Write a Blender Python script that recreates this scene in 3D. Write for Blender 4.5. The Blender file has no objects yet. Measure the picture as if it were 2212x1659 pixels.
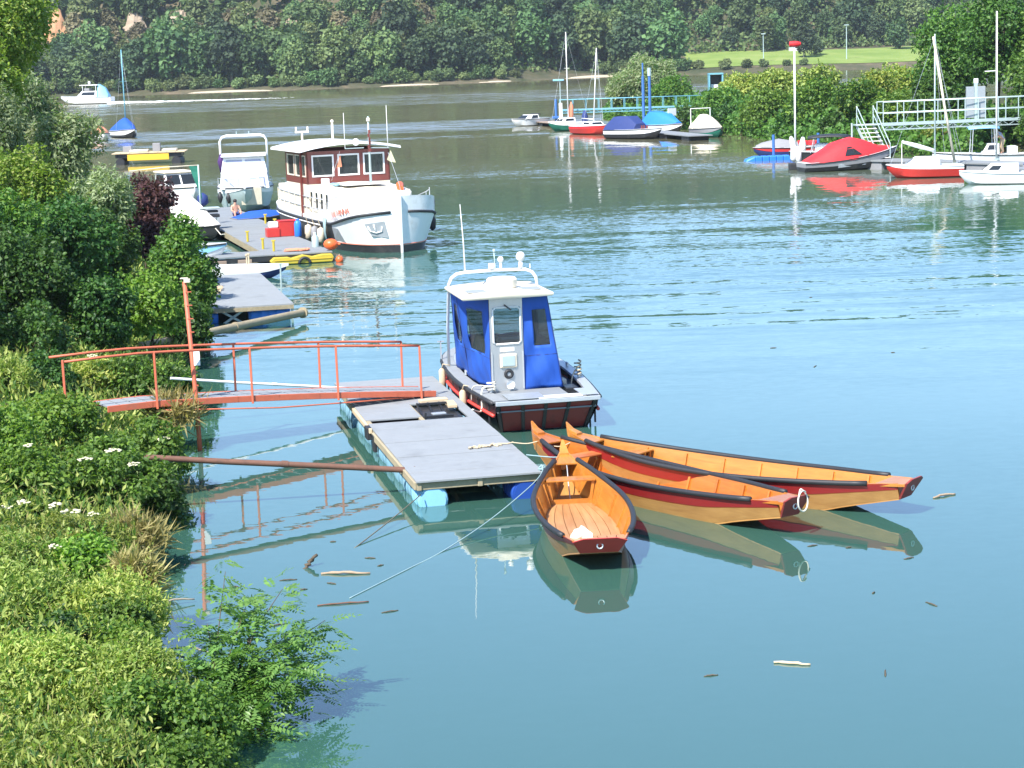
import bpy, math, random
import numpy as np
from mathutils import Matrix, Vector

R = math.radians
SC = bpy.context.scene
COL = SC.collection

# ---------------------------------------------------------------- camera
PITCH, ROLL = math.atan(714.5 / 4300.0), R(2.0)
fw = Vector((0, math.cos(PITCH), -math.sin(PITCH)))
up0 = Vector((0, math.sin(PITCH), math.cos(PITCH)))
rt = math.cos(ROLL) * Vector((1, 0, 0)) - math.sin(ROLL) * up0
up = math.sin(ROLL) * Vector((1, 0, 0)) + math.cos(ROLL) * up0
cam_d = bpy.data.cameras.new('camera')
cam_d.sensor_width = 36.0
cam_d.lens = 36.0 * 4300.0 / 2212.0
cam_d.clip_start, cam_d.clip_end = 0.5, 9000.0
cam = bpy.data.objects.new('camera', cam_d)
COL.objects.link(cam)
cam.matrix_world = Matrix(((rt.x, up.x, -fw.x, 0), (rt.y, up.y, -fw.y, 0), (rt.z, up.z, -fw.z, 8.0), (0, 0, 0, 1)))
SC.camera = cam

# ---------------------------------------------------------------- sky, sun, exposure
SUN_AZ = math.atan2(-0.56, -0.83)          # direction towards the sun, seen from above (x, y)
SUN_EL = R(50)
wd = bpy.data.worlds.new('World')
SC.world = wd
wd.use_nodes = True
nt = wd.node_tree
bg = nt.nodes['Background']
sky = nt.nodes.new('ShaderNodeTexSky')
sky.sky_type = 'NISHITA'
sky.sun_disc = False
sky.sun_elevation = SUN_EL
sky.sun_rotation = SUN_AZ
sky.altitude = 200
sky.air_density, sky.dust_density, sky.ozone_density = 1.0, 0.1, 4.0
bg.inputs['Strength'].default_value = 0.15
nt.links.new(sky.outputs['Color'], bg.inputs['Color'])
sun_d = bpy.data.lights.new('sun', 'SUN')
sun_d.energy, sun_d.angle, sun_d.color = 4.8, R(0.55), (1.0, 0.955, 0.88)
sun = bpy.data.objects.new('sun', sun_d)
COL.objects.link(sun)
sv = Vector((-0.56 / 1.0013 * math.cos(SUN_EL), -0.83 / 1.0013 * math.cos(SUN_EL), math.sin(SUN_EL)))
sun.rotation_euler = sv.to_track_quat('Z', 'Y').to_euler()
sun.location = sv * 60
SC.view_settings.view_transform = 'Standard'
SC.view_settings.look = 'None'
SC.view_settings.exposure = 1.05
SC.view_settings.gamma = 1.0
SC.cycles.max_bounces = 6
SC.cycles.diffuse_bounces = 2
SC.cycles.glossy_bounces = 3
SC.cycles.transmission_bounces = 4
SC.cycles.transparent_max_bounces = 6
SC.cycles.caustics_reflective = False
SC.cycles.caustics_refractive = False
SC.cycles.use_denoising = True

# ---------------------------------------------------------------- materials
MATS = {}

def _nt(name):
    m = bpy.data.materials.new(name)
    m.use_nodes = True
    n = m.node_tree.nodes
    return m, n, m.node_tree.links, n['Principled BSDF']

def mat(name, col, rough=0.5, metal=0.0, var=0.18, scale=6.0, spec=0.5, bump=0.0, coat=0.0, stretch=(1, 1, 1), dirt=None):
    """painted / plain surface with soft mottling, optional stains of a second colour"""
    if name in MATS:
        return MATS[name]
    m, n, l, p = _nt(name)
    tc = n.new('ShaderNodeTexCoord')
    mp = n.new('ShaderNodeMapping')
    mp.inputs['Scale'].default_value = stretch
    l.new(tc.outputs['Object'], mp.inputs['Vector'])
    no = n.new('ShaderNodeTexNoise')
    no.inputs['Scale'].default_value = scale
    no.inputs['Detail'].default_value = 6
    no.inputs['Roughness'].default_value = 0.65
    l.new(mp.outputs['Vector'], no.inputs['Vector'])
    mx = n.new('ShaderNodeMix')
    mx.data_type = 'RGBA'
    c = np.array(col)
    mx.inputs['A'].default_value = (*(c * (1 - var)), 1)
    mx.inputs['B'].default_value = (*np.minimum(c * (1 + var), 0.95), 1)
    l.new(no.outputs['Fac'], mx.inputs['Factor'])
    src = mx.outputs['Result']
    if dirt:
        no2 = n.new('ShaderNodeTexNoise')
        no2.inputs['Scale'].default_value = scale * 0.45
        no2.inputs['Detail'].default_value = 8
        no2.inputs['Roughness'].default_value = 0.7
        l.new(mp.outputs['Vector'], no2.inputs['Vector'])
        mr = n.new('ShaderNodeMapRange')
        mr.inputs['From Min'].default_value, mr.inputs['From Max'].default_value = 0.54, 0.72
        mr.inputs['To Max'].default_value = 0.75
        l.new(no2.outputs['Fac'], mr.inputs['Value'])
        m2 = n.new('ShaderNodeMix')
        m2.data_type = 'RGBA'
        m2.inputs['B'].default_value = (*dirt, 1)
        l.new(mr.outputs['Result'], m2.inputs['Factor'])
        l.new(src, m2.inputs['A'])
        src = m2.outputs['Result']
    l.new(src, p.inputs['Base Color'])
    p.inputs['Roughness'].default_value = rough
    p.inputs['Metallic'].default_value = metal
    p.inputs['Specular IOR Level'].default_value = spec
    p.inputs['Coat Weight'].default_value = coat
    if bump:
        b = n.new('ShaderNodeBump')
        b.inputs['Strength'].default_value = 0.6
        b.inputs['Distance'].default_value = bump
        l.new(no.outputs['Fac'], b.inputs['Height'])
        l.new(b.outputs['Normal'], p.inputs['Normal'])
    MATS[name] = m
    return m

def wood(name, c1, c2, rough=0.45, scale=14.0, axis=1, coat=0.0, bump=0.002):
    """grain running along one local axis"""
    if name in MATS:
        return MATS[name]
    m, n, l, p = _nt(name)
    tc = n.new('ShaderNodeTexCoord')
    mp = n.new('ShaderNodeMapping')
    s = [1.0, 1.0, 1.0]
    s[axis] = 0.07
    mp.inputs['Scale'].default_value = s
    l.new(tc.outputs['Object'], mp.inputs['Vector'])
    a = n.new('ShaderNodeTexNoise')
    a.inputs['Scale'].default_value = scale
    a.inputs['Detail'].default_value = 8
    a.inputs['Roughness'].default_value = 0.7
    a.inputs['Distortion'].default_value = 0.6
    l.new(mp.outputs['Vector'], a.inputs['Vector'])
    b = n.new('ShaderNodeTexNoise')
    b.inputs['Scale'].default_value = 1.3
    b.inputs['Detail'].default_value = 4
    l.new(tc.outputs['Object'], b.inputs['Vector'])
    oi = n.new('ShaderNodeObjectInfo')
    ad = n.new('ShaderNodeMath')
    ad.operation = 'MULTIPLY_ADD'
    ad.inputs[1].default_value = 0.55
    l.new(b.outputs['Fac'], ad.inputs[0])
    l.new(a.outputs['Fac'], ad.inputs[2])
    ad2 = n.new('ShaderNodeMath')
    ad2.operation = 'MULTIPLY_ADD'
    ad2.inputs[1].default_value = 0.25
    l.new(oi.outputs['Random'], ad2.inputs[0])
    l.new(ad.outputs['Value'], ad2.inputs[2])
    mr = n.new('ShaderNodeMapRange')
    mr.inputs['From Min'].default_value, mr.inputs['From Max'].default_value = 0.62, 1.12
    l.new(ad2.outputs['Value'], mr.inputs['Value'])
    mx = n.new('ShaderNodeMix')
    mx.data_type = 'RGBA'
    mx.inputs['A'].default_value = (*c1, 1)
    mx.inputs['B'].default_value = (*c2, 1)
    l.new(mr.outputs['Result'], mx.inputs['Factor'])
    l.new(mx.outputs['Result'], p.inputs['Base Color'])
    p.inputs['Roughness'].default_value = rough
    p.inputs['Coat Weight'].default_value = coat
    p.inputs['Coat Roughness'].default_value = 0.2
    if bump:
        bp = n.new('ShaderNodeBump')
        bp.inputs['Distance'].default_value = bump
        l.new(a.outputs['Fac'], bp.inputs['Height'])
        l.new(bp.outputs['Normal'], p.inputs['Normal'])
    MATS[name] = m
    return m

def leafm(name, dark, light, trans=0.35, rough=0.5, objvar=0.25):
    if name in MATS:
        return MATS[name]
    m, n, l, p = _nt(name)
    out = n['Material Output']
    g = n.new('ShaderNodeNewGeometry')
    oi = n.new('ShaderNodeObjectInfo')
    mx = n.new('ShaderNodeMix')
    mx.data_type = 'RGBA'
    mx.inputs['A'].default_value = (*dark, 1)
    mx.inputs['B'].default_value = (*light, 1)
    l.new(g.outputs['Random Per Island'], mx.inputs['Factor'])
    hs = n.new('ShaderNodeHueSaturation')
    mr = n.new('ShaderNodeMapRange')
    mr.inputs['To Min'].default_value, mr.inputs['To Max'].default_value = 1 - objvar, 1 + objvar
    l.new(oi.outputs['Random'], mr.inputs['Value'])
    l.new(mr.outputs['Result'], hs.inputs['Value'])
    mr2 = n.new('ShaderNodeMapRange')
    mr2.inputs['To Min'].default_value, mr2.inputs['To Max'].default_value = 0.5 + 0.05 * objvar, 0.5 - 0.07 * objvar
    wn = n.new('ShaderNodeTexWhiteNoise')
    wn.noise_dimensions = '1D'
    l.new(oi.outputs['Random'], wn.inputs['W'])
    l.new(wn.outputs['Value'], mr2.inputs['Value'])
    l.new(mr2.outputs['Result'], hs.inputs['Hue'])
    l.new(mx.outputs['Result'], hs.inputs['Color'])
    l.new(hs.outputs['Color'], p.inputs['Base Color'])
    p.inputs['Roughness'].default_value = rough
    p.inputs['Specular IOR Level'].default_value = 0.35
    tr = n.new('ShaderNodeBsdfTranslucent')
    br = n.new('ShaderNodeMix')
    br.data_type = 'RGBA'
    br.blend_type = 'MULTIPLY'
    br.inputs['Factor'].default_value = 1.0
    br.inputs['B'].default_value = (1.5, 1.6, 0.7, 1)
    l.new(hs.outputs['Color'], br.inputs['A'])
    l.new(br.outputs['Result'], tr.inputs['Color'])
    ms = n.new('ShaderNodeMixShader')
    ms.inputs['Fac'].default_value = trans
    l.new(p.outputs['BSDF'], ms.inputs[1])
    l.new(tr.outputs['BSDF'], ms.inputs[2])
    l.new(ms.outputs['Shader'], out.inputs['Surface'])
    MATS[name] = m
    return m

def glassm(name, tint=(0.75, 0.85, 0.85), rough=0.03, alpha=0.45):
    """window pane: partly see-through, partly mirror"""
    if name in MATS:
        return MATS[name]
    m, n, l, p = _nt(name)
    out = n['Material Output']
    p.inputs['Base Color'].default_value = (*[t * 0.12 for t in tint], 1)
    p.inputs['Roughness'].default_value = rough
    p.inputs['IOR'].default_value = 1.6
    t = n.new('ShaderNodeBsdfTransparent')
    t.inputs['Color'].default_value = (*tint, 1)
    ms = n.new('ShaderNodeMixShader')
    ms.inputs['Fac'].default_value = 1 - alpha
    l.new(p.outputs['BSDF'], ms.inputs[1])
    l.new(t.outputs['BSDF'], ms.inputs[2])
    l.new(ms.outputs['Shader'], out.inputs['Surface'])
    MATS[name] = m
    return m

def water_mat():
    m, n, l, p = _nt('river_water')
    tc = n.new('ShaderNodeTexCoord')
    sep = n.new('ShaderNodeSeparateXYZ')
    l.new(tc.outputs['Object'], sep.inputs['Vector'])

    def math_(op, a, b=None, c=None):
        q = n.new('ShaderNodeMath')
        q.operation = op
        for i, v in enumerate((a, b, c)):
            if v is None:
                continue
            if isinstance(v, (int, float)):
                q.inputs[i].default_value = v
            else:
                l.new(v, q.inputs[i])
        return q.outputs['Value']

    def ramp(src, pts):
        """piecewise linear value of src"""
        fc = n.new('ShaderNodeFloatCurve')
        lo, hi = pts[0][0], pts[-1][0]
        mr = n.new('ShaderNodeMapRange')
        mr.inputs['From Min'].default_value, mr.inputs['From Max'].default_value = lo, hi
        l.new(src, mr.inputs['Value'])
        cv = fc.mapping.curves[0]
        pp = [((x - lo) / (hi - lo), y) for x, y in pts]
        cv.points[0].location = pp[0]
        cv.points[1].location = pp[-1]
        for q in pp[1:-1]:
            cv.points.new(*q)
        for q in cv.points:
            q.handle_type = 'VECTOR'
        fc.mapping.update()
        l.new(mr.outputs['Result'], fc.inputs['Value'])
        return fc.outputs['Value']

    def slope(sx, sy, detail, rot=0.0, seed=0.0):
        mp = n.new('ShaderNodeMapping')
        mp.inputs['Scale'].default_value = (sx, sy, 1)
        mp.inputs['Rotation'].default_value = (0, 0, rot)
        mp.inputs['Location'].default_value = (seed, seed * 0.7, 0)
        l.new(tc.outputs['Object'], mp.inputs['Vector'])
        no = n.new('ShaderNodeTexNoise')
        no.inputs['Scale'].default_value = 1.0
        no.inputs['Detail'].default_value = detail
        no.inputs['Roughness'].default_value = 0.55
        l.new(mp.outputs['Vector'], no.inputs['Vector'])
        sp = n.new('ShaderNodeSeparateColor')
        l.new(no.outputs['Color'], sp.inputs['Color'])
        return math_('SUBTRACT', sp.outputs['Red'], 0.5), math_('SUBTRACT', sp.outputs['Green'], 0.5)

    # wind patches: long streaks across the river, rougher water shows more sky
    pm = n.new('ShaderNodeMapping')
    pm.inputs['Scale'].default_value = (0.006, 0.05, 1)
    pm.inputs['Rotation'].default_value = (0, 0, R(4))
    l.new(tc.outputs['Object'], pm.inputs['Vector'])
    pn = n.new('ShaderNodeTexNoise')
    pn.inputs['Scale'].default_value = 1.0
    pn.inputs['Detail'].default_value = 5
    l.new(pm.outputs['Vector'], pn.inputs['Vector'])
    warp = math_('MULTIPLY_ADD', math_('SUBTRACT', pn.outputs['Fac'], 0.5), 26.0, sep.outputs['Y'])
    A_big = ramp(warp, [(0, .0), (44, .002), (52, .05), (60, .12), (72, .13), (84, .07), (100, .05), (150, .06), (194, .07), (199, .5), (204, .08), (213, .08), (217, .62), (246, .62), (252, .10), (330, .2), (345, .44), (420, .5), (450, .25), (520, .10), (640, .08)])
    A_small = ramp(sep.outputs['Y'], [(0, .012), (30, .014), (44, .026), (60, .075), (80, .14), (105, .14), (130, .12), (180, .095), (640, .09)])
    pk = math_('MAXIMUM', math_('MULTIPLY_ADD', pn.outputs['Fac'], 4.4, -1.2), 0.15)
    A_small = math_('MULTIPLY', A_small, pk)
    b1x, b1y = slope(0.07, 0.75, 2, R(-5))
    b2x, b2y = slope(0.5, 1.9, 4, R(6), 31)
    s1x, s1y = slope(3.2, 6.5, 4, 0, 77)
    sx = math_('ADD', math_('MULTIPLY', math_('ADD', math_('MULTIPLY', b1x, 0.25), math_('MULTIPLY', b2x, 0.4)), A_big), math_('MULTIPLY', s1x, A_small))
    sy = math_('ADD', math_('MULTIPLY', math_('ADD', b1y, math_('MULTIPLY', b2y, 0.7)), A_big), math_('MULTIPLY', s1y, A_small))
    # normals lean towards the camera, which puts extra sky reflection into rough water
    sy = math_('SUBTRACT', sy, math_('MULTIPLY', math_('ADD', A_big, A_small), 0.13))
    cb = n.new('ShaderNodeCombineXYZ')
    l.new(sx, cb.inputs['X'])
    l.new(sy, cb.inputs['Y'])
    cb.inputs['Z'].default_value = 1.0
    nm = n.new('ShaderNodeVectorMath')
    nm.operation = 'NORMALIZE'
    l.new(cb.outputs['Vector'], nm.inputs[0])
    l.new(nm.outputs['Vector'], p.inputs['Normal'])
    # silt clouds in the water body
    sn = n.new('ShaderNodeTexNoise')
    sn.inputs['Scale'].default_value = 0.05
    sn.inputs['Detail'].default_value = 4
    l.new(tc.outputs['Object'], sn.inputs['Vector'])
    mx = n.new('ShaderNodeMix')
    mx.data_type = 'RGBA'
    mx.inputs['A'].default_value = (0.030, 0.092, 0.070, 1)
    mx.inputs['B'].default_value = (0.042, 0.112, 0.088, 1)
    l.new(sn.outputs['Fac'], mx.inputs['Factor'])
    # the open river carries more brown silt than the harbour basin
    silt = ramp(warp, [(0, 0.0), (80, 0.0), (160, 0.9), (640, 1.0)])
    mx2 = n.new('ShaderNodeMix')
    mx2.data_type = 'RGBA'
    mx2.inputs['B'].default_value = (0.150, 0.135, 0.075, 1)
    l.new(silt, mx2.inputs['Factor'])
    l.new(mx.outputs['Result'], mx2.inputs['A'])
    l.new(mx2.outputs['Result'], p.inputs['Base Color'])
    p.inputs['Roughness'].default_value = 0.015
    p.inputs['IOR'].default_value = 2.2
    p.inputs['Specular IOR Level'].default_value = 0.5
    MATS['water'] = m
    return m

# ---------------------------------------------------------------- mesh helpers
class B:
    """collects shapes, builds ONE mesh object"""
    def __init__(s):
        s.v, s.f = [], []

    def add(s, vs, fs):
        k = len(s.v)
        s.v += [tuple(map(float, q)) for q in vs]
        s.f += [tuple(i + k for i in f) for f in fs]
        return s

    def box(s, c, d, rz=0.0, rx=0.0, ry=0.0):
        M = Matrix.Translation(c) @ Matrix.Rotation(rz, 4, 'Z') @ Matrix.Rotation(ry, 4, 'Y') @ Matrix.Rotation(rx, 4, 'X')
        vs = [M @ Vector((x * d[0] / 2, y * d[1] / 2, z * d[2] / 2)) for z in (-1, 1) for y in (-1, 1) for x in (-1, 1)]
        return s.add(vs, [(0, 2, 3, 1), (4, 5, 7, 6), (0, 1, 5, 4), (2, 6, 7, 3), (0, 4, 6, 2), (1, 3, 7, 5)])

    def hexa(s, lo, hi):
        """lo, hi: four corners each (same turn)"""
        return s.add(list(lo) + list(hi), [(3, 2, 1, 0), (4, 5, 6, 7), (0, 1, 5, 4), (1, 2, 6, 5), (2, 3, 7, 6), (3, 0, 4, 7)])

    def bar(s, a, b, w, h=None):
        h = h or w
        a, b = Vector(a), Vector(b)
        d = (b - a).normalized()
        u = Vector((0, 0, 1)) if abs(d.z) < 0.95 else Vector((0, 1, 0))
        x = d.cross(u).normalized()
        z = x.cross(d)
        q = [(-1, -1), (1, -1), (1, 1), (-1, 1)]
        return s.hexa([a + x * w / 2 * i + z * h / 2 * j for i, j in q], [b + x * w / 2 * i + z * h / 2 * j for i, j in q])

    def tube(s, pts, r, seg=8, r1=None, cap=True):
        pts = [Vector(p) for p in pts]
        n = len(pts)
        k = len(s.v)
        prev = None
        for i, p in enumerate(pts):
            t = (pts[min(i + 1, n - 1)] - pts[max(i - 1, 0)])
            if t.length < 1e-9:
                t = Vector((0, 0, 1))
            t.normalize()
            if prev is None:
                u = Vector((0, 0, 1)) if abs(t.z) < 0.9 else Vector((1, 0, 0))
                x = t.cross(u).normalized()
            else:
                x = (prev - t * prev.dot(t))
                x = x.normalized() if x.length > 1e-6 else t.orthogonal().normalized()
            prev = x
            y = t.cross(x)
            rr = r if r1 is None else r + (r1 - r) * i / max(n - 1, 1)
            if isinstance(r, (list, tuple)):
                rr = r[i]
            for j in range(seg):
                a = 2 * math.pi * j / seg
                s.v.append(tuple(p + x * rr * math.cos(a) + y * rr * math.sin(a)))
        for i in range(n - 1):
            for j in range(seg):
                a, b = k + i * seg + j, k + i * seg + (j + 1) % seg
                s.f.append((a, b, b + seg, a + seg))
        if cap:
            s.f.append(tuple(k + j for j in range(seg))[::-1])
            s.f.append(tuple(k + (n - 1) * seg + j for j in range(seg)))
        return s

    def rings(s, rs, closed=True, cap=True):
        """loft through rings of equal point count"""
        k = len(s.v)
        m = len(rs[0])
        for r in rs:
            s.v += [tuple(map(float, q)) for q in r]
        for i in range(len(rs) - 1):
            for j in range(m if closed else m - 1):
                a, b = k + i * m + j, k + i * m + (j + 1) % m
                s.f.append((a, b, b + m, a + m))
        if cap and closed:
            s.f.append(tuple(k + j for j in range(m))[::-1])
            s.f.append(tuple(k + (len(rs) - 1) * m + j for j in range(m)))
        return s

    def ball(s, c, r, seg=12, rg=8):
        r = (r, r, r) if isinstance(r, (int, float)) else r
        rs = []
        for i in range(1, rg):
            t = math.pi * i / rg
            rs.append([(c[0] + r[0] * math.sin(t) * math.cos(2 * math.pi * j / seg), c[1] + r[1] * math.sin(t) * math.sin(2 * math.pi * j / seg), c[2] - r[2] * math.cos(t)) for j in range(seg)])
        return s.rings(rs)

    def torus(s, c, R_, r, axis='z', seg=16, sg=8, a0=0.0, a1=2 * math.pi):
        full = abs(a1 - a0 - 2 * math.pi) < 1e-6
        nn = seg + 1
        pts = []
        for i in range(nn):
            a = a0 + (a1 - a0) * i / seg
            x, y = R_ * math.cos(a), R_ * math.sin(a)
            q = {'z': (x, y, 0), 'y': (x, 0, y), 'x': (0, x, y)}[axis]
            pts.append((c[0] + q[0], c[1] + q[1], c[2] + q[2]))
        return s.tube(pts, r, sg, cap=not full)

    def prism(s, poly, z0, z1):
        n = len(poly)
        return s.add([(x, y, z0) for x, y in poly] + [(x, y, z1) for x, y in poly],
                     [tuple(range(n))[::-1], tuple(range(n, 2 * n))] + [(i, (i + 1) % n, n + (i + 1) % n, n + i) for i in range(n)])

    def sheet(s, top, bot):
        """quads between two polylines"""
        k = len(s.v)
        n = len(top)
        s.v += [tuple(map(float, q)) for q in top] + [tuple(map(float, q)) for q in bot]
        s.f += [(k + i, k + i + 1, k + n + i + 1, k + n + i) for i in range(n - 1)]
        return s

    def build(s, name, m, parent=None, smooth=False, bevel=0.0, solid=0.0, off=0.0):
        me = bpy.data.meshes.new(name)
        me.from_pydata(s.v, [], s.f)
        me.materials.append(m if not isinstance(m, str) else MATS[m])
        if smooth:
            me.polygons.foreach_set('use_smooth', [True] * len(me.polygons))
        me.update()
        o = bpy.data.objects.new(name, me)
        COL.objects.link(o)
        if parent:
            o.parent = parent
        if solid:
            md = o.modifiers.new('thickness', 'SOLIDIFY')
            md.thickness = solid
            md.offset = off
        if bevel:
            md = o.modifiers.new('bevel', 'BEVEL')
            md.width = bevel
            md.segments = 2
            md.limit_method = 'ANGLE'
            md.angle_limit = R(40)
        if smooth and (bevel or smooth == 'auto'):
            me.set_sharp_from_angle(angle=R(40))
        return o

def tag(o, label, cat, group=None, kind=None):
    if label:
        o['label'] = label
    if cat:
        o['category'] = cat
    if group:
        o['group'] = group
    if kind:
        o['kind'] = kind
    return o

def thing(name, label, cat, loc=(0, 0, 0), rz=0.0, group=None, tilt=(0, 0)):
    o = bpy.data.objects.new(name, None)
    o.empty_display_size = 0.2
    COL.objects.link(o)
    o.location = loc
    o.rotation_euler = (tilt[0], tilt[1], rz)
    return tag(o, label, cat, group)

def structure(o):
    o['kind'] = 'structure'
    return o

def head(hx, hy):
    """rotation that turns local +y to the heading"""
    return math.atan2(-hx, hy)

def lerp(tab, t):
    """smooth table look-up"""
    xs, ys = [q[0] for q in tab], [q[1] for q in tab]
    return float(np.interp(t, xs, ys))

def smoothtab(tab, t):
    """Catmull-Rom through the table"""
    xs, ys = [q[0] for q in tab], [q[1] for q in tab]
    if t <= xs[0]:
        return ys[0]
    if t >= xs[-1]:
        return ys[-1]
    i = max(k for k in range(len(xs)) if xs[k] <= t)
    i = min(i, len(xs) - 2)
    h = xs[i + 1] - xs[i]
    u = (t - xs[i]) / h
    def sl(k):
        if k == 0:
            return (ys[1] - ys[0]) / (xs[1] - xs[0])
        if k == len(xs) - 1:
            return (ys[-1] - ys[-2]) / (xs[-1] - xs[-2])
        return (ys[k + 1] - ys[k - 1]) / (xs[k + 1] - xs[k - 1])
    m0, m1 = sl(i) * h, sl(i + 1) * h
    return (2 * u**3 - 3 * u**2 + 1) * ys[i] + (u**3 - 2 * u**2 + u) * m0 + (-2 * u**3 + 3 * u**2) * ys[i + 1] + (u**3 - u**2) * m1

# palette
mat('white_paint', (0.78, 0.79, 0.78), 0.32, var=0.05, scale=3, dirt=(0.55, 0.54, 0.5))
mat('white_gel', (0.82, 0.82, 0.81), 0.22, var=0.03, scale=2)
mat('cream_paint', (0.80, 0.72, 0.58), 0.4, var=0.06, scale=3)
mat('black_rubber', (0.022, 0.023, 0.026), 0.55, var=0.3, scale=9)
mat('black_paint', (0.02, 0.021, 0.024), 0.4, var=0.35, scale=4, dirt=(0.06, 0.06, 0.055))
mat('dark_red_paint', (0.26, 0.034, 0.030), 0.42, var=0.2, scale=5, dirt=(0.08, 0.02, 0.02))
mat('bright_red_paint', (0.52, 0.035, 0.028), 0.38, var=0.12, scale=5)
mat('strake_red', (0.30, 0.018, 0.018), 0.38, var=0.15, scale=5)
mat('rub_red', (0.62, 0.06, 0.045), 0.4, var=0.15, scale=4, dirt=(0.2, 0.05, 0.04))
mat('orange_red_steel', (0.55, 0.13, 0.065), 0.55, var=0.25, scale=5, dirt=(0.34, 0.13, 0.08))
mat('rust_steel', (0.16, 0.075, 0.048), 0.75, var=0.35, scale=7, dirt=(0.07, 0.045, 0.035))
mat('canvas_blue', (0.014, 0.085, 0.42), 0.7, var=0.12, scale=4, bump=0.02, stretch=(1, 1, 0.5))
mat('canvas_navy', (0.02, 0.04, 0.16), 0.75, var=0.15, scale=3, bump=0.02)
mat('canvas_sky', (0.02, 0.19, 0.62), 0.7, var=0.12, scale=3, bump=0.03)
mat('canvas_red', (0.66, 0.022, 0.028), 0.65, var=0.1, scale=2.5, bump=0.03)
mat('canvas_white', (0.78, 0.75, 0.70), 0.8, var=0.07, scale=3, bump=0.05)
mat('canvas_beige', (0.68, 0.60, 0.46), 0.8, var=0.08, scale=3, bump=0.03)
mat('canvas_orange', (0.66, 0.25, 0.14), 0.8, var=0.15, scale=3, bump=0.03)
mat('canvas_green', (0.012, 0.15, 0.10), 0.8, var=0.1, scale=3)
mat('brushed_steel', (0.52, 0.53, 0.54), 0.42, 0.75, var=0.1, scale=18, stretch=(3, 3, 0.15))
mat('aluminium', (0.58, 0.6, 0.62), 0.45, 0.6, var=0.12, scale=8)
mat('grey_metal', (0.34, 0.37, 0.39), 0.5, 0.3, var=0.15, scale=5)
mat('galvanised', (0.46, 0.56, 0.55), 0.5, 0.35, var=0.12, scale=5)
mat('teal_steel', (0.17, 0.42, 0.52), 0.5, 0.1, var=0.12, scale=5)
mat('blue_steel', (0.05, 0.15, 0.40), 0.45, var=0.15, scale=5)
mat('deck_grey', (0.255, 0.27, 0.28), 0.72, var=0.14, scale=2.6, dirt=(0.19, 0.20, 0.205), bump=0.004)
mat('deck_grey_old', (0.215, 0.23, 0.24), 0.8, var=0.14, scale=1.6, dirt=(0.2, 0.2, 0.2), bump=0.006)
mat('barrel_pale', (0.24, 0.52, 0.72), 0.4, var=0.12, scale=4, dirt=(0.30, 0.42, 0.44))
mat('barrel_worn_shaded', (0.17, 0.33, 0.42), 0.6, var=0.25, scale=5, dirt=(0.20, 0.23, 0.17))  # worn, dirty drums; base colour also darkened for their shade
mat('barrel_dark', (0.02, 0.07, 0.33), 0.35, var=0.12, scale=4)
mat('float_blue', (0.03, 0.20, 0.72), 0.45, var=0.1, scale=4)
mat('float_yellow', (0.52, 0.40, 0.04), 0.5, var=0.12, scale=4, dirt=(0.28, 0.22, 0.05))
mat('yellow_paint', (0.72, 0.46, 0.04), 0.5, var=0.1, scale=4)
mat('buoy_orange', (0.78, 0.13, 0.03), 0.4, var=0.08, scale=4)
mat('rope_tan', (0.52, 0.42, 0.28), 0.9, var=0.25, scale=40)
mat('rope_white', (0.68, 0.64, 0.55), 0.9, var=0.15, scale=40)
mat('rope_blue', (0.26, 0.38, 0.40), 0.85, var=0.2, scale=40)
mat('rope_wet', (0.15, 0.13, 0.09), 0.7, var=0.3, scale=40)
mat('pad_grey', (0.25, 0.25, 0.26), 0.7)
mat('brown_paint', (0.17, 0.035, 0.028), 0.35, var=0.2, scale=4, coat=0.3)
mat('plum_cloth', (0.06, 0.02, 0.12), 0.8)
mat('skin', (0.55, 0.30, 0.20), 0.55, var=0.06)
mat('shirt_grey', (0.36, 0.42, 0.52), 0.85, var=0.08)
mat('trousers_tan', (0.55, 0.40, 0.26), 0.85, var=0.08)
mat('hair_dark', (0.03, 0.02, 0.015), 0.7)
mat('sand', (0.50, 0.42, 0.30), 0.9, var=0.15, scale=0.3)
mat('rock_orange', (0.46, 0.24, 0.12), 0.9, var=0.3, scale=0.4, bump=0.4)
mat('rock_tan', (0.34, 0.26, 0.18), 0.9, var=0.3, scale=0.4, bump=0.4)
mat('bark', (0.10, 0.075, 0.05), 0.9, var=0.3, scale=10, bump=0.01)
mat('bark_pale', (0.30, 0.26, 0.20), 0.9, var=0.3, scale=10, bump=0.01)
mat('flower_white', (0.62, 0.58, 0.38), 0.8, var=0.1, scale=30)
mat('foam', (0.85, 0.88, 0.88), 0.9, var=0.06, scale=0.5)
mat('letter_red', (0.62, 0.16, 0.10), 0.5, var=0.05)
mat('letter_dark', (0.08, 0.07, 0.12), 0.5, var=0.05)
mat('driftwood', (0.34, 0.25, 0.17), 0.85, var=0.3, scale=15)
wood('zille_orange', (0.33, 0.085, 0.010), (0.50, 0.175, 0.026), 0.34, 10, 1, coat=0.35)
wood('zille_amber', (0.36, 0.115, 0.014), (0.53, 0.215, 0.038), 0.34, 10, 1, coat=0.35)
wood('zille_floor', (0.36, 0.16, 0.055), (0.52, 0.275, 0.115), 0.5, 12, 1, coat=0.1)
wood('zille_out', (0.33, 0.15, 0.04), (0.50, 0.26, 0.08), 0.4, 10, 1, coat=0.2)
wood('zille_seat', (0.42, 0.12, 0.035), (0.54, 0.20, 0.07), 0.4, 10, 0, coat=0.2)
wood('weathered_wood', (0.24, 0.20, 0.13), (0.40, 0.33, 0.21), 0.85, 9, 1)
wood('pale_wood', (0.48, 0.36, 0.22), (0.62, 0.48, 0.31), 0.8, 9, 0)
wood('jetty_brown', (0.24, 0.17, 0.13), (0.36, 0.27, 0.21), 0.85, 5, 0)
glassm('pane', (0.72, 0.84, 0.86), alpha=0.4)
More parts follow.
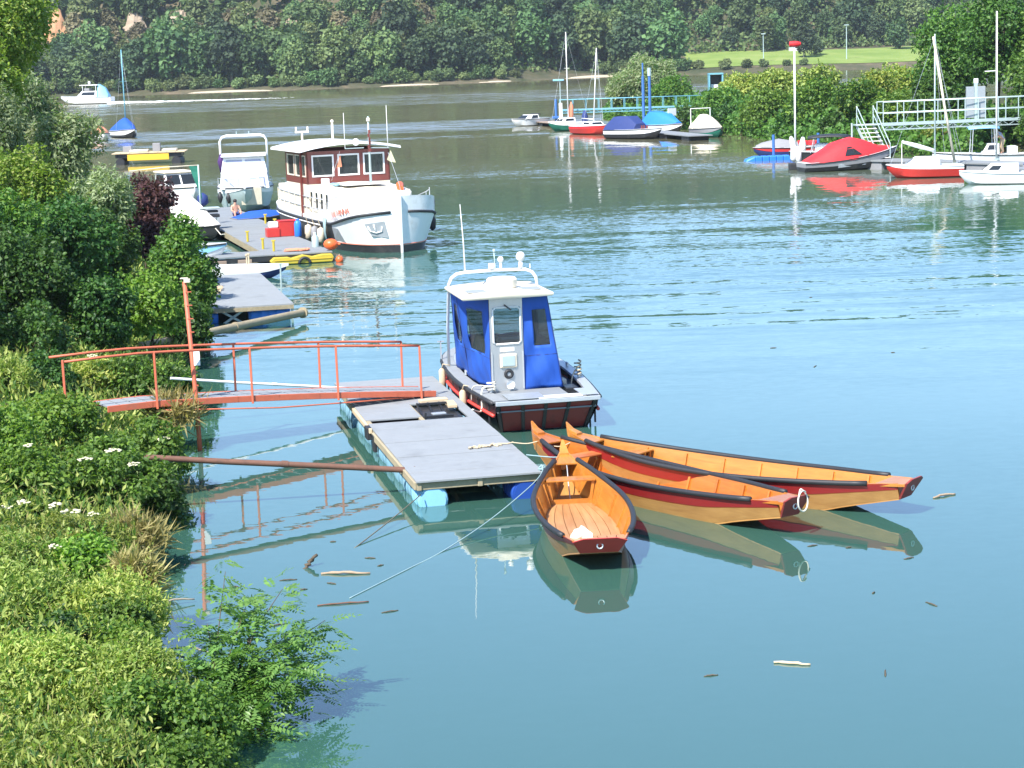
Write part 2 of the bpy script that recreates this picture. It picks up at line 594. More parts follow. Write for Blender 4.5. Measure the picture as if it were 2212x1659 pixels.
glassm('pane_dark', (0.25, 0.3, 0.33), alpha=0.7)
glassm('pane_vinyl', (0.42, 0.44, 0.46), 0.12, alpha=0.6)
leafm('leaf_bright', (0.085, 0.19, 0.022), (0.23, 0.36, 0.055), 0.38)
leafm('leaf_mid', (0.050, 0.125, 0.022), (0.14, 0.25, 0.046), 0.36)
leafm('leaf_dark', (0.022, 0.065, 0.014), (0.060, 0.135, 0.026), 0.3)
leafm('leaf_ash', (0.085, 0.20, 0.045), (0.19, 0.34, 0.085), 0.36, 0.4, 0.1)
leafm('leaf_willow', (0.15, 0.20, 0.10), (0.30, 0.35, 0.185), 0.3)
leafm('leaf_herb', (0.135, 0.215, 0.034), (0.42, 0.46, 0.13), 0.35)
leafm('leaf_yellow', (0.19, 0.25, 0.045), (0.38, 0.42, 0.11), 0.35)
leafm('leaf_purple', (0.045, 0.018, 0.020), (0.10, 0.045, 0.045), 0.25)
leafm('leaf_dry', (0.20, 0.17, 0.06), (0.42, 0.35, 0.15), 0.3)
leafm('far_green', (0.042, 0.095, 0.034), (0.125, 0.205, 0.070), 0.25, 0.7, 0.4)
leafm('far_olive', (0.070, 0.115, 0.040), (0.165, 0.215, 0.080), 0.25, 0.7, 0.35)
leafm('far_dark', (0.022, 0.050, 0.024), (0.070, 0.115, 0.048), 0.2, 0.7, 0.35)
leafm('far_dry', (0.125, 0.115, 0.06), (0.235, 0.205, 0.115), 0.2, 0.8, 0.3)

# ---------------------------------------------------------------- setting: water and land
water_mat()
def ground_mat(name, cols, scale):
    m, n, l, p = _nt(name)
    tc = n.new('ShaderNodeTexCoord')
    no = n.new('ShaderNodeTexNoise')
    no.inputs['Scale'].default_value = scale
    no.inputs['Detail'].default_value = 9
    no.inputs['Roughness'].default_value = 0.68
    l.new(tc.outputs['Object'], no.inputs['Vector'])
    cr = n.new('ShaderNodeValToRGB')
    e = cr.color_ramp.elements
    e[0].position, e[1].position = 0.36, 0.66
    e[0].color, e[1].color = (*cols[0], 1), (*cols[-1], 1)
    for i, c in enumerate(cols[1:-1]):
        q = e.new(0.36 + 0.3 * (i + 1) / (len(cols) - 1))
        q.color = (*c, 1)
    l.new(no.outputs['Fac'], cr.inputs['Fac'])
    l.new(cr.outputs['Color'], p.inputs['Base Color'])
    p.inputs['Roughness'].default_value = 0.95
    p.inputs['Specular IOR Level'].default_value = 0.1
    MATS[name] = m
    return m
ground_mat('bank_soil', [(0.035, 0.045, 0.02), (0.06, 0.07, 0.028), (0.12, 0.10, 0.05)], 1.2)
ground_mat('hill_soil', [(0.04, 0.055, 0.025), (0.09, 0.085, 0.05), (0.20, 0.15, 0.10)], 0.05)
ground_mat('meadow_grass', [(0.15, 0.22, 0.05), (0.19, 0.26, 0.065), (0.24, 0.29, 0.09)], 0.08)

b = B()
xs = [-3000, -400, -60, -20, 0, 20, 60, 400, 3000]
ys = [-200, 0, 20, 40, 60, 100, 200, 400, 700, 3000]
b.add([(x, y, 0) for y in ys for x in xs], [(j * 9 + i, j * 9 + i + 1, (j + 1) * 9 + i + 1, (j + 1) * 9 + i) for j in range(9) for i in range(8)])
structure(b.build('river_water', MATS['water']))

SHORE_L = [(-40, 4.0), (0, 0.5), (12, -2.2), (18, -3.3), (22, -4.3), (29, -5.7), (35, -6.7), (40, -7.4), (48, -8.2), (57, -9.3), (70, -11.2), (95, -18.5), (120, -27), (165, -46), (230, -66), (300, -88), (450, -140), (700, -230)]
def hz(rng_seed):
    rg = np.random.default_rng(rng_seed)
    ph = rg.uniform(0, 6.28, 6)
    return lambda x, y: (math.sin(x * 0.9 + ph[0]) * math.cos(y * 0.7 + ph[1]) * 0.5 + math.sin(x * 2.3 + y * 1.7 + ph[2]) * 0.25 + math.sin(x * 0.21 + y * 0.17 + ph[3]))
nl_ = hz(3)
def left_ground(x, y):
    d = lerp(SHORE_L, y) - x
    if d < 0:
        return max(-1.5, 0.5 * d)
    k = 0.27 if y < 36 else 0.33
    return min(0.10 + k * d, 4.6) + 0.06 * nl_(x, y) * min(1, d)
def grid(name, m, us, vs, fn):
    q = B()
    nu = len(us)
    q.add([fn(u, v) for v in vs for u in us], [(j * nu + i, j * nu + i + 1, (j + 1) * nu + i + 1, (j + 1) * nu + i) for j in range(len(vs) - 1) for i in range(nu - 1)])
    return structure(q.build(name, MATS[m], smooth=True))
offs = [-4, -2, -1, -.4, 0, .4, .9, 1.6, 2.5, 4, 6, 9, 14, 25, 60, 400]
yy = [-40, -20, 0, 8] + list(np.arange(12, 80, 1.5)) + list(np.arange(80, 300, 10)) + [330, 400, 520, 700]
grid('left_bank', 'bank_soil', offs, yy, lambda d, y: (lerp(SHORE_L, y) - d, y, left_ground(lerp(SHORE_L, y) - d, y)))

# right peninsula between harbour and river
SHORE_R = [(60, 60), (90, 44), (105, 36.5), (119, 32), (128, 30.5), (137, 28.3), (150, 25.5), (165, 23.0), (182, 20.6), (200, 17.2), (220, 13.6), (235, 11.8), (243, 12.6)]
BACK_R = [(60, 400), (150, 260), (200, 60), (220, 30), (235, 17), (243, 13.2)]
def right_ground(t, y):
    a, c = lerp(SHORE_R, y), lerp(BACK_R, y)
    x = a + (c - a) * t
    d = min(x - a, (c - x))
    return (x, y, -0.35 + min(1.9, 0.42 * d + 0.35 * min(1, d * 3)) + 0.05 * nl_(x, y))
grid('right_bank', 'bank_soil', [0, .015, .03, .06, .1, .16, .25, .4, .6, .8, .9, .96, 1], list(np.arange(60, 244, 4)) + [243], right_ground)

# far bank and wooded hill
SHORE_F = [(-900, 640), (-300, 585), (-140, 568), (-100, 564), (-50, 557), (0, 575), (31, 606), (48, 590), (63, 580), (90, 578), (140, 590), (300, 640), (900, 800)]
def far_ground(x, v):
    y0 = lerp(SHORE_F, x)
    y = y0 + v
    mead = 1 / (1 + math.exp(-(x - 52) / 4.0)) * (1 / (1 + math.exp((x - 190) / 8.0)))
    base = 1.2 * min(1, max(v + 1.5, -2) / 5)
    start = 16 + mead * 60
    hill = 0.40 * max(0, v - start) + mead * 0.070 * min(max(v, 0), 80)
    hill = min(hill, 112 + 8 * math.sin(x * 0.013))
    return (x, y, base + hill + (0.8 * nl_(x * 0.09, y * 0.09) * min(1, max(0, v - start) / 20)))
grid('far_hillside', 'hill_soil', list(np.arange(-900, -200, 50)) + list(np.arange(-200, 220, 7)) + list(np.arange(220, 901, 50)), [-14, -4, -1, 1, 4, 8, 14, 20, 28, 36, 46, 56, 66, 76, 86, 100, 120, 150, 200, 250, 300, 350, 500, 900], far_ground)
def far_z(x, y):
    return far_ground(x, y - lerp(SHORE_F, x))[2]
# mown meadow laid on the far bank
us = np.linspace(0, 1, 26)
q = B()
def mw(u, v):
    x = 56 + u * 110
    w0, w1 = 7 + 3 * math.sin(u * 9), 66 + 5 * math.sin(u * 7 + 1)
    p_ = far_ground(x, w0 + (w1 - w0) * v)
    return (p_[0], p_[1], p_[2] + 0.12)
q.add([mw(u, v) for v in np.linspace(0, 1, 14) for u in us], [(j * 26 + i, j * 26 + i + 1, (j + 1) * 26 + i + 1, (j + 1) * 26 + i) for j in range(13) for i in range(25)])
structure(q.build('meadow', MATS['meadow_grass'], smooth=True))
# sand bars at the far waterline
for k, (x0, x1, w) in enumerate([(-90, -62, 2.6), (-36, -16, 2.2), (18, 36, 3.0), (-8, 4, 1.6)]):
    q = B()
    n = 14
    top, bot = [], []
    for i in range(n):
        u = i / (n - 1)
        x = x0 + (x1 - x0) * u
        ww = w * math.sin(math.pi * min(max(u, 0.04), 0.96)) ** 0.6
        y0 = lerp(SHORE_F, x) - 3.0
        bot.append((x, y0 + 2.2 - ww * 0.8 + 0.3 * math.sin(i * 2.1), 0.02))
        top.append((x, y0 + 2.4 + ww * 0.5, 0.10 + 0.16 * ww))
    q.sheet(bot, top)
    structure(q.build('sand_bank', MATS['sand'], smooth=True))

# ---------------------------------------------------------------- vegetation
def nrm(a):
    return a / np.maximum(np.linalg.norm(a, axis=1, keepdims=True), 1e-9)

def leaf_object(name, P, Dv, Nv, L, W, m, parent=None, fold=0.25):
    """many small folded leaves in one mesh"""
    n = len(P)
    S = nrm(np.cross(Dv, Nv))
    L, W = L[:, None], W[:, None]
    V = np.empty((n, 4, 3), np.float32)
    V[:, 0] = P
    V[:, 1] = P + Dv * L * 0.45 + S * W * 0.5 + Nv * W * fold
    V[:, 2] = P + Dv * L
    V[:, 3] = P + Dv * L * 0.45 - S * W * 0.5 + Nv * W * fold
    me = bpy.data.meshes.new(name)
    me.vertices.add(n * 4)
    me.vertices.foreach_set('co', V.ravel())
    idx = (np.arange(n)[:, None] * 4 + np.array([0, 1, 2, 0, 2, 3])[None]).astype(np.int32)
    me.loops.add(n * 6)
    me.loops.foreach_set('vertex_index', idx.ravel())
    me.polygons.add(n * 2)
    me.polygons.foreach_set('loop_start', np.arange(0, n * 6, 3, dtype=np.int32))
    me.materials.append(MATS[m])
    me.update()
    me.validate()
    if parent is False:
        return me
    o = bpy.data.objects.new(name, me)
    COL.objects.link(o)
    if parent:
        o.parent = parent
    o['kind'] = 'stuff'
    return o

def crown_points(rg, r, n, lobes=14, lr=(0.34, 0.5), hollow=0.62, flat=0.0):
    """points on the outside of a heap of lobes; returns positions, outward directions, lobe centres"""
    r = np.array(r)
    d = nrm(rg.normal(size=(lobes, 3)))
    d[:, 2] = np.abs(d[:, 2]) * 0.9 - 0.25 * rg.random(lobes) if flat else d[:, 2]
    lrad = rg.uniform(*lr, lobes)
    C = d * (np.clip(1.02 - lrad[:, None], 0.2, 1) * (0.45 + 0.62 * rg.random((lobes, 1)) ** 0.5)) * r
    k = rg.choice(lobes, n, p=lrad ** 2 / (lrad ** 2).sum())
    o = nrm(rg.normal(size=(n, 3)))
    rr = hollow + (1.12 - hollow) * rg.random((n, 1)) ** 0.7
    P = C[k] + o * rr * lrad[k][:, None] * r
    # thin out at random so that dark gaps open between the clumps
    f = 5.0 / r
    ph = rg.uniform(0, 6.28, 6)
    g = np.sin(P[:, 0] * f[0] + ph[0]) + np.sin(P[:, 1] * f[1] + ph[1]) + np.sin(P[:, 2] * f[2] * 1.3 + ph[2]) + 0.8 * np.sin((P[:, 0] * f[0] + P[:, 2] * f[2]) * 2.1 + ph[3])
    dist = np.min(np.linalg.norm((P[:, None] - C[None]) / r, axis=2) / lrad[None], axis=1)
    keep = (dist > hollow * 0.75) & (g > -1.5 - 1.2 * rg.random(n))
    return P[keep], o[keep], C

def shoots(rg, P, o, k, length, L, per=9):
    """young stems that stick out of the crown, leaves set alternately"""
    top = np.where(o[:, 2] > -0.15)[0]
    s = rg.choice(top, k)
    d = nrm(o[s] * 0.7 + rg.normal(size=(k, 3)) * 0.35 + np.array([0, 0, 0.75]))
    ln = length * rg.uniform(0.4, 1.2, k)
    t = np.linspace(0.0, 1.0, per)[None, :, None]
    Q = P[s][:, None] + d[:, None] * ln[:, None, None] * t + np.array([0, 0, -0.15]) * (t ** 2) * ln[:, None, None]
    side = nrm(rg.normal(size=(k * per, 3)))
    D = np.repeat(d, per, axis=0)
    dv = nrm(D * 0.7 + side)
    N = nrm(np.cross(dv, np.cross(np.array([0, 0, 1.0]) + 0.4 * rg.normal(size=(k * per, 3)), dv)))
    Ls = L * rg.uniform(0.6, 1.1, k * per) * np.tile(np.linspace(1.1, 0.65, per), k)
    return Q.reshape(-1, 3), dv, N, Ls

def leaf_dirs(rg, o, up=0.45, rnd=0.7, droop=0.0, along=0.5):
    n = len(o)
    N = nrm(o * 0.6 + np.array([0, 0, up]) + rg.normal(size=(n, 3)) * rnd * 0.6)
    Dv = nrm(o * along + rg.normal(size=(n, 3)) * 0.8 + np.array([0, 0, -droop]))
    Dv = nrm(Dv - N * np.sum(Dv * N, axis=1, keepdims=True))
    return Dv, N

KIND = {  # material, leaf aspect, leaf size factor, up, droop, cover
    'bright': ('leaf_bright', 0.72, 1.0, 0.5, 0.1, 1.9), 'mid': ('leaf_mid', 0.66, 1.0, 0.5, 0.1, 1.9),
    'dark': ('leaf_dark', 0.7, 1.0, 0.45, 0.2, 2.0), 'willow': ('leaf_willow', 0.34, 1.15, 0.3, 0.5, 2.2),
    'purple': ('leaf_purple', 0.66, 1.0, 0.45, 0.2, 1.7), 'herb': ('leaf_herb', 0.34, 1.1, 0.25, -0.7, 2.3),
    'dry': ('leaf_dry', 0.10, 4.0, 0.1, -0.8, 1.5), 'yellow': ('leaf_yellow', 0.7, 1.0, 0.5, 0.0, 1.9),
    'tree_bright': ('leaf_bright', 0.7, 1.0, 0.5, 0.15, 1.9), 'tree': ('leaf_mid', 0.7, 1.0, 0.45, 0.15, 1.9)}
SECOND = {'herb': 'leaf_bright', 'mid': 'leaf_bright', 'bright': 'leaf_mid', 'dark': 'leaf_mid', 'willow': 'leaf_mid', 'tree_bright': 'leaf_yellow', 'tree': 'leaf_dark', 'yellow': 'leaf_mid'}

def limbs(rg, base, C, r0, k=7):
    q = B()
    base = Vector(base)
    top = Vector(C.mean(axis=0))
    q.tube([base, base.lerp(top, 0.4) + Vector(rg.normal(size=3) * 0.03), top], r0, 7, r0 * 0.45)
    idx = rg.permutation(len(C))[:k]
    for i in idx:
        s_ = base.lerp(top, 0.25 + 0.6 * rg.random())
        e_ = Vector(C[i])
        q.tube([s_, s_.lerp(e_, 0.5) + Vector((0, 0, 0.06 * (e_ - s_).length)), e_], r0 * 0.5, 5, r0 * 0.12)
    return q

def shrub(kind, x, y, z, rx, rz_, seed, label, cat, group, name, size, lobes=30, ground=None, cover=1.0):
    """one plant: limbs + crown of separate leaves; rests on the ground below (x, y)"""
    rg = np.random.default_rng(seed)
    m, asp, sf, upb, droop, cov = KIND[kind]
    g = ground if ground is not None else left_ground(x, y)
    t = thing(name, label, cat, (x, y, g), 0, group)
    dz = z - g
    rad = (rx, rx * 0.95, rz_)
    L = size * sf
    area = 4 * math.pi * ((rx * rx * rx * rz_) ** 0.5) * 1.35
    n = int(min(26000, cov * cover * area / (L * L * asp * 0.5)))
    flat = 1.0 if kind in ('herb', 'dry') else 0.0
    P, o, C = crown_points(rg, rad, n, lobes, (0.2, 0.44), hollow=0.5, flat=flat)
    Dv, N = leaf_dirs(rg, o, upb, 0.8, droop)
    Ls = L * rg.uniform(0.6, 1.25, len(P))
    Q, D2, N2, L2 = shoots(rg, P, o, int((10 + 26 * min(rx, 2.2)) * (3.2 if kind == 'herb' else 1.5)), min(0.55, 0.42 * rx) * (1.25 if kind in ('herb', 'willow') else 1), L)
    P, Dv, N, Ls = np.concatenate([P, Q]), np.concatenate([Dv, D2]), np.concatenate([N, N2]), np.concatenate([Ls, L2])
    keep = P[:, 2] + dz > 0.02
    P, Dv, N, Ls = P[keep], Dv[keep], N[keep], Ls[keep]
    P = P + np.array([0, 0, dz])
    n = len(P)
    if kind in SECOND:
        s2 = rg.random(n) < 0.22
        a = leaf_object('foliage', P[~s2], Dv[~s2], N[~s2], Ls[~s2], Ls[~s2] * asp, m, t)
        leaf_object('young_foliage', P[s2], Dv[s2], N[s2], Ls[s2] * 0.9, Ls[s2] * asp * 0.9, SECOND[kind], t)
    else:
        leaf_object('foliage', P, Dv, N, Ls, Ls * asp, m, t)
    C = C + np.array([0, 0, dz])
    tree = kind.startswith('tree') or dz > 2.2
    limbs(rg, (0, 0, -0.1), C, (0.05 + 0.035 * rx) if tree else 0.02 + 0.012 * rx, 9).build('trunk' if tree else 'stems', MATS['bark'], t, smooth=True)
    return t

LEFT = [('tree_bright',-18.5,75.0,9.3,2.5,2.23),('tree_bright',-18.6,70.0,7.3,1.93,2.41),('willow',-19.6,82.0,6.0,1.8,2.5),('willow',-18.1,80.0,4.3,1.5,1.76),('tree_bright',-14.13,58.0,4.35,1.48,1.61),('dark',-12.12,55.0,2.79,1.67,1.79),('dark',-12.35,50.0,2.61,1.52,1.62),('willow',-12.86,64.0,3.83,1.11,1.19),('purple',-12.1,67.0,3.35,1.2,1.05),('dark',-12.30,60.0,2.47,1.26,1.36),('mid',-9.55,58.0,2.30,0.88,1.45),('dark',-9.06,59.0,1.65,0.52,0.93),('bright',-9.48,52.0,1.79,1.09,0.95),('dark',-10.42,50.0,1.84,1.05,1.04),('dark',-11.51,47.0,1.5,1.21,1.09),('herb',-9.59,45.0,0.95,0.74,0.6),('mid',-8.41,45.0,1.0,0.95,0.6),('mid',-7.95,46.0,0.63,0.65,0.49),('herb',-10.75,42.0,1.40,0.59,0.59),('bright',-8.90,38.0,0.95,1.26,0.85),('mid',-6.83,37.0,0.83,0.79,0.75),('bright',-8.35,33.0,0.95,1.02,0.86),('mid',-7.05,34.0,0.88,1.05,0.78),('dark',-6.27,34.0,0.44,0.57,0.57),('dry',-7.0,41.0,0.75,0.62,0.42),('herb',-7.08,30.0,0.67,1.07,0.72),('dry',-6.20,31.0,0.44,0.67,0.44),('herb',-6.63,26.0,0.75,1.06,0.81),('herb',-5.57,26.0,0.61,0.94,0.81),('herb',-5.83,23.0,0.60,1.00,0.78),('herb',-4.71,23.0,0.58,0.78,0.78),('mid',-3.79,22.0,0.48,0.59,0.60),('herb',-4.97,21.0,0.49,1.02,0.51),('mid',-3.86,21.0,0.34,0.66,0.41),
        ('willow',-16.3,63.0,6.2,1.5,1.5),('dark',-14.0,61.0,3.3,1.3,1.5),('herb',-7.6,27.5,.95,1.0,.8),('bright',-9.6,35.5,1.4,1.0,.9),('dark',-12.9,46.5,2.6,1.2,1.3),('mid',-13.6,53.0,3.9,1.3,1.2),('willow',-15.6,72.0,5.2,1.4,1.5),('dark',-10.3,43.8,1.25,.8,.6),('purple',-11.6,66.0,2.4,.8,.9),('dark',-10.6,63.0,2.0,.9,1.3),('dark',-9.9,60.5,1.3,.8,1.1),('mid',-8.9,57.0,1.6,.5,1.0),('willow',-17.4,79.0,2.6,1.3,1.6),('mid',-13.4,70.0,2.6,1.2,1.5),('dark',-8.9,54.5,.9,.8,.8),('mid',-5.2,25,.80,.5,.45),('bright',-6.3,27.8,1.0,.6,.5),('dark',-5.9,24.5,.85,.45,.4),('mid',-4.4,21.8,.75,.45,.4),('bright',-4.9,23.9,.85,.45,.4),('dry',-5.4,27.3,.75,.35,.5)]  # small dark bramble among the herbs paints a shaded gap by leaf colour
LABEL = {
    'tree_bright': ('bank_tree', 'sunlit yellow-green broadleaf tree rising above the left bank bushes', 'tree', 'tall bright trees on the left bank'),
    'willow': ('willow_shrub', 'grey-green willow with narrow leaves on the left bank', 'willow', 'grey willows on the left bank'),
    'dark': ('dark_shrub', 'dense dark green shrub on the left bank', 'shrub', 'dark shrubs on the left bank'),
    'mid': ('green_shrub', 'mid green leafy shrub at the left water edge', 'shrub', 'mid green shrubs at the left water edge'),
    'bright': ('light_green_shrub', 'light green leafy shrub with broad leaves on the left bank', 'shrub', 'light green shrubs on the left bank'),
    'purple': ('purple_shrub', 'dark purple-leaved shrub beside the white tarp boat', 'shrub', 'purple-leaved shrubs'),
    'herb': ('wild_herbs', 'clump of tall yellow-green wild herbs on the left bank slope', 'herbs', 'wild herbs on the left bank slope'),
    'dry': ('dry_grass_tuft', 'tuft of dry straw-coloured grass hanging over the water', 'grass tuft', 'dry grass tufts at the water edge')}
PLACE = {0: 'tallest yellow-green tree at the head of the left bank', 8: 'large dark purple shrub beside the white motor boat', 10: 'round leafy shrub hiding the end of the drum dock',
         12: 'light green shrub behind the tall red post', 15: 'yellow-green herbs behind the gangway handrail', 16: 'low leafy shrub seen through the gangway railing', 17: 'small leafy shrub under the gangway beside the red post foot',
         18: 'yellowish herbs at the bank end of the gangway', 19: 'broad light green shrub in front of the bank end of the gangway', 20: 'leafy shrub at the bank end of the brown pipe boom', 22: 'leafy shrub with cream flower heads above the brown pipe boom',
         23: 'dark shrub overhanging the water below the brown pipe boom', 24: 'dry grass tuft hanging over the water below the gangway', 25: 'herbs with white flower heads beside the dry straw tuft', 26: 'dry straw tuft over the water next to the flowering herbs',
         31: 'leafy shrub at the foot of the young ash', 41: 'dark shrub right behind the bank end of the gangway', 42: 'small purple shrub below the large purple one', 49: 'broad-leaved bramble among the herbs behind the young ash', 50: 'pale broad-leaved bramble below the flowering herbs', 51: 'small dark bramble standing in for a shaded gap in the herb slope',
         52: 'low bramble in the herbs beside the ash trunk', 53: 'light green bramble patch between two herb clumps', 54: 'dry stalks standing up among the herbs'}
shrubs = []
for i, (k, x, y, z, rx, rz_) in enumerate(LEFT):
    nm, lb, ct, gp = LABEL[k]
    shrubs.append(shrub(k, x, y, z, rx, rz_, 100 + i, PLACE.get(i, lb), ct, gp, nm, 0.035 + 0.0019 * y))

# undergrowth that covers the soil between the shrubs
rg = np.random.default_rng(5)
n = 120000
y = 13 + 85 * rg.random(n) ** 1.9
d = rg.random(n) ** 1.3 * (3.2 + y * 0.1)
xx = np.array([lerp(SHORE_L, v) for v in y]) - d
zz = np.array([left_ground(a, c) for a, c in zip(xx, y)])
keep = np.abs(xx / np.maximum(y, 1)) < 0.34
xx, y, zz = xx[keep], y[keep], zz[keep]
n = len(xx)
P = np.stack([xx, y, zz + rg.random(n) ** 1.6 * np.where(y < 34, 0.75, 0.35)], 1)
Dv = nrm(rg.normal(size=(n, 3)) * 0.7 + np.array([0, 0, 0.8]))
N = nrm(rg.normal(size=(n, 3)) + np.array([0, 0, 0.4]))
N = nrm(N - Dv * np.sum(N * Dv, axis=1, keepdims=True))
Ls = (0.05 + 0.0026 * y) * rg.uniform(0.6, 1.5, n)
sel = rg.random(n)
for nm, m, lo, hi, lb in (('undergrowth', 'leaf_herb', 0, .55, 'short green undergrowth covering the left bank soil'), ('dark_undergrowth', 'leaf_mid', .55, .9, 'darker leafy undergrowth between the left bank shrubs'), ('straw', 'leaf_dry', .9, 1, 'dry straw blades among the left bank undergrowth')):
    s_ = (sel >= lo) & (sel < hi)
    tag(leaf_object(nm, P[s_], Dv[s_], N[s_], Ls[s_], Ls[s_] * (0.3 if m != 'leaf_dry' else 0.1), m), lb, 'undergrowth', kind='stuff')

# flower heads of the elder and wild carrot
def umbel(par, p, r, seed):
    rg = np.random.default_rng(seed)
    q = B()
    for i in range(16):
        a, rr = rg.random() * 6.28, r * math.sqrt(rg.random())
        c = (p[0] + rr * math.cos(a), p[1] + rr * math.sin(a), p[2] + 0.25 * (r - rr) + rg.normal() * 0.01)
        q.ball(c, (r * 0.22, r * 0.22, r * 0.12), 6, 4)
    q.build('flower_head', MATS['flower_white'], par)
for k, (si, dx, dy, dz, r) in enumerate([(22, .2, -.6, 1.25, .10), (22, -.25, -.75, 1.15, .09), (22, .55, -.6, 1.0, .08), (25, .1, -.5, 1.0, .10), (25, .35, -.55, .9, .11), (25, -.4, -.4, 1.05, .08), (25, .6, -.3, .8, .07), (20, .3, -.45, 1.2, .08), (27, .5, -.3, 1.2, .06), (25, -.7, -.3, .95, .07), (36, .3, -.5, 1.2, .07), (21, .3, -.6, 1.2, .08), (15, .1, -.4, .9, .09)]):
    umbel(shrubs[si], (dx, dy, dz), r * 1.35, k)

# ash sapling leaning over the water: every feathered leaf is a part
ash = thing('ash_sapling', 'young ash with long feathered leaves leaning over the near water', 'sapling', (-3.95, 23.2, left_ground(-3.95, 23.2)))
rg = np.random.default_rng(11)
def feather(seed):
    """one compound leaf: base points, directions, normals, lengths of its leaflets"""
    rg = np.random.default_rng(seed)
    P, Dv, N, L = [], [], [], []
    n = 6
    for i in range(n):
        yv = 0.05 + 0.23 * i / n
        for s_ in (-1, 1):
            P.append((0, yv, -0.09 * (yv / .28) ** 2))
            Dv.append((s_ * 0.9, 0.45, -0.15 + rg.normal() * 0.1))
            L.append(0.085 * (0.75 + 0.4 * math.sin(math.pi * (i + 0.8) / n)))
            N.append((0, 0, 1))
    P.append((0, 0.28, -0.09)); Dv.append((0, 1, -0.4)); N.append((0, 0.4, 1)); L.append(0.085)
    P, Dv, N, L = np.array(P), nrm(np.array(Dv)), nrm(np.array(N)), np.array(L)
    return P, Dv, nrm(N - Dv * np.sum(N * Dv, axis=1, keepdims=True)), L
ft = [feather(s_) for s_ in range(4)]
fm = [leaf_object('leaf', *f_, f_[3] * 0.42, 'leaf_ash', False, 0.12) for f_ in ft]
branch_ends = [(.6, .6, 1.75), (.3, .9, 2.05), (1.1, .5, 1.35), (1.0, .9, 1.8), (1.4, .8, 1.0), (.9, .3, .85), (1.5, .5, .65), (.6, -.1, .45), (.1, .5, 1.5), (1.15, .2, .4), (.45, .2, 1.1), (.85, -.35, .2), (-.05, .3, .95), (1.5, 1.0, 1.35), (.5, -.6, .3), (1.3, .1, .95), (.2, -.2, .6)]
q = B()
q.tube([(0, 0, -.1), (.2, .15, .35), (.45, .35, .8), (.6, .6, 1.3)], 0.03, 7, 0.012)
qs = []
for e in branch_ends:
    s_ = Vector((0, 0, 0)).lerp(Vector((.55, .5, 1.1)), rg.uniform(.15, .75))
    e = Vector(e)
    mid = s_.lerp(e, .5) + Vector((0, 0, .12))
    q.tube([s_, mid, e], 0.012, 5, 0.004)
    for j in range(58):
        u = 0.15 + 0.85 * (j + rg.random()) / 58
        p_ = (s_.lerp(mid, min(1, u * 2)) if u < .5 else mid.lerp(e, u * 2 - 1)) + Vector(rg.normal(size=3) * np.array([.11, .11, .09]))
        qs.append((p_, (e - s_).normalized()))
q.build('trunk', MATS['bark'], ash, smooth=True)
order = rg.permutation(len(qs))
rest_ = [[], [], [], []]
for i, qi in enumerate(order):
    p_, dr = qs[qi]
    a = math.atan2(-dr.x, dr.y) + rg.normal() * 1.2
    M_ = Matrix.Translation(p_) @ Matrix.Rotation(a, 4, 'Z') @ Matrix.Rotation(rg.normal(0.1, 0.35), 4, 'X') @ Matrix.Rotation(rg.normal(0, 0.35), 4, 'Y') @ Matrix.Scale(rg.uniform(0.8, 1.25), 4)
    if i < 280:
        o = bpy.data.objects.new('leaf', fm[i % 4])
        COL.objects.link(o)
        o.parent = ash
        o.matrix_local = M_
    else:
        A = np.array(M_)
        P, Dv, N, L = ft[i % 4]
        rest_[0].append(P @ A[:3, :3].T + A[:3, 3]); rest_[1].append(nrm(Dv @ A[:3, :3].T)); rest_[2].append(nrm(N @ A[:3, :3].T)); rest_[3].append(L)
P, Dv, N, L = map(np.concatenate, rest_)
leaf_object('foliage', P, Dv, N, L, L * 0.42, 'leaf_ash', ash, 0.12)

# trees and bushes on the right peninsula
RIGHT = [('willow',16.4,225,4.6,3.9,2.8),('willow',13.8,229,3.4,2.1,2.1),('mid',18.1,215,2.8,3.0,2.5),('mid',21.3,195,2.1,2.7,2.2),('yellow',24.4,205,3.5,2.4,1.9),('yellow',27.4,200,3.8,2.8,1.8),('yellow',29.6,190,4.0,2.6,2.0),('mid',23.2,175,2.3,2.8,2.0),('mid',25.9,165,2.8,2.7,2.3),('mid',27.6,155,3.2,2.1,2.3),('yellow',30.6,165,3.8,1.9,1.9),('mid',28.8,147,2.4,2.1,2.1),('dark',30.9,144,3.5,2.0,2.3),('tree',33.4,150,6.9,3.1,3.6),('tree',34.9,141,8.2,3.2,3.7),('tree',36.2,135,4.6,2.5,3.4),('mid',30.0,139,1.4,1.6,1.4),('yellow',29.5,137,1.3,1.0,1.1),('dark',34.0,138,1.9,1.9,1.6),('dark',32.6,142,2.7,2.3,2.1),('dark',18.9,197,1.2,2.4,1.5),('mid',14.8,226,0.9,2.3,1.4),('mid',34.9,133,1.6,1.6,1.6),('dark',24.2,166,1.5,1.8,1.4),('dark',26.4,156,1.4,1.7,1.4),('tree',38.5,139,7.5,3.0,3.8),('dark',20.2,186,1.3,1.5,1.3),('mid',22.2,179,1.2,1.4,1.2),('dark',32.2,133,1.5,1.3,1.5),('yellow',33.5,170,4.0,2.4,2.0),('tree',36.5,158,7.2,3.0,3.4),('dark',32.4,130,1.9,1.5,1.7),('mid',33.9,127,2.0,1.5,1.9),('dark',35.6,124,2.2,1.6,2.1),('mid',34.4,121,1.4,1.4,1.5),('tree',37.8,128,5.5,2.4,3.6)]
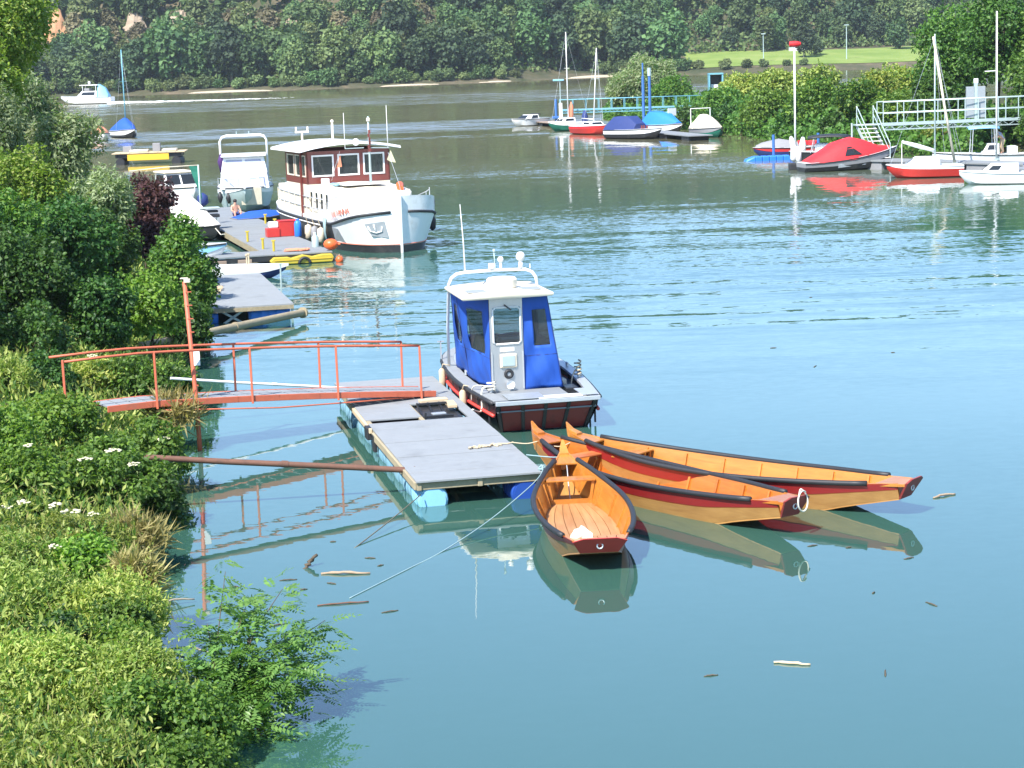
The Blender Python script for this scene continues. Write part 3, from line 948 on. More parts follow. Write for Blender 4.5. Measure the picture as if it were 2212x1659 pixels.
RL = {'willow': ('willow_shrub', 'pale grey-green willow bush at the tip of the peninsula', 'willow', 'willows at the peninsula tip'),
      'mid': ('green_bush', 'mid green bush on the peninsula shore behind the moored boats', 'bush', 'mid green bushes on the peninsula'),
      'dark': ('dark_bush', 'dark green bush hanging to the water on the peninsula shore', 'bush', 'dark bushes on the peninsula'),
      'yellow': ('yellow_bush', 'yellow-green bush on top of the peninsula', 'bush', 'yellow-green bushes on the peninsula'),
      'tree': ('peninsula_tree', 'tall green broadleaf tree behind the galvanised footbridge', 'tree', 'tall trees behind the footbridge')}
for i, (k, x, y, z, rx, rz_) in enumerate(RIGHT):
    nm, lb, ct, gp = RL[k]
    a, c = lerp(SHORE_R, y), lerp(BACK_R, y)
    g = right_ground(min(max((x - a) / (c - a), 0), 1), y)[2]
    shrub(k, x, y, z, rx, rz_, 300 + i, lb, ct, gp, nm, 0.22 + 0.0006 * y, lobes=34, ground=g, cover=0.95)
# low scrub that closes the gaps on the peninsula
rg = np.random.default_rng(8)
n = 26000
y = rg.uniform(128, 238, n)
t_ = rg.random(n) ** 1.5 * 0.5
q = np.array([right_ground(a, c) for a, c in zip(t_ * 12 / np.maximum(12, np.array([lerp(BACK_R, v) - lerp(SHORE_R, v) for v in y])) * 2, y)])
P = q + np.stack([np.zeros(n), np.zeros(n), rg.random(n) ** 1.4 * 1.5], 1)
Dv = nrm(rg.normal(size=(n, 3)) + np.array([0, 0, 0.2]))
N = nrm(rg.normal(size=(n, 3)) + np.array([0, -0.3, 0.6]))
N = nrm(N - Dv * np.sum(N * Dv, axis=1, keepdims=True))
Ls = rg.uniform(0.25, 0.5, n)
tag(leaf_object('scrub', P, Dv, N, Ls, Ls * 0.7, 'leaf_mid'), 'low green scrub covering the peninsula ground', 'scrub', kind='stuff')

# far woodland: a few tree shapes, copied as individuals
def far_proto(seed, r, h, n, m, size, lobes=18):
    rg = np.random.default_rng(seed)
    P, o, C = crown_points(rg, r, n, lobes + 8, (0.24, 0.46), 0.6)
    P[:, 2] += h
    Dv, N = leaf_dirs(rg, o, 0.35, 0.7)
    L = size * rg.uniform(0.6, 1.3, len(P))
    me = leaf_object('crown', P, Dv, N, L, L * 0.8, m, False)
    q = B()
    q.tube([(0, 0, -1), (0.1, 0, h * 0.5), (0, 0.1, h)], 0.28, 6, 0.12)
    for i in rg.permutation(len(C))[:5]:
        q.tube([(0, 0, h * 0.55), (C[i][0] * .6, C[i][1] * .6, h + C[i][2] * .7)], 0.12, 4, 0.05)
    tm = bpy.data.meshes.new('trunk')
    tm.from_pydata(q.v, [], q.f)
    tm.materials.append(MATS['bark_pale'])
    return me, tm
protos = []
for s_, r, h, m in [(1, (4.6, 4.6, 5.6), 6.2, 'far_green'), (2, (5.2, 5.0, 5.0), 5.8, 'far_green'), (3, (4.2, 4.2, 6.2), 7.0, 'far_dark'), (4, (5.4, 5.2, 5.4), 6.2, 'far_dark'), (5, (4.6, 4.4, 5.2), 6.0, 'far_olive'), (6, (3.6, 3.6, 6.4), 7.2, 'far_olive'), (7, (3.2, 3.2, 3.6), 4.4, 'far_dry'), (8, (2.6, 2.6, 2.1), 2.2, 'far_green'), (9, (2.8, 2.6, 1.7), 1.8, 'far_olive')]:
    protos.append(far_proto(s_, r, h, 2600 if s_ < 8 else 900, m, 1.0 if s_ < 8 else 0.7))
FL = ['full green broadleaf tree in the wood on the far river bank', 'dark broadleaf tree in the wood on the far river bank', 'olive green tree in the wood on the far river bank', 'small brown dry tree on the far hillside', 'low green bush along the far river shore', 'low olive bush along the far river shore']
FK = [0, 0, 1, 1, 2, 2, 3, 4, 5]
def far_tree(k, x, y, s_, rz_, dz=0.0):
    lb = FL[FK[k]]
    t = bpy.data.objects.new('far_tree' if k < 7 else 'far_bush', None)
    COL.objects.link(t)
    t.location = (x, y, far_z(x, y) - 0.2 + dz)
    t.rotation_euler = (0, 0, rz_)
    t.scale = (s_, s_, s_ * (0.9 + 0.25 * ((x * 7.3) % 1)))
    tag(t, lb, 'tree' if k < 7 else 'bush', lb.replace('tree in', 'trees in').replace('bush along', 'bushes along').replace('dry tree', 'dry trees'))
    for nm, me in (('crown', protos[k][0]), ('trunk', protos[k][1])):
        c = bpy.data.objects.new(nm, me)
        COL.objects.link(c)
        c.parent = t
        if nm == 'crown':
            c['kind'] = 'stuff'
rg = random.Random(4)
cnt = 0
rest = []
row = 0
v = 9.0
while v < 330:
    x = -215 + rg.uniform(0, 6)
    while x < 215:
        y0 = lerp(SHORE_F, x)
        xx, yv = x + rg.uniform(-2.5, 2.5), y0 + v + rg.uniform(-2.5, 2.5)
        x += rg.uniform(6.0, 9.5) if v < 70 else rg.uniform(9, 13)
        vv = yv - lerp(SHORE_F, xx)
        if 52 < xx < 185 and vv < 72:
            continue
        if 4 < xx < 26 and vv < 20:
            continue
        if abs(xx + 136) < 6 and 24 < vv < 62:
            continue
        if xx < -15 and 36 < vv < 85 and rg.random() < 0.72:          # rocky, dry part of the slope
            k = rg.choice([6, 6, 6, 4])
        else:
            k = rg.choice([0, 0, 0, 1, 1, 2, 2, 3, 4, 5] if xx < 60 else [0, 1, 1, 2, 3, 4, 5, 0])
        s_ = rg.choice([rg.uniform(0.6, 0.9), rg.uniform(0.8, 1.2), rg.uniform(1.1, 1.5)]) * (1.08 if vv < 25 else 0.95)
        inview = abs(xx) / yv < 0.27 and vv < 62 + (42 if xx > 50 else 0)
        if inview and cnt < 285:
            far_tree(k, xx, yv, s_, rg.uniform(0, 6.28))
            cnt += 1
        else:
            rest.append((xx, yv, s_))
    v += 8.5 if v < 60 else 12.0
# shore bushes
for i in range(64):
    x = -150 + i * 3.3 + rg.uniform(-1.5, 1.5)
    if 2 < x < 30 and rg.random() < 0.75:
        continue
    if x > 52:
        break
    far_tree(rg.choice([7, 8, 8]), x, lerp(SHORE_F, x) + rg.uniform(2.0, 5.5), rg.uniform(0.5, 1.1), rg.uniform(0, 6.28))
for i in range(7):
    x = 54 + i * 5.4 + rg.uniform(-2, 2)
    far_tree(rg.choice([7, 8]), x, lerp(SHORE_F, x) + rg.uniform(3.0, 6.5), rg.uniform(0.5, 0.95), rg.uniform(0, 6.28))
# three trees standing in the meadow by the road
for x, y, k, s_ in [(92, 612, 2, 0.8), (84, 640, 5, 0.9), (110, 655, 4, 0.95), (97, 622, 3, 0.6), (126, 640, 0, 0.8)]:
    far_tree(k, x, y, s_, x)
# bushes under the far trees, one mass
rg2 = np.random.default_rng(31)
n = 26000
xx = rg2.uniform(-190, 200, n)
vv = rg2.random(n) ** 1.2 * 70 + 5 + np.where((xx > 50) & (xx < 188), 62, 0) + np.where((xx > 2) & (xx < 28), 12, 0)
P = np.array([far_ground(a, c) for a, c in zip(xx, vv)]) + np.stack([np.zeros(n), np.zeros(n), rg2.random(n) ** 1.5 * 3.2], 1)
Dv, N = leaf_dirs(rg2, nrm(rg2.normal(size=(n, 3)) + np.array([0, -.3, .5])), 0.4, 0.9)
L = rg2.uniform(0.8, 1.9, n)
tag(leaf_object('understorey', P, Dv, N, L, L * 0.8, 'far_green'), 'dense low bushes filling the gaps under the far trees', 'understorey', kind='stuff')
# upper wood: one mass
rg2 = np.random.default_rng(21)
Pp, Dd, Nn, Ll = [], [], [], []
for (x, y, s_) in rest:
    P, o, C = crown_points(rg2, (4.6 * s_, 4.6 * s_, 5.4 * s_), 190, 9, (0.36, 0.52), 0.75)
    Dv, N = leaf_dirs(rg2, o, 0.35, 0.7)
    Pp.append(P + np.array([x, y, far_z(x, y) + 7.5 * s_])); Dd.append(Dv); Nn.append(N); Ll.append(rg2.uniform(1.8, 3.4, len(P)))
P, Dv, N, L = map(np.concatenate, (Pp, Dd, Nn, Ll))
tag(leaf_object('hill_wood', P, Dv, N, L, L * 0.85, 'far_green'), 'wood covering the upper slope of the far hill', 'wood', kind='stuff')
# bare rock on the dry slope
for k, (x, y, w, h, m) in enumerate([(-136, 622, 4.5, 7, 'rock_orange'), (-112, 622, 4, 3.5, 'rock_tan'), (-98, 620, 5, 3.2, 'rock_tan'), (-76, 614, 5, 3, 'rock_tan'), (-88, 616, 3.5, 2.4, 'rock_tan'), (-62, 612, 4, 3, 'rock_tan')]):
    q = B()
    rgk = np.random.default_rng(k)
    rs = []
    for j in range(7):
        tt = j / 6
        rs.append([((w * (1 - 0.75 * tt ** 1.5)) * math.cos(a) * rgk.uniform(.75, 1.15), 3.0 * (1 - 0.6 * tt) * math.sin(a) * rgk.uniform(.75, 1.15) + tt * 2, -2 + (h + 3) * tt + rgk.normal() * .2) for a in np.linspace(0, 6.28, 13)[:-1]])
    q.rings(rs)
    o = q.build('rock_outcrop', MATS[m])
    o.location = (x, y, far_z(x, y) + (2.5 if k == 0 else 3.5))
    tag(o, 'bare orange rock face high on the far hillside' if k == 0 else 'tan rock outcrop among the dry scrub of the far hillside', 'rock', None if k == 0 else 'tan rock outcrops on the far hillside')

# ---------------------------------------------------------------- grey pontoon dock in the foreground
def along(o, h, x, y, z=0.0):
    """world point for local x (to the right of heading h) and y (along h)"""
    return (o[0] + h[1] * x + h[0] * y, o[1] - h[0] * x + h[1] * y, z)

def barrel(name, par, c, ax, r, L, m, hoops=True):
    """drum lying along axis ax, with hoops and a recessed lid"""
    prof = [(0.0, .0), (0.0, .80), (0.03, .80), (0.03, .90), (.05, .97), (.10, 1.0)]
    for hh in (.32, .5, .68):
        prof += [(hh - .03, 1.0), (hh - .015, 1.05), (hh + .015, 1.05), (hh + .03, 1.0)]
    prof += [(.90, 1.0), (.95, .97), (.97, .90), (.97, .80), (1.0, .80), (1.0, 0.0)]
    rs = []
    for t, k in prof:
        ring = []
        for j in range(18):
            a = 2 * math.pi * j / 18
            u, w, s_ = max(k, .01) * r * math.cos(a), max(k, .01) * r * math.sin(a), (t - .5) * L
            ring.append((c[0] + u, c[1] + s_, c[2] + w) if ax == 'y' else (c[0] + s_, c[1] + u, c[2] + w))
        rs.append(ring)
    o = B().rings(rs).build(name, MATS[m], par, smooth='auto')
    return o

DK = (-0.62, 35.10)
DH = (-0.207, 0.978)
dock = thing('floating_dock', 'grey panelled floating dock on blue drums beside the workboat', 'dock', (*DK, 0), head(*DH))
HW = 1.19
gap = 0.026
def panel(x0, x1, y0, y1, z=0.5, m='deck_grey'):
    B().box(((x0 + x1) / 2, (y0 + y1) / 2, z - .02), (x1 - x0 - gap, y1 - y0 - gap, .04)).build('deck_panel', MATS[m], dock, bevel=.006)
for i in range(8):
    panel(-HW, HW, i * .75, (i + 1) * .75, .5 + .004 * math.sin(i * 2.7))
panel(-HW, .02, 6.42, 7.2)
panel(-HW, .02, 7.2, 8.0)
panel(.93, HW, 6.0, 8.0)
for i in range(5):
    panel(-HW, HW, 8.0 + i * .72, 8.0 + (i + 1) * .72, .5 + .003 * math.sin(i * 1.7))
for x, m in ((-1.12, 'weathered_wood'), (0, 'weathered_wood'), (1.12, 'weathered_wood')):
    B().box((x, 5.8, .395), (.09, 11.5, .17)).build('frame_beam', MATS[m], dock, bevel=.01)
for yv in (.12, 2.9, 5.75, 8.25, 11.4):
    B().box((0, yv, .38), (2.2, .07, .13)).build('cross_beam', MATS['weathered_wood'], dock, bevel=.008)
B().box((-1.205, 7.3, .43), (.06, 3.6, .10)).build('edge_board', MATS['pale_wood'], dock, bevel=.008)
B().box((-1.20, 2.6, .40), (.05, 5.1, .14), rz=.004).build('edge_board', MATS['weathered_wood'], dock, bevel=.008)
B().box((-1.22, 5.75, .36), (.12, .34, .26)).build('bumper_block', MATS['black_rubber'], dock, bevel=.02)
B().box((-1.21, 4.95, .28), (.08, .22, .34)).build('bumper_block', MATS['black_rubber'], dock, bevel=.02)
# hatch: timber pieces and a black steel bracket
B().box((.55, 8.02, .545), (.62, .22, .07), rz=.1).build('timber_piece', MATS['pale_wood'], dock, bevel=.01)
B().box((.83, 7.4, .545), (.20, .62, .07), rz=-.05).build('timber_piece', MATS['pale_wood'], dock, bevel=.01)
B().box((-.13, 7.0, .405), (2.1, 1.95, .03)).build('hatch_shade', MATS['black_paint'], dock)  # black sheet stands in for the shade inside the deck opening
q = B()
for x in (.10, .34, .58):
    q.bar((x, 6.25, .30), (x, 7.5, .58), .04, .05)
q.bar((.06, 6.5, .46), (.72, 6.5, .46), .05, .05)
q.bar((.06, 7.3, .60), (.72, 7.3, .60), .05, .05)
q.bar((.08, 6.3, .15), (.08, 6.3, .6), .05, .05)
q.build('bracket', MATS['black_paint'], dock, bevel=.006)
B().box((.42, 6.62, .50), (.30, .16, .03), rz=.1).build('bracket_plate', MATS['aluminium'], dock, bevel=.005)
# drums
for i in range(11):
    barrel('drum', dock, (-.86, .55 + i * 1.02, .10), 'y', .285, .9, 'barrel_pale' if i == 0 else 'barrel_worn_shaded')
    barrel('drum', dock, (.86, .55 + i * 1.02, .10), 'y', .285, .9, 'barrel_dark' if i in (0, 3, 4) else 'barrel_pale')
# rope heap lying on the deck with its tail over the edge
def rope(name, pts, r, m, label, par=None, seg=6, sag=0.0, cat='rope', group=None):
    P = [Vector(p) for p in pts]
    out = []
    for i in range(len(P) - 1):
        for j in range(6):
            u = j / 6
            p0, p1, p2, p3 = P[max(i - 1, 0)], P[i], P[i + 1], P[min(i + 2, len(P) - 1)]
            out.append(0.5 * ((2 * p1) + (-p0 + p2) * u + (2 * p0 - 5 * p1 + 4 * p2 - p3) * u * u + (-p0 + 3 * p1 - 3 * p2 + p3) * u ** 3))
    out.append(P[-1])
    o = B().tube(out, r, seg).build(name, MATS[m], par, smooth=True)
    if label:
        tag(o, label, cat, group)
    return o
rg = random.Random(9)
pts = []
for i in range(26):
    x = .28 + .62 * i / 25
    pts.append(along(DK, DH, x + .07 * math.sin(i * 1.9), 2.55 + .10 * math.sin(i * 2.6) + .12 * (i / 25), .515 + .012 * (i % 3)))
pts += [along(DK, DH, 1.08, 2.72, .52), along(DK, DH, 1.2, 2.75, .535)]
rope('mooring_line', pts, .014, 'rope_tan', 'tangled tan rope lying on the grey floating dock')

# orange-red gangway from bank to dock
GA, GB = Vector((-8.45, 40.25, 1.20)), Vector((-1.95, 44.15, .585))
gw = thing('gangway', 'orange-red steel gangway with two handrails from bank to dock', 'gangway', GA, 0)
gd = GB - GA
gl = gd.length
fx = gd.normalized()
sx = Vector((-fx.y, fx.x, 0)).normalized()          # away from the camera
uz = Vector((0, 0, 1))
def G(t, side, z):
    return fx * (t * gl) + sx * (side * .42) + uz * (z + .24 * max(t, 0) * max(1 - t, 0) - .35 * max(.12 - t, 0))
for s_ in (-1, 1):
    q = B()
    for k in range(8):
        q.bar(G(k / 8, s_, -.02), G((k + 1) / 8 + .004, s_, -.02), .045, .13)
    q.build('side_beam', MATS['orange_red_steel'], gw, bevel=.006)
    q = B()
    q.tube([G(-.115, s_, 1.02)] + [G(k / 10, s_, 1.06) for k in range(10)] + [G(.955, s_, 1.06)], .026, 8)
    q.build('handrail', MATS['orange_red_steel'], gw, smooth=True)
    if s_ < 0:
        q = B()
        q.tube([G(.16, s_, -.16), G(.5, s_, -.24), G(.75, s_, -.17), G(.93, s_, -.09)], .016, 6)
        q.build('truss_rod', MATS['orange_red_steel'], gw, smooth=True)
    for t in (-.115, .14, .42, .685, .955):
        if s_ > 0 and t < .3:
            continue
        q = B()
        q.bar(G(t, s_ * 1.06, -.12), G(t, s_ * 1.02, 1.06), .045)
        q.build('rail_post', MATS['orange_red_steel'], gw, bevel=.004)
nb = 26
for i in range(nb):
    q = B()
    a, c = (i + .06) / nb, (i + .94) / nb
    q.hexa([G(a, -.93, .005), G(c, -.93, .005), G(c, .93, .005), G(a, .93, .005)], [G(a, -.93, .035), G(c, -.93, .035), G(c, .93, .035), G(a, .93, .035)])
    q.build('tread_plank', MATS['deck_grey'], gw)
# tall red post clamped to the gangway, with a lamp and a white plate
post = thing('mooring_post', 'tall leaning red post with a small lamp beside the gangway', 'post', (-6.63, 41.05, -.6))
B().tube([(.04, .0, 0), (.02, .02, 1.6), (-.10, .15, 4.15)], .052, 8, .045).build('pole', MATS['orange_red_steel'], post, smooth=True)
q = B()
for k in range(9):
    z = 1.7 + k * .28
    q.box((-.045 * z / 2.2 + .06, .02 + .03 * z - .05, z), (.12, .02, .018))
q.build('step_pegs', MATS['orange_red_steel'], post)
q = B()
q.box((-.04, .12, 4.17), (.13, .10, .08)).box((-.10, .13, 4.22), (.16, .11, .025))
q.build('lamp_head', MATS['canvas_beige'], post, bevel=.01)
B().box((.08, .02, 2.55), (.13, .02, .30)).build('sign_plate', MATS['white_paint'], post)
# booms that hold the docks off the bank
def pole_thing(name, a, b_, r, m, label, cat='boom', flange=True):
    a, b_ = Vector(a), Vector(b_)
    t = thing(name, label, cat, a)
    d = b_ - a
    B().tube([(0, 0, 0), d * .35 + Vector((0, 0, -.01)), d * .7, d], r, 10).build('pipe', MATS[m], t, smooth='auto')
    if flange:
        e = d.normalized()
        B().tube([d - e * .05, d + e * .03], r * 1.5, 10).build('flange', MATS[m], t, smooth='auto')
        B().tube([d * .55 - e * .06, d * .55 + e * .06], r * 1.18, 10).build('collar', MATS[m], t, smooth='auto')
    return t
pole_thing('mooring_boom', (-7.1, 35.05, 1.12), (-1.83, 36.2, .42), .055, 'rust_steel', 'brown rusty pipe boom from the bank to the floating dock')
pole_thing('white_pipe', (-7.6, 43.8, 1.12), (-3.6, 45.45, .46), .032, 'white_paint', 'thin white pipe from bank to dock behind the gangway')
pole_thing('concrete_boom', (-9.9, 52.6, .62), (-6.39, 61.2, .30), .115, 'weathered_wood', 'thick weathered beige boom running out from the bank bushes')

# ropes around the dock
rope('mooring_line', [along(DK, DH, 1.17, .05, .52), (.30, 34.65, .42), (-.45, 33.15, .16), (-1.22, 31.68, .008), (-1.75, 30.6, .006), (-2.15, 29.8, .006), (-2.55, 29.0, .006)], .0095, 'rope_blue', 'long pale blue rope from the dock corner into the water')
rope('mooring_line', [along(DK, DH, -1.1, .02, .25), (-2.2, 33.5, .11), (-2.72, 32.1, -.01)], .010, 'rope_wet', 'thin dark line from the pale drum into the water')
q = B()
for k in range(4):
    a = along(DK, DH, 1.16, .06 + .03 * k, .53)
    q.torus(a, .06, .016, 'xyz'[k % 3], 10, 5)
o = q.build('rope_knot', MATS['rope_blue'])
tag(o, 'blue rope knot on the dock corner above the navy drum', 'knot')

# ---------------------------------------------------------------- three flat-bottomed wooden boats
def zille(name, label, loc, rz, L, wt, zt, zb, inner, group, floor_boards=True, aft_deck=False, ring_rope=False, end_dark=True, taper=.72):
    t = thing(name, label, 'boat', loc, rz, group)
    N = 29
    st = [i / (N - 1) for i in range(N)]
    Y = lambda u: (u - .5) * L
    def P(u, s_, k, off=0.0):
        """point on the side: k=0 bottom, 1 top; off = outwards"""
        w = smoothtab(wt, u)
        wb = w * (taper + .0 * u)
        zz = smoothtab(zb, u) + (smoothtab(zt, u) - smoothtab(zb, u)) * k
        x = wb + (w - wb) * k
        return (s_ * (x + off), Y(u), zz)
    for s_ in (-1, 1):
        rs = []
        for u in st:
            rs.append([P(u, s_, 0), P(u, s_, .5), P(u, s_, 1), P(u, s_, 1, -.028), P(u, s_, .5, -.028), P(u, s_, 0, -.028)])
        B().rings(rs).build('side_plank', MATS[inner], t, smooth='auto')
        rs = []
        for u in [v for v in st]:
            rs.append([P(u, s_, .0, .004), P(u, s_, .55, .006), P(u, s_, .55, .001), P(u, s_, .0, .001)])
        B().rings(rs).build('lower_strake', MATS['zille_out'], t, smooth='auto')
        rs = []
        for u in [v for v in st if v < .93]:
            rs.append([P(u, s_, .58, .008), P(u, s_, .97, .012), P(u, s_, .97, .001), P(u, s_, .58, .001)])
        B().rings(rs).build('red_strake', MATS['strake_red'], t, smooth='auto')
        pts = [P(u, s_, 1.02, .005) for u in st if .05 < u < .93]
        q = B().tube(pts, .046, 8)
        q.build('gunwale', MATS['black_rubber'], t, smooth=True)
        # ribs
        nr = int(L / .72)
        for i in range(1, nr):
            u = (i + .15) / nr
            if u > .88:
                continue
            a, c = Vector(P(u, s_, .12, -.045)), Vector(P(u, s_, .94, -.045))
            B().bar(a, c, .05, .035).build('rib', MATS[inner], t)
    # bottom
    top = [[P(u, -1, 0), P(u, 1, 0)] for u in st]
    rs = [[(a[0], a[1], a[2]), (b_[0], b_[1], b_[2]), (b_[0], b_[1], b_[2] - .03), (a[0], a[1], a[2] - .03)] for a, b_ in top]
    B().rings(rs).build('bottom', MATS['zille_out'], t, smooth='auto')
    # inside floor, boards along the boat
    fu = [u for u in st if smoothtab(zb, u) < .05 and .05 < u < .95]
    ua, ub = fu[0], fu[-1]
    FZ = .075
    nb = 7
    for i in range(nb):
        segs = [(ua, ub)]
        for (s0, s1) in segs:
            us_ = [s0 + (s1 - s0) * j / 12 for j in range(13)]
            lo, hi = [], []
            for u in us_:
                k = max(0, (FZ - smoothtab(zb, u)) / (smoothtab(zt, u) - smoothtab(zb, u)))
                w = abs(P(u, 1, k, -.03)[0])
                lo.append((-w + 2 * w * (i + .03) / nb, Y(u)))
                hi.append((-w + 2 * w * (i + .97) / nb, Y(u)))
            q = B()
            q.rings([[(a[0], a[1], FZ), (c[0], c[1], FZ), (c[0], c[1], FZ - .02), (a[0], a[1], FZ - .02)] for a, c in zip(lo, hi)])
            q.build('floorboard', MATS['zille_floor'], t)
    if aft_deck:                                                   # raised stern platform of short boards
        for i in range(nb):
            rs = []
            for j in range(5):
                u = .035 + (.185 - .035) * j / 4
                z_ = .42 - .10 * j / 4
                k = max(0, (z_ - smoothtab(zb, u)) / (smoothtab(zt, u) - smoothtab(zb, u)))
                w = abs(P(u, 1, k, -.035)[0])
                x0, x1 = -w + 2 * w * (i + .04) / nb, -w + 2 * w * (i + .96) / nb
                rs.append([(x0, Y(u), z_), (x1, Y(u), z_), (x1, Y(u), z_ - .02), (x0, Y(u), z_ - .02)])
            B().rings(rs).build('platform_board', MATS['zille_floor'], t)
        u = .187
        w = abs(P(u, 1, .5, -.04)[0])
        B().box((0, Y(u), .25), (2 * w, .025, .12)).build('platform_riser', MATS['zille_seat'], t)
    q = B()
    rs = []
    for u in [ua + (ub - ua) * j / 12 for j in range(13)]:
        k = max(0, (FZ - .04 - smoothtab(zb, u)) / (smoothtab(zt, u) - smoothtab(zb, u)))
        w = abs(P(u, 1, k, -.02)[0])
        rs.append([(-w, Y(u), FZ - .035), (w, Y(u), FZ - .035), (w, Y(u), FZ - .045), (-w, Y(u), FZ - .045)])
    q.rings(rs).build('bilge_board', MATS['zille_seat'], t)
    # thwart near the bow with a bulkhead frame below it
    u = .80
    w, zz = smoothtab(wt, u), smoothtab(zt, u)
    for j in range(2):
        B().box((0, Y(u) + (j - .5) * .17, zz - .075), (2 * w * .93, .16, .028)).build('thwart', MATS['zille_seat' if inner == 'zille_orange' and not aft_deck else inner], t, bevel=.004)
    for s_ in (-1, 1):
        B().bar((s_ * w * .72, Y(u) - .1, FZ), (s_ * w * .86, Y(u) - .1, zz - .09), .05, .04).build('thwart_leg', MATS[inner], t)
    B().box((0, Y(u) - .08, FZ + .04), (w * 1.35, .03, .08)).build('frame_sill', MATS[inner], t)
    # bow deck and rising horn
    u0 = .915
    w0, z0 = smoothtab(wt, u0), smoothtab(zt, u0)
    w1, z1 = smoothtab(wt, 1), smoothtab(zt, 1)
    q = B()
    q.hexa([(-w0 * .95, Y(u0), z0 - .05), (w0 * .95, Y(u0), z0 - .05), (w1, Y(1), z1 - .06), (-w1, Y(1), z1 - .06)],
           [(-w0 * .95, Y(u0), z0 - .02), (w0 * .95, Y(u0), z0 - .02), (w1, Y(1), z1 - .01), (-w1, Y(1), z1 - .01)])
    q.build('bow_deck', MATS[inner], t, bevel=.004)
    q = B()
    zb1 = smoothtab(zb, 1)
    q.rings([[(-.085, Y(.975), zb1 - .02), (.085, Y(.975), zb1 - .02), (.085, Y(.975), z1 + .0), (-.085, Y(.975), z1 + .0)],
             [(-.075, Y(1), zb1 + .04), (.075, Y(1), zb1 + .04), (.07, Y(1), z1 + .06), (-.07, Y(1), z1 + .06)],
             [(-.03, Y(1) + .10, z1 - .02), (.03, Y(1) + .10, z1 - .02), (.022, Y(1) + .13, z1 + .19), (-.022, Y(1) + .13, z1 + .19)]])
    q.build('stem_head', MATS[inner], t, bevel=.008)
    # raked end board with arched top
    w, wb = smoothtab(wt, 0), smoothtab(wt, 0) * taper
    z0, z1 = smoothtab(zb, 0), smoothtab(zt, 0)
    y0 = Y(0)
    prof = [(-wb, z0 - .02), (wb, z0 - .02), (w + .01, z1 + .02), (w * .62, z1 + .075), (-w * .62, z1 + .075), (-w - .01, z1 + .02)]
    def raked(z):
        return y0 - .16 * (z - z0) / max(z1 - z0, .1)
    q = B()
    q.add([(x, raked(z) - .035, z) for x, z in prof] + [(x, raked(z) + .01, z) for x, z in prof], [tuple(range(6)), tuple(range(6, 12))[::-1]] + [(i, 6 + i, 6 + (i + 1) % 6, (i + 1) % 6) for i in range(6)])
    q.build('end_board', MATS['dark_red_paint' if end_dark else 'bright_red_paint'], t, bevel=.008)
    if not aft_deck:
        u = .055
        wa, za = smoothtab(wt, u), smoothtab(zt, u)
        q = B()
        q.hexa([(-w * .98, y0 - .14, z1 - .05), (w * .98, y0 - .14, z1 - .05), (wa * .97, Y(u), za - .05), (-wa * .97, Y(u), za - .05)], [(-w * .98, y0 - .14, z1 + .0), (w * .98, y0 - .14, z1 + .0), (wa * .97, Y(u), za), (-wa * .97, Y(u), za)])
        q.build('end_deck', MATS[inner], t, bevel=.004)
    zc = (z0 + z1) / 2 + .03
    B().torus((0, raked(zc) - .05, zc), .045, .013, 'y', 14, 6).build('ring', MATS['aluminium'], t, smooth=True)
    if ring_rope:
        pts = [(.05, raked(zc) - .06, zc - .02)]
        for k in range(12):
            a = k / 11 * math.pi * 2.2
            pts.append((.05 + .14 * math.sin(a), y0 - .26 + .05 * math.cos(a * .7), zc + .10 + .17 * math.cos(a)))
        rope('rope_loop', pts, .014, 'rope_white', None, t)
    return t

WT23 = [(0, .27), (.1, .43), (.25, .61), (.45, .72), (.6, .70), (.75, .57), (.9, .29), (1, .08)]
ZT = [(0, .60), (.15, .53), (.45, .47), (.7, .52), (.9, .66), (1, .78)]
ZB = [(0, .33), (.12, .15), (.24, -.04), (.5, -.1), (.75, -.06), (.88, .12), (1, .48)]
def place(stern, bow):
    s_, b_ = Vector(stern), Vector(bow)
    d = b_ - s_
    return ((s_ + b_) / 2, head(d.x, d.y), d.length)
c, a, L = place((4.50, 32.05), (.43, 37.80))
zille('wooden_boat', 'varnished orange wooden boat with white rope looped through its end ring', (c.x, c.y, 0), a, L, WT23, ZT, ZB, 'zille_orange', 'varnished wooden boats moored at the dock', ring_rope=True)
c, a, L = place((6.62, 33.1), (1.12, 37.60))
b3 = zille('wooden_boat', 'long amber wooden boat with small white block, beyond the other two', (c.x, c.y, 0), a, L, WT23, ZT, ZB, 'zille_amber', 'varnished wooden boats moored at the dock')
WT1 = [(0, .42), (.08, .53), (.2, .68), (.38, .78), (.55, .76), (.7, .62), (.85, .38), (.93, .2), (1, .07)]
c, a, L = place((1.26, 30.05), (.90, 35.75))
b1 = zille('wooden_boat', 'wide wooden boat with planked floor and red arched stern board', (c.x, c.y, 0), a, L, WT1, [(0, .52), (.15, .49), (.45, .47), (.7, .52), (.9, .66), (1, .78)], ZB, 'zille_amber', 'varnished wooden boats moored at the dock', aft_deck=True, end_dark=False)
# bailer left in the near boat
rgc = random.Random(3)
o = B().rings([[(.19 * k * math.cos(j * .571) * rgc.uniform(.78, 1.15), .14 * k * math.sin(j * .571) * rgc.uniform(.78, 1.15), max(0, z + rgc.uniform(-.012, .012))) for j in range(11)] for k, z in ((1.05, 0), (.85, .05), (.55, .12), (.3, .155), (.08, .185))]).build('canvas_bundle', MATS['canvas_white'])
o.location = (1.03, 31.0, .325)
tag(o, 'crumpled white cloth on the stern platform of the wide wooden boat', 'cloth')
o = B().box((0, 0, .03), (.22, .10, .06)).build('foam_block', MATS['canvas_beige'], bevel=.015)
v = Vector((4.62 - 1.12, 34.74 - 37.6, 0)).normalized()
o.location = (2.72, 36.62, .078)
tag(o, 'small pale foam block lying in the long amber boat', 'block')
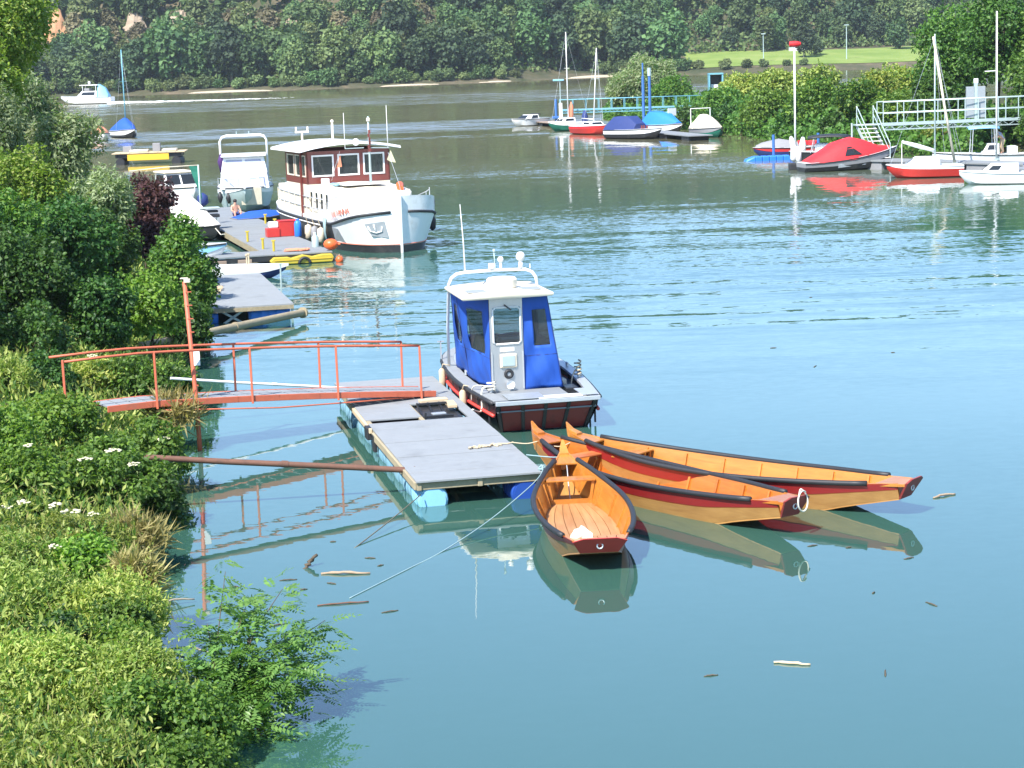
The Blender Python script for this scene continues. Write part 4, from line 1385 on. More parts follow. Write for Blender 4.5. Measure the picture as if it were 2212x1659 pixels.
# lines from the bows to the dock
e1, e2 = along(DK, DH, 1.17, 2.75, .53), along(DK, DH, 1.17, 1.45, .53)
rope('bow_line', [e1, (.25, 37.6, .58), (.50, 37.55, .64)], .012, 'rope_tan', 'short tan line from dock edge to the orange boat bow')
rope('bow_line', [(.52, 37.5, .63), (.85, 37.3, .56), (1.2, 37.42, .66)], .011, 'rope_tan', 'tan line tying the two long wooden boat bows together')
rope('bow_line', [e2, (.72, 36.3, .56), (.92, 35.75, .70)], .012, 'rope_blue', 'blue-green line from dock edge to the wide boat bow')
rope('bow_chain', [(.92, 35.6, .70), (.94, 35.25, .60), (.95, 34.95, .35), (.97, 34.8, .10)], .011, 'aluminium', 'thin chain hanging from the bow inside the wide boat')

# ---------------------------------------------------------------- workboat with blue canvas cabin
WH = (-0.20, 0.98)
wb = thing('workboat', 'black and red aluminium workboat with blue canvas wheelhouse at the dock', 'boat', (.75, 41.62, 0), head(*WH))
HWID = [(0, 1.12), (1.5, 1.28), (3.0, 1.38), (4.6, 1.36), (5.8, 1.24), (6.6, 1.0), (7.2, .62)]
SHE = [(0, .74), (3, .78), (7.2, .92)]
ysn = [0, .5, 1, 1.8, 2.6, 3.4, 4.2, 5, 5.6, 6.1, 6.5, 6.9, 7.2]
rs = []
for yv in ysn:
    w, z = smoothtab(HWID, yv), lerp(SHE, yv)
    rk = -.0 if yv else 0
    k = .80 - .25 * max(0, (yv - 5) / 2.2)
    fwd = .62 * max(0, 1 - yv / 1.0)
    up_ = max(0, (yv - 5.4) / 1.8) ** 2 * .75
    rs.append([(-w, yv, z), (-w * .99, yv + fwd * .3, z - .30 + up_ * .1), (-w * k, yv + fwd, -.22 + up_), (w * k, yv + fwd, -.22 + up_), (w * .99, yv + fwd * .3, z - .30 + up_ * .1), (w, yv, z)])
B().rings(rs, closed=False, cap=False).build('hull', MATS['black_paint'], wb, smooth='auto')
# transom: dark red plates between black ribs
T0, T1 = .74, -.22
def tr(u, z, off=0.0):
    """point on the raked transom: u -1..1, z height"""
    k = (T0 - z) / (T0 - T1)
    w = 1.12 * (1 - .2 * k)
    return Vector((u * w, .62 * k - off, z))
q = B()
q.add([tr(-1, .74), tr(1, .74), tr(1, -.22), tr(-1, -.22)], [(0, 1, 2, 3)])
q.build('transom', MATS['black_paint'], wb)
edges = [-.93, -.52, -.46, -.06, 0.0, .40, .46, .90]
for i in range(4):
    a, c = edges[2 * i], edges[2 * i + 1]
    q = B()
    q.hexa([tr(a, .02, .004), tr(c, .02, .004), tr(c, .68, .004), tr(a, .68, .004)], [tr(a, .02, .018), tr(c, .02, .018), tr(c, .68, .018), tr(a, .68, .018)])
    q.build('transom_plate', MATS['dark_red_paint'], wb)
for u in (-.985, -.49, -.03, .43, .95):
    q = B()
    q.bar(tr(u, -.05, .03), tr(u, .70, .03), .075, .05)
    q.build('transom_rib', MATS['black_rubber'], wb, bevel=.006)
B().bar((-1.14, -.03, .70), (1.14, -.03, .70), .07, .09).build('transom_rail', MATS['aluminium'], wb, bevel=.01)
B().box((.28, .10, .765), (.95, .30, .025)).build('tread_plate', MATS['white_paint'], wb, bevel=.004)
B().box((-.45, .36, .772), (.8, .7, .02)).build('engine_lid', MATS['grey_metal'], wb, bevel=.004)
B().box((.93, .42, .775), (.34, .8, .02)).build('corner_plate', MATS['aluminium'], wb, bevel=.004)
# side decks, rub rails
for s_ in (-1, 1):
    ysd = [.12, .8, 1.6, 2.6, 3.4, 4.2, 5, 5.6, 6.1, 6.6, 7.0]
    wid = .26 if s_ < 0 else .2
    rr = []
    for yv in ysd:
        w, z = smoothtab(HWID, yv), lerp(SHE, yv)
        rr.append([(s_ * (w + .02), yv, z + .012), (s_ * (w - wid), yv, z + .012), (s_ * (w - wid), yv, z - .05), (s_ * (w + .02), yv, z - .05)])
    B().rings(rr).build('side_deck', MATS['deck_grey' if s_ < 0 else 'aluminium'], wb, bevel=.008)
    q = B().tube([(s_ * (smoothtab(HWID, yv) + .035), yv, lerp(SHE, yv) - .05) for yv in ysd], .045, 8)
    q.build('rub_rail', MATS['black_rubber'], wb, smooth=True)
    q = B().tube([(s_ * (smoothtab(HWID, yv) + .01), yv + .08, lerp(SHE, yv) - .33) for yv in ysd if .0 < yv < 6.6], .04, 8)
    q.build('red_rail', MATS['rub_red'], wb, smooth=True)
    for yv in (.6, 1.4, 2.2, 3.0, 3.8, 4.6, 5.4):
        w = smoothtab(HWID, yv)
        B().box((s_ * (w * .985), yv, .34), (.03, .06, .58)).build('side_rib', MATS['black_rubber'], wb)
# cockpit floor and fore deck
q = B()
ysd = [.1, .8, 1.6, 2.6, 3.4, 4.2, 5, 5.6, 6.1, 6.6, 7.1]
q.sheet([(-smoothtab(HWID, v) + .05, v, .50) for v in ysd], [(smoothtab(HWID, v) - .05, v, .50) for v in ysd])
q.build('cockpit_floor', MATS['deck_grey_old'], wb, solid=.03)
q = B()
ysd = [4.5, 5, 5.6, 6.1, 6.6, 7.1]
q.sheet([(-smoothtab(HWID, v) + .04, v, lerp(SHE, v) - .01) for v in ysd], [(smoothtab(HWID, v) - .04, v, lerp(SHE, v) - .01) for v in ysd])
q.build('fore_deck', MATS['aluminium'], wb, solid=.03)
q = B()
ysd = [.1, .8, 1.3]
q.sheet([(-smoothtab(HWID, v) + .04, v, .735) for v in ysd], [(.55, v, .735) for v in ysd])
q.build('aft_deck', MATS['deck_grey_old'], wb, solid=.03)
# wheelhouse
AY = 1.32
ZT_ = 2.80
def cabq(name, m, pts, solid=.02, off=0):
    q = B()
    q.add(pts, [tuple(range(len(pts)))])
    return q.build(name, MATS[m], wb, solid=solid, off=off)
def canvas_wall(name, bl, br, tr_, tl, win=None, m='canvas_blue', glass='pane_vinyl', wrinkle=.05, seed=1):
    """cloth wall with a window hole: corners bl, br, tr, tl; window as (u0,u1,v0,v1)"""
    bl, br, tr_, tl = map(Vector, (bl, br, tr_, tl))
    nn = (br - bl).cross(tl - bl).normalized()
    def Q(u, v):
        p = bl.lerp(br, u).lerp(tl.lerp(tr_, u), v)
        wv = math.sin(u * 9 + v * 4 + seed) * .5 + math.sin(u * 4 - v * 13 + seed * 2.1) * .7 + math.sin((u + v) * 21 + seed) * .25
        return p + nn * wrinkle * wv * (1 - v) ** .6 * (.3 + .7 * math.sin(math.pi * min(max(u, 0), 1)))
    nu, nv = 20, 26
    q = B()
    idx = {}
    def V_(i, j):
        if (i, j) not in idx:
            idx[i, j] = len(q.v)
            q.v.append(tuple(Q(i / nu, j / nv)))
        return idx[i, j]
    for i in range(nu):
        for j in range(nv):
            if win:
                cu, cv_ = (i + .5) / nu, (j + .5) / nv
                if win[0] < cu < win[1] and win[2] < cv_ < win[3]:
                    continue
            q.f.append((V_(i, j), V_(i + 1, j), V_(i + 1, j + 1), V_(i, j + 1)))
    o = q.build(name, MATS[m], wb, smooth=True, solid=.012, off=0)
    if win:
        u0, u1, v0, v1 = [round(win[0] * nu) / nu, round(win[1] * nu) / nu, round(win[2] * nv) / nv, round(win[3] * nv) / nv]
        g = B()
        g.add([Q(u0, v0) - nn * .004, Q(u1, v0) - nn * .004, Q(u1, v1) - nn * .004, Q(u0, v1) - nn * .004], [(0, 1, 2, 3)])
        g.build('window_pane', MATS[glass], o)
    # sewn seams along the edges and the flap hem
    for (ua, va, ub, vb) in ((0, 0, 0, 1), (1, 0, 1, 1), (0, .36, 1, .36)):
        B().tube([Q(ua + (ub - ua) * k / 8, va + (vb - va) * k / 8) for k in range(9)], .011, 5).build('seam', MATS['canvas_navy'], o, smooth=True)
    return o
XL, XR = -1.10, .66          # cabin foot
TL, TR = -1.50, .36          # cabin head
SL, SR = -.95, -.22          # steel middle of the rear wall
canvas_wall('rear_canvas', (SR, AY, .74), (XR, AY + .05, .74), (TR, AY + .12, ZT_), (SR - .0, AY, ZT_), (.36, .86, .46, .86), seed=1)
canvas_wall('side_canvas', (-1.10, 3.1, .80), (SL, AY, .74), (SL, AY, ZT_), (TL + .04, 2.45, ZT_), (.24, .78, .40, .86), seed=4)
canvas_wall('side_canvas', (-1.12, 4.55, .86), (-1.10, 3.1, .80), (TL + .04, 2.45, ZT_), (TL + .02, 3.0, ZT_), (.25, .8, .40, .86), seed=7)
canvas_wall('side_canvas', (XR, AY + .05, .74), (XR + .03, 4.2, .78), (TR, 3.0, ZT_), (TR, AY + .12, ZT_), (.2, .75, .48, .86), seed=9)
canvas_wall('windscreen', (XR + .03, 4.25, .80), (-1.12, 4.55, .86), (TL + .02, 3.0, ZT_), (TR, 3.0, ZT_), (.08, .92, .42, .9), seed=12, glass='pane')
# steel rear panel with window
q = B()
wz0, wz1, wx0, wx1 = 1.78, 2.58, SL + .07, SR - .05
for (x0, x1, z0, z1) in ((SL, SR, .74, wz0), (SL, SR, wz1, ZT_), (SL, wx0, wz0, wz1), (wx1, SR, wz0, wz1)):
    q.box(((x0 + x1) / 2, AY - .015, (z0 + z1) / 2), (x1 - x0, .03, z1 - z0))
q.build('steel_panel', MATS['brushed_steel'], wb)
rim = [(wx0 + .05, wz0), (wx1 - .05, wz0), (wx1, wz0 + .05), (wx1, wz1 - .06), (wx1 - .06, wz1), (wx0 + .06, wz1), (wx0, wz1 - .06), (wx0, wz0 + .05), (wx0 + .05, wz0)]
wf = B().tube([(x, AY - .04, z) for x, z in rim], .022, 8).build('window_frame', MATS['white_paint'], wb, smooth=True)
B().add([(wx0, AY - .02, wz0), (wx1, AY - .02, wz0), (wx1, AY - .02, wz1), (wx0, AY - .02, wz1)], [(0, 1, 2, 3)]).build('window_pane', MATS['pane'], wf)
q = B().bar(((wx0 + wx1) / 2 - .05, AY - .06, wz1 + .06), ((wx0 + wx1) / 2 + .10, AY - .06, wz1 - .06), .035, .03)
q.build('wiper', MATS['black_paint'], wb)
B().box(((SL + SR) / 2, AY - .037, 1.66), (.32, .006, .09)).build('name_plate', MATS['white_paint'], wb)
q = B()
for x in (SL + .02, SR - .02):
    q.bar((x, AY - .045, .78), (x, AY - .045, 1.60), .03, .03)
q.build('panel_strips', MATS['aluminium'], wb)
B().box(((SL + SR) / 2 + .02, AY - .05, 1.41), (.38, .05, .31)).build('locker_frame', MATS['canvas_beige'], wb, bevel=.03)
B().box(((SL + SR) / 2 + .02, AY - .078, 1.41), (.29, .02, .23)).build('locker_door', MATS['galvanised'], wb, bevel=.02)
B().torus(((SL + SR) / 2 + .02, AY - .05, 1.12), .075, .035, 'y', 18, 8).build('vent_ring', MATS['black_rubber'], wb, smooth=True)
B().tube([((SL + SR) / 2 + .02, AY - .03, 1.12), ((SL + SR) / 2 + .02, AY - .055, 1.12)], .06, 12).build('vent_plate', MATS['grey_metal'], wb)
hx = (SL + SR) / 2 + .03
B().rings([[(hx + r * math.cos(j * .5236), AY - yy_, .90 + r * math.sin(j * .5236)) for j in range(12)] for r, yy_ in ((.03, .03), (.05, .10), (.09, .14), (.095, .15), (.06, .12), (.03, .11))]).build('horn', MATS['white_gel'], wb, smooth='auto')
# roof
q = B()
def roofring(z, g, crown):
    return [(TL - .09 + g, AY - .30 + g, z), (-.5, AY - .34 + g, z + crown), (TR + .08 - g, AY - .26 + g, z), (TR + .07 - g, 3.2 - g, z), (-.5, 3.3 - g, z + crown), (TL - .08 + g, 3.2 - g, z)]
q.rings([roofring(2.80, .03, .0), roofring(2.83, 0, .02), roofring(2.87, 0, .03), roofring(2.90, .05, .05)])
q.build('roof', MATS['cream_paint'], wb, smooth='auto')
for x in (-1.18, .02):
    B().box((x, AY + .25, 2.935), (.42, .46, .02), ry=0).build('roof_hatch', MATS['grey_metal'], wb, bevel=.006)
B().rings([[(-.52 + r * math.cos(j * .3927), AY + .62 + r * math.sin(j * .3927), z) for j in range(16)] for r, z in ((.28, 2.92), (.33, 2.95), (.34, 3.06), (.34, 3.12), (.30, 3.16), (.1, 3.17))]).build('radar_dome', MATS['cream_paint'], wb, smooth='auto')
# hoop and what it carries
hoop = B().tube([(-1.28, 4.75, .88), (-1.42, 3.9, 1.9), (-1.50, 3.1, 2.95), (-1.47, 2.9, 3.10), (-1.38, 2.75, 3.20), (-1.22, 2.65, 3.24), (-.5, 2.5, 3.27), (.12, 2.4, 3.26), (.26, 2.37, 3.20), (.34, 2.35, 3.08), (.36, 2.32, 2.88)], .035, 10).build('hoop', MATS['white_gel'], wb, smooth=True)
B().tube([(-1.20, 2.65, 3.26), (-1.21, 2.66, 3.9), (-1.25, 2.68, 4.75)], .022, 7, .006).build('antenna', MATS['white_gel'], hoop, smooth=True)
q = B().tube([(-.42, 2.48, 3.28), (-.42, 2.48, 3.42)], .03, 8).ball((-.42, 2.48, 3.50), (.07, .07, .075), 10, 6)
q.build('gps_dome', MATS['white_gel'], hoop, smooth=True)
q = B().tube([(.02, 2.42, 3.28), (.02, 2.42, 3.44)], .055, 10, .045).ball((.02, 2.42, 3.55), (.105, .105, .11), 12, 8)
q.build('signal_lamp', MATS['white_gel'], hoop, smooth=True)
q = B().box((-.62, 2.50, 3.36), (.15, .08, .13)).tube([(-.62, 2.46, 3.36), (-.62, 2.44, 3.36)], .05, 10)
q.build('search_light', MATS['white_paint'], hoop, bevel=.02)
B().tube([(-.55, 2.5, 3.3), (-.56, 2.5, 3.66)], .01, 5).ball((-.56, 2.5, 3.70), (.03, .03, .045), 8, 5).build('whip_light', MATS['galvanised'], hoop, smooth=True)
B().tube([(.22, 2.38, 3.28), (.22, 2.38, 3.38)], .012, 6).build('stub', MATS['white_gel'], hoop)
# gear on board
q = B()
q.box((-.78, 2.4, 1.35), (.5, .5, .9)).box((-.2, 3.4, 1.35), (1.3, .5, .5))
q.build('console', MATS['pad_grey'], wb, bevel=.04)
B().box((.84, 1.5, .62), (.28, .5, .22)).build('battery_box', MATS['black_paint'], wb, bevel=.02)
B().box((.80, 2.1, .66), (.16, .3, .3)).build('jerry_can', MATS['canvas_beige'], wb, bevel=.03)
for (x, yv) in ((-1.13, 3.4), (-1.02, 1.05), (1.22, 2.2), (1.28, 3.6)):
    q = B().tube([(x, yv, lerp(SHE, yv) + .02), (x, yv, lerp(SHE, yv) + .12)], .035, 8).bar((x, yv - .1, lerp(SHE, yv) + .11), (x, yv + .1, lerp(SHE, yv) + .11), .035)
    q.build('bollard', MATS['aluminium'], wb, bevel=.006)
q = B().bar((-1.32, 5.6, .88), (-1.32, 5.6, 1.32), .03).bar((-1.40, 5.6, 1.30), (-1.24, 5.6, 1.30), .03)
q.build('towing_post', MATS['aluminium'], wb)
rs_ = []
for k in range(30):
    a = k * .9
    rs_.append((1.2 + .07 * math.cos(a), 2.2 + .11 * math.sin(a), .82 + .012 * k))
B().tube(rs_, .018, 6).build('rope_coil', MATS['rope_tan'], wb, smooth=True)
rope('rope_tail', [(1.22, 2.2, 1.05), (1.05, 2.1, .85), (.95, 1.9, .55)], .016, 'rope_tan', None, wb)
rs_ = [( -1.0 + .09 * math.cos(k * .8), 1.1 + .12 * math.sin(k * .8), .80 + .009 * k) for k in range(24)]
B().tube(rs_, .02, 6).build('rope_coil', MATS['rope_white'], wb, smooth=True)
# fenders between workboat and dock
def wl(x, yv, z):
    return along((.75, 41.62), WH, x, yv, z)
for k, (yv, w, z0, z1) in enumerate([(4.55, .075, .30, .82), (2.1, .075, .16, .70)]):
    t = thing('rope_fender', 'fat tan rope fender hanging on the workboat side by the dock', 'fender', wl(-smoothtab(HWID, yv) - .13, yv, 0), 0, 'rope fenders on the workboat')
    B().tube([(0, 0, z0), (0, 0, z0 + .06), (.01, 0, (z0 + z1) / 2), (0, 0, z1 - .05), (0, 0, z1)], [.04, w, w * 1.1, w, .03], 10).build('body', MATS['rope_tan'], t, smooth=True)
    B().tube([(0, 0, z1), (.03, 0, z1 + .1), (.2, 0, z1 + .06)], .015, 6).build('lanyard', MATS['rope_tan'], t, smooth=True)
rope('stern_line', [wl(-1.0, 1.1, .9), wl(-1.22, 1.0, .86), wl(-1.26, .98, .4), along(DK, DH, 1.15, 6.6, .53)], .022, 'rope_white', 'thick white line from workboat stern quarter down to the dock')
rope('spring_line', [wl(-1.05, 1.15, .9), wl(-1.30, 1.6, .84), wl(-1.33, 1.75, .5)], .014, 'rope_white', 'thin white line looped over the workboat side deck')

# driftwood
def drift(pts, r, label, cat='driftwood', group=None, m='driftwood'):
    P_ = [Vector(p) for p in pts]
    fine = [P_[0].lerp(P_[1], k / 4) for k in range(4)] + [P_[1].lerp(P_[2], k / 4) for k in range(5)]
    q = B().tube([p + Vector((math.sin(k * 2.7 + p.y), math.cos(k * 1.9 + p.x), 0)) * r * .7 for k, p in enumerate(fine)], [r * (.55 + .45 * math.sin(.5 + k * .3) + .12 * math.sin(k * 4.1)) for k in range(9)], 7)
    o = q.build('driftwood_stick', MATS[m], smooth=True)
    tag(o, label, cat, group)
drift([(3.30, 25.12, .015), (3.55, 25.03, .02), (3.75, 24.95, .012)], .02, 'pale straight stick floating alone on open water', m='rope_tan')
drift([(7.35, 34.25, .01), (7.55, 34.4, .03), (7.8, 34.5, .012)], .022, 'crooked branch floating beyond the long boats')
drift([(-3.1, 30.5, .01), (-2.75, 30.46, .03), (-2.35, 30.4, .01)], .024, 'flat grey driftwood piece floating near the bank')
drift([(-3.0, 28.65, .01), (-2.6, 28.72, .015), (-2.25, 28.76, .01)], .013, 'thin reddish stick floating near the bank', m='rust_steel')
drift([(-3.42, 30.9, -.02), (-3.33, 31.0, .08), (-3.24, 31.05, .17)], .035, 'dark tree stump end standing out of the water', m='bark')
for k, (x, y, a) in enumerate([(-3.3, 29.6, .3), (-2.9, 29.9, 2.6), (-3.6, 30.2, .1), (-2.2, 30.9, .6), (-3.9, 28.4, 1.9), (-3.5, 27.7, .5), (-4.4, 29.9, .2), (-2.4, 31.4, 2.9), (-1.9, 28.2, .4), (-3.1, 32.6, .1), (2.43, 24.67, .2), (4.65, 24.52, 1.4), (5.3, 31.0, .3), (6.1, 30.2, .5), (5.9, 27.6, 2), (9.9, 51.0, 0), (7.0, 52.5, .1), (7.6, 49.2, 1.2), (9.6, 62.9, 0.3), (4.75, 31.2, .4), (12.6, 47.5, .2), (5.2, 28.3, 1)]):
    d = .05 + .04 * (k % 3)
    drift([(x - d * math.cos(a), y - d * math.sin(a), .004), (x, y, .012), (x + d * math.cos(a), y + d * math.sin(a), .004)], .010, 'tiny dark twig drifting on the open water', 'twig', 'twigs drifting on the water', 'bark')
for k, (a, c) in enumerate([((-5.0, 24.6, .02), (-4.3, 25.2, .06)), ((-4.9, 26.6, .03), (-4.2, 26.2, .06)), ((-5.5, 28.7, .03), (-4.9, 29.1, .05)), ((-3.8, 21.2, .1), (-3.1, 21.7, .02))]):
    drift([a, ((a[0] + c[0]) / 2, (a[1] + c[1]) / 2 + .08, .09), c], .016, 'bare dead twig caught at the near bank edge', 'twig', 'dead twigs at the bank', 'bark_pale')

# ---------------------------------------------------------------- helpers for the smaller craft
def hull(t, L, Bm, fb=(.9, .65), draft=.2, low='white_gel', topc=None, band=.45, transom=.85, sharp=2.2, deckm='white_gel', rail='black_rubber', deck=True, rise=.0):
    """closed planing hull, bow at +y; returns half-width and sheer functions (y from stern)"""
    N = 15
    def hw(u):
        return Bm / 2 * (transom + (1 - transom) * math.sin(min(1, u / .45) * math.pi / 2)) * (1 - max(0, (u - .45) / .55) ** sharp * .97)
    def sh(u):
        return fb[1] + (fb[0] - fb[1]) * max(0, u) ** 2
    us_ = [i / (N - 1) for i in range(N)]
    def ring(u, k0, k1, off=0.0):
        w, z = hw(u), sh(u)
        zb = -draft + (z * .75 + draft) * max(0, (u - .72) / .28) ** 2
        zc = zb + (z - zb) * k0
        zt = zb + (z - zb) * k1
        f = lambda k: w * (.72 + .28 * min(1, k * 1.3)) + off
        y = (u - .5) * L + .10 * L * max(0, (u - .7) / .3) * (k1 - .5) * .5
        if k0 == 0:
            return [(-f(k1), y, zt), (-f(.35), y, zb + (z - zb) * .3), (0, y, zb - .05), (f(.35), y, zb + (z - zb) * .3), (f(k1), y, zt)]
        return [(-f(k1), y, zt), (-f(k0), y, zc), (f(k0), y, zc), (f(k1), y, zt)]
    if topc:
        B().rings([ring(u, 0, band) for u in us_], closed=True).build('hull', MATS[low], t, smooth='auto')
        B().rings([ring(u, band, 1) for u in us_], closed=True).build('topsides', MATS[topc], t, smooth='auto')
    else:
        B().rings([ring(u, 0, 1) for u in us_], closed=True).build('hull', MATS[low], t, smooth='auto')
    Yv = lambda u: ring(u, 0, 1)[0][1]
    if deck:
        B().rings([[(-hw(u) * .985, Yv(u), sh(u) + .004), (hw(u) * .985, Yv(u), sh(u) + .004), (hw(u) * .985, Yv(u), sh(u) + .03), (-hw(u) * .985, Yv(u), sh(u) + .03)] for u in us_]).build('deck', MATS[deckm], t, smooth='auto')
    if rail:
        for s_ in (-1, 1):
            B().tube([(s_ * (hw(u) + .01), Yv(u), sh(u) - .02) for u in us_], .035, 6).build('rub_rail', MATS[rail], t, smooth=True)
    return hw, sh, Yv

def cover(t, name, m, prof, smooth='auto'):
    """cloth cover: list of (y, half width, z foot, z ridge, flatness)"""
    rs = []
    for k, (y, w, z0, z1, f) in enumerate(prof):
        wob = .02 * math.sin(k * 2.3)
        rs.append([(-w, y, z0), (-w * (.82 + wob), y, z0 + (z1 - z0) * .55), (-w * f, y, z1 - .03), (0, y, z1 + wob), (w * f, y, z1 - .03), (w * (.82 - wob), y, z0 + (z1 - z0) * .55), (w, y, z0)])
    return B().rings(rs).build(name, MATS[m], t, smooth=smooth)

def mast_rig(t, y, z0, z1, r=.05, m='white_gel', boom=None, spreader=True, stays=None, lean=0.0):
    o = B().tube([(0, y, z0), (lean, y, z1)], r, 8, r * .7).build('mast', MATS[m], t, smooth=True)
    if spreader:
        B().bar((lean * .6 - .45, y, z0 + (z1 - z0) * .6), (lean * .6 + .45, y, z0 + (z1 - z0) * .6), .03).build('spreader', MATS[m], o)
    if boom:
        B().tube([(0, y, z0 + .55), (boom[0], y - boom[1], z0 + .6)], .04, 6).build('boom', MATS[m], t, smooth=True)
    for s_ in (stays or []):
        B().tube([(lean, y, z1 - .1), s_], .008, 4).build('stay', MATS['aluminium'], t)
    return o

# ---------------------------------------------------------------- the white and brown houseboat
BO = (-4.38, 82.46)
BHd = (0.36, -0.933)
brz = head(*BHd)
bg_ = thing('houseboat', 'large white houseboat with brown wheelhouse, pointed bow and red name', 'houseboat', (*BO, 0), brz)
HWD = [(-14.2, 1.3), (-13.4, 1.72), (-11.5, 1.97), (-5, 2.02), (-3.4, 2.06), (-2.2, 2.05), (-1.2, 1.82), (-.5, 1.34), (0.0, .06)]
HWW = [(-14.2, .9), (-13.4, 1.45), (-11.5, 1.85), (-5, 1.88), (-3.4, 1.84), (-2.2, 1.72), (-1.2, 1.36), (-.5, .88), (0.0, .05)]
RAIL = [(-14.2, 1.18), (-11, 1.10), (-7, 1.04), (-5, 1.04), (-3.2, 1.10), (-1.6, 1.36), (0, 1.70)]
BUL = [(-14.2, 1.5), (-11, 1.32), (-7, 1.26), (-5, 1.38), (-4, 1.6), (-2, 2.0), (0, 2.36)]
yb = [-14.2, -13.8, -13.2, -12.3, -11, -10, -9, -8, -7, -6, -5, -4, -3.2, -2.6, -2.0, -1.5, -1.0, -.6, -.3, -.1, 0.0]
def hxy(y, z):
    """half width at height z"""
    a, c = smoothtab(HWW, y), smoothtab(HWD, y)
    k = min(max(z / 1.2, 0), 1.25)
    return max(.04, a + (c - a) * k)
def band_(name, m, z0f, z1f, off=0.0, ys=yb):
    rs = []
    for y in ys:
        z0, z1 = z0f(y), z1f(y)
        zm = (z0 + z1) / 2
        rs.append([(-hxy(y, z1) - off, y, z1), (-hxy(y, zm) - off, y, zm), (-hxy(y, z0) - off, y, z0), (hxy(y, z0) + off, y, z0), (hxy(y, zm) + off, y, zm), (hxy(y, z1) + off, y, z1)])
    return B().rings(rs).build(name, MATS[m], bg_, smooth='auto')
band_('boot_top', 'black_paint', lambda y: -.4, lambda y: .30)
B().tube([(hxy(y, .33) + .006, y, .33) for y in yb if y > -4.2], .022, 6).build('red_line', MATS['letter_red'], bg_, smooth=True)
B().tube([(-hxy(y, .33) - .006, y, .33) for y in yb if y > -4.2], .022, 6).build('red_line', MATS['letter_red'], bg_, smooth=True)
rl = lambda y: smoothtab(RAIL, y)
band_('lower_hull', 'white_paint', lambda y: .30, rl, ys=[y for y in yb if y >= -3.2])
band_('lower_hull', 'black_paint', lambda y: .30, rl, ys=[y for y in yb if y <= -3.2])
band_('bulwark', 'white_paint', rl, lambda y: smoothtab(BUL, y))
for s_ in (-1, 1):
    B().tube([(s_ * (hxy(y, rl(y)) + .02), y, rl(y)) for y in yb if y < -.05], .06, 8).build('rub_rail', MATS['black_rubber'], bg_, smooth=True)
    B().tube([(s_ * (hxy(y, rl(y)) + .02), y, rl(y) - .11) for y in yb if y < -4], .035, 6).build('white_rail', MATS['white_gel'], bg_, smooth=True)
B().bar((0, .05, -.3), (0, .08, 2.42), .09, .12).build('stem_post', MATS['white_gel'], bg_, bevel=.02)
q = B()
q.sheet([(-hxy(y, 1.2) + .05, y, smoothtab(BUL, y) - .12) for y in yb if y > -4.6], [(hxy(y, 1.2) - .05, y, smoothtab(BUL, y) - .12) for y in yb if y > -4.6])
q.build('fore_deck', MATS['white_gel'], bg_, solid=.03)
# dark plate and anchor in its pocket on the bow (dock side)
def on_side(y, z, off, s_=1):
    return Vector((s_ * (hxy(y, z) + off), y, z))
q = B()
q.add([on_side(-.46, .72, .03), on_side(-.17, .62, .03), on_side(-.19, 1.32, .03), on_side(-.52, 1.22, .03)], [(0, 1, 2, 3)])
q.build('anchor_pocket', MATS['grey_metal'], bg_, solid=.03)
q = B()
ac = lambda u, z: on_side(-.33 + u * .55, z, .085)
q.tube([ac(0, .84), ac(0, 1.2)], .03, 6).tube([ac(-.20, 1.12), ac(-.17, .92), ac(0, .84), ac(.17, .90), ac(.20, 1.10)], .032, 6)
q.build('anchor', MATS['white_gel'], bg_, smooth=True)
q = B()
q.add([on_side(-3.1, .42, .02), on_side(-2.0, .38, .02), on_side(-2.35, .95, .02), on_side(-3.15, .95, .02)], [(0, 1, 2, 3)])
q.build('hull_patch', MATS['grey_metal'], bg_, solid=.02)
# name boards
def text_on(body, p0, p1, size, m, par, flip=1, up_=(0, 0, 1)):
    cu = bpy.data.curves.new('lettering', 'FONT')
    cu.body = body
    cu.size = size
    cu.extrude = .006
    cu.align_x = 'CENTER'
    cu.align_y = 'CENTER'
    tmp = bpy.data.objects.new('tmp', cu)
    COL.objects.link(tmp)
    me = bpy.data.meshes.new_from_object(tmp.evaluated_get(bpy.context.evaluated_depsgraph_get()))
    bpy.data.objects.remove(tmp)
    me.materials.clear()
    me.materials.append(MATS[m])
    o = bpy.data.objects.new('lettering', me)
    COL.objects.link(o)
    o['kind'] = 'stuff'
    o.parent = par
    p0, p1 = Vector(p0), Vector(p1)
    X = (p1 - p0).normalized()
    Z = X.cross(Vector(up_)).normalized()
    Y = Z.cross(X)
    o.matrix_local = Matrix.Translation((p0 + p1) / 2) @ Matrix((X, Y, Z)).transposed().to_4x4()
    return o
for i, ch in enumerate('JULIANNA'):
    y_ = -2.6 + i * .215
    text_on(ch, on_side(y_ - .08, 1.50 + .036 * i, .04), on_side(y_ + .08, 1.52 + .036 * i, .04), .36, 'letter_red', bg_)
for i, ch in enumerate('JULIANNA'):
    y_ = -1.35 - i * .2
    text_on(ch, on_side(y_ + .09, 1.90 - .03 * i, .02, -1), on_side(y_ - .09, 1.88 - .03 * i, .02, -1), .34, 'letter_dark', bg_)
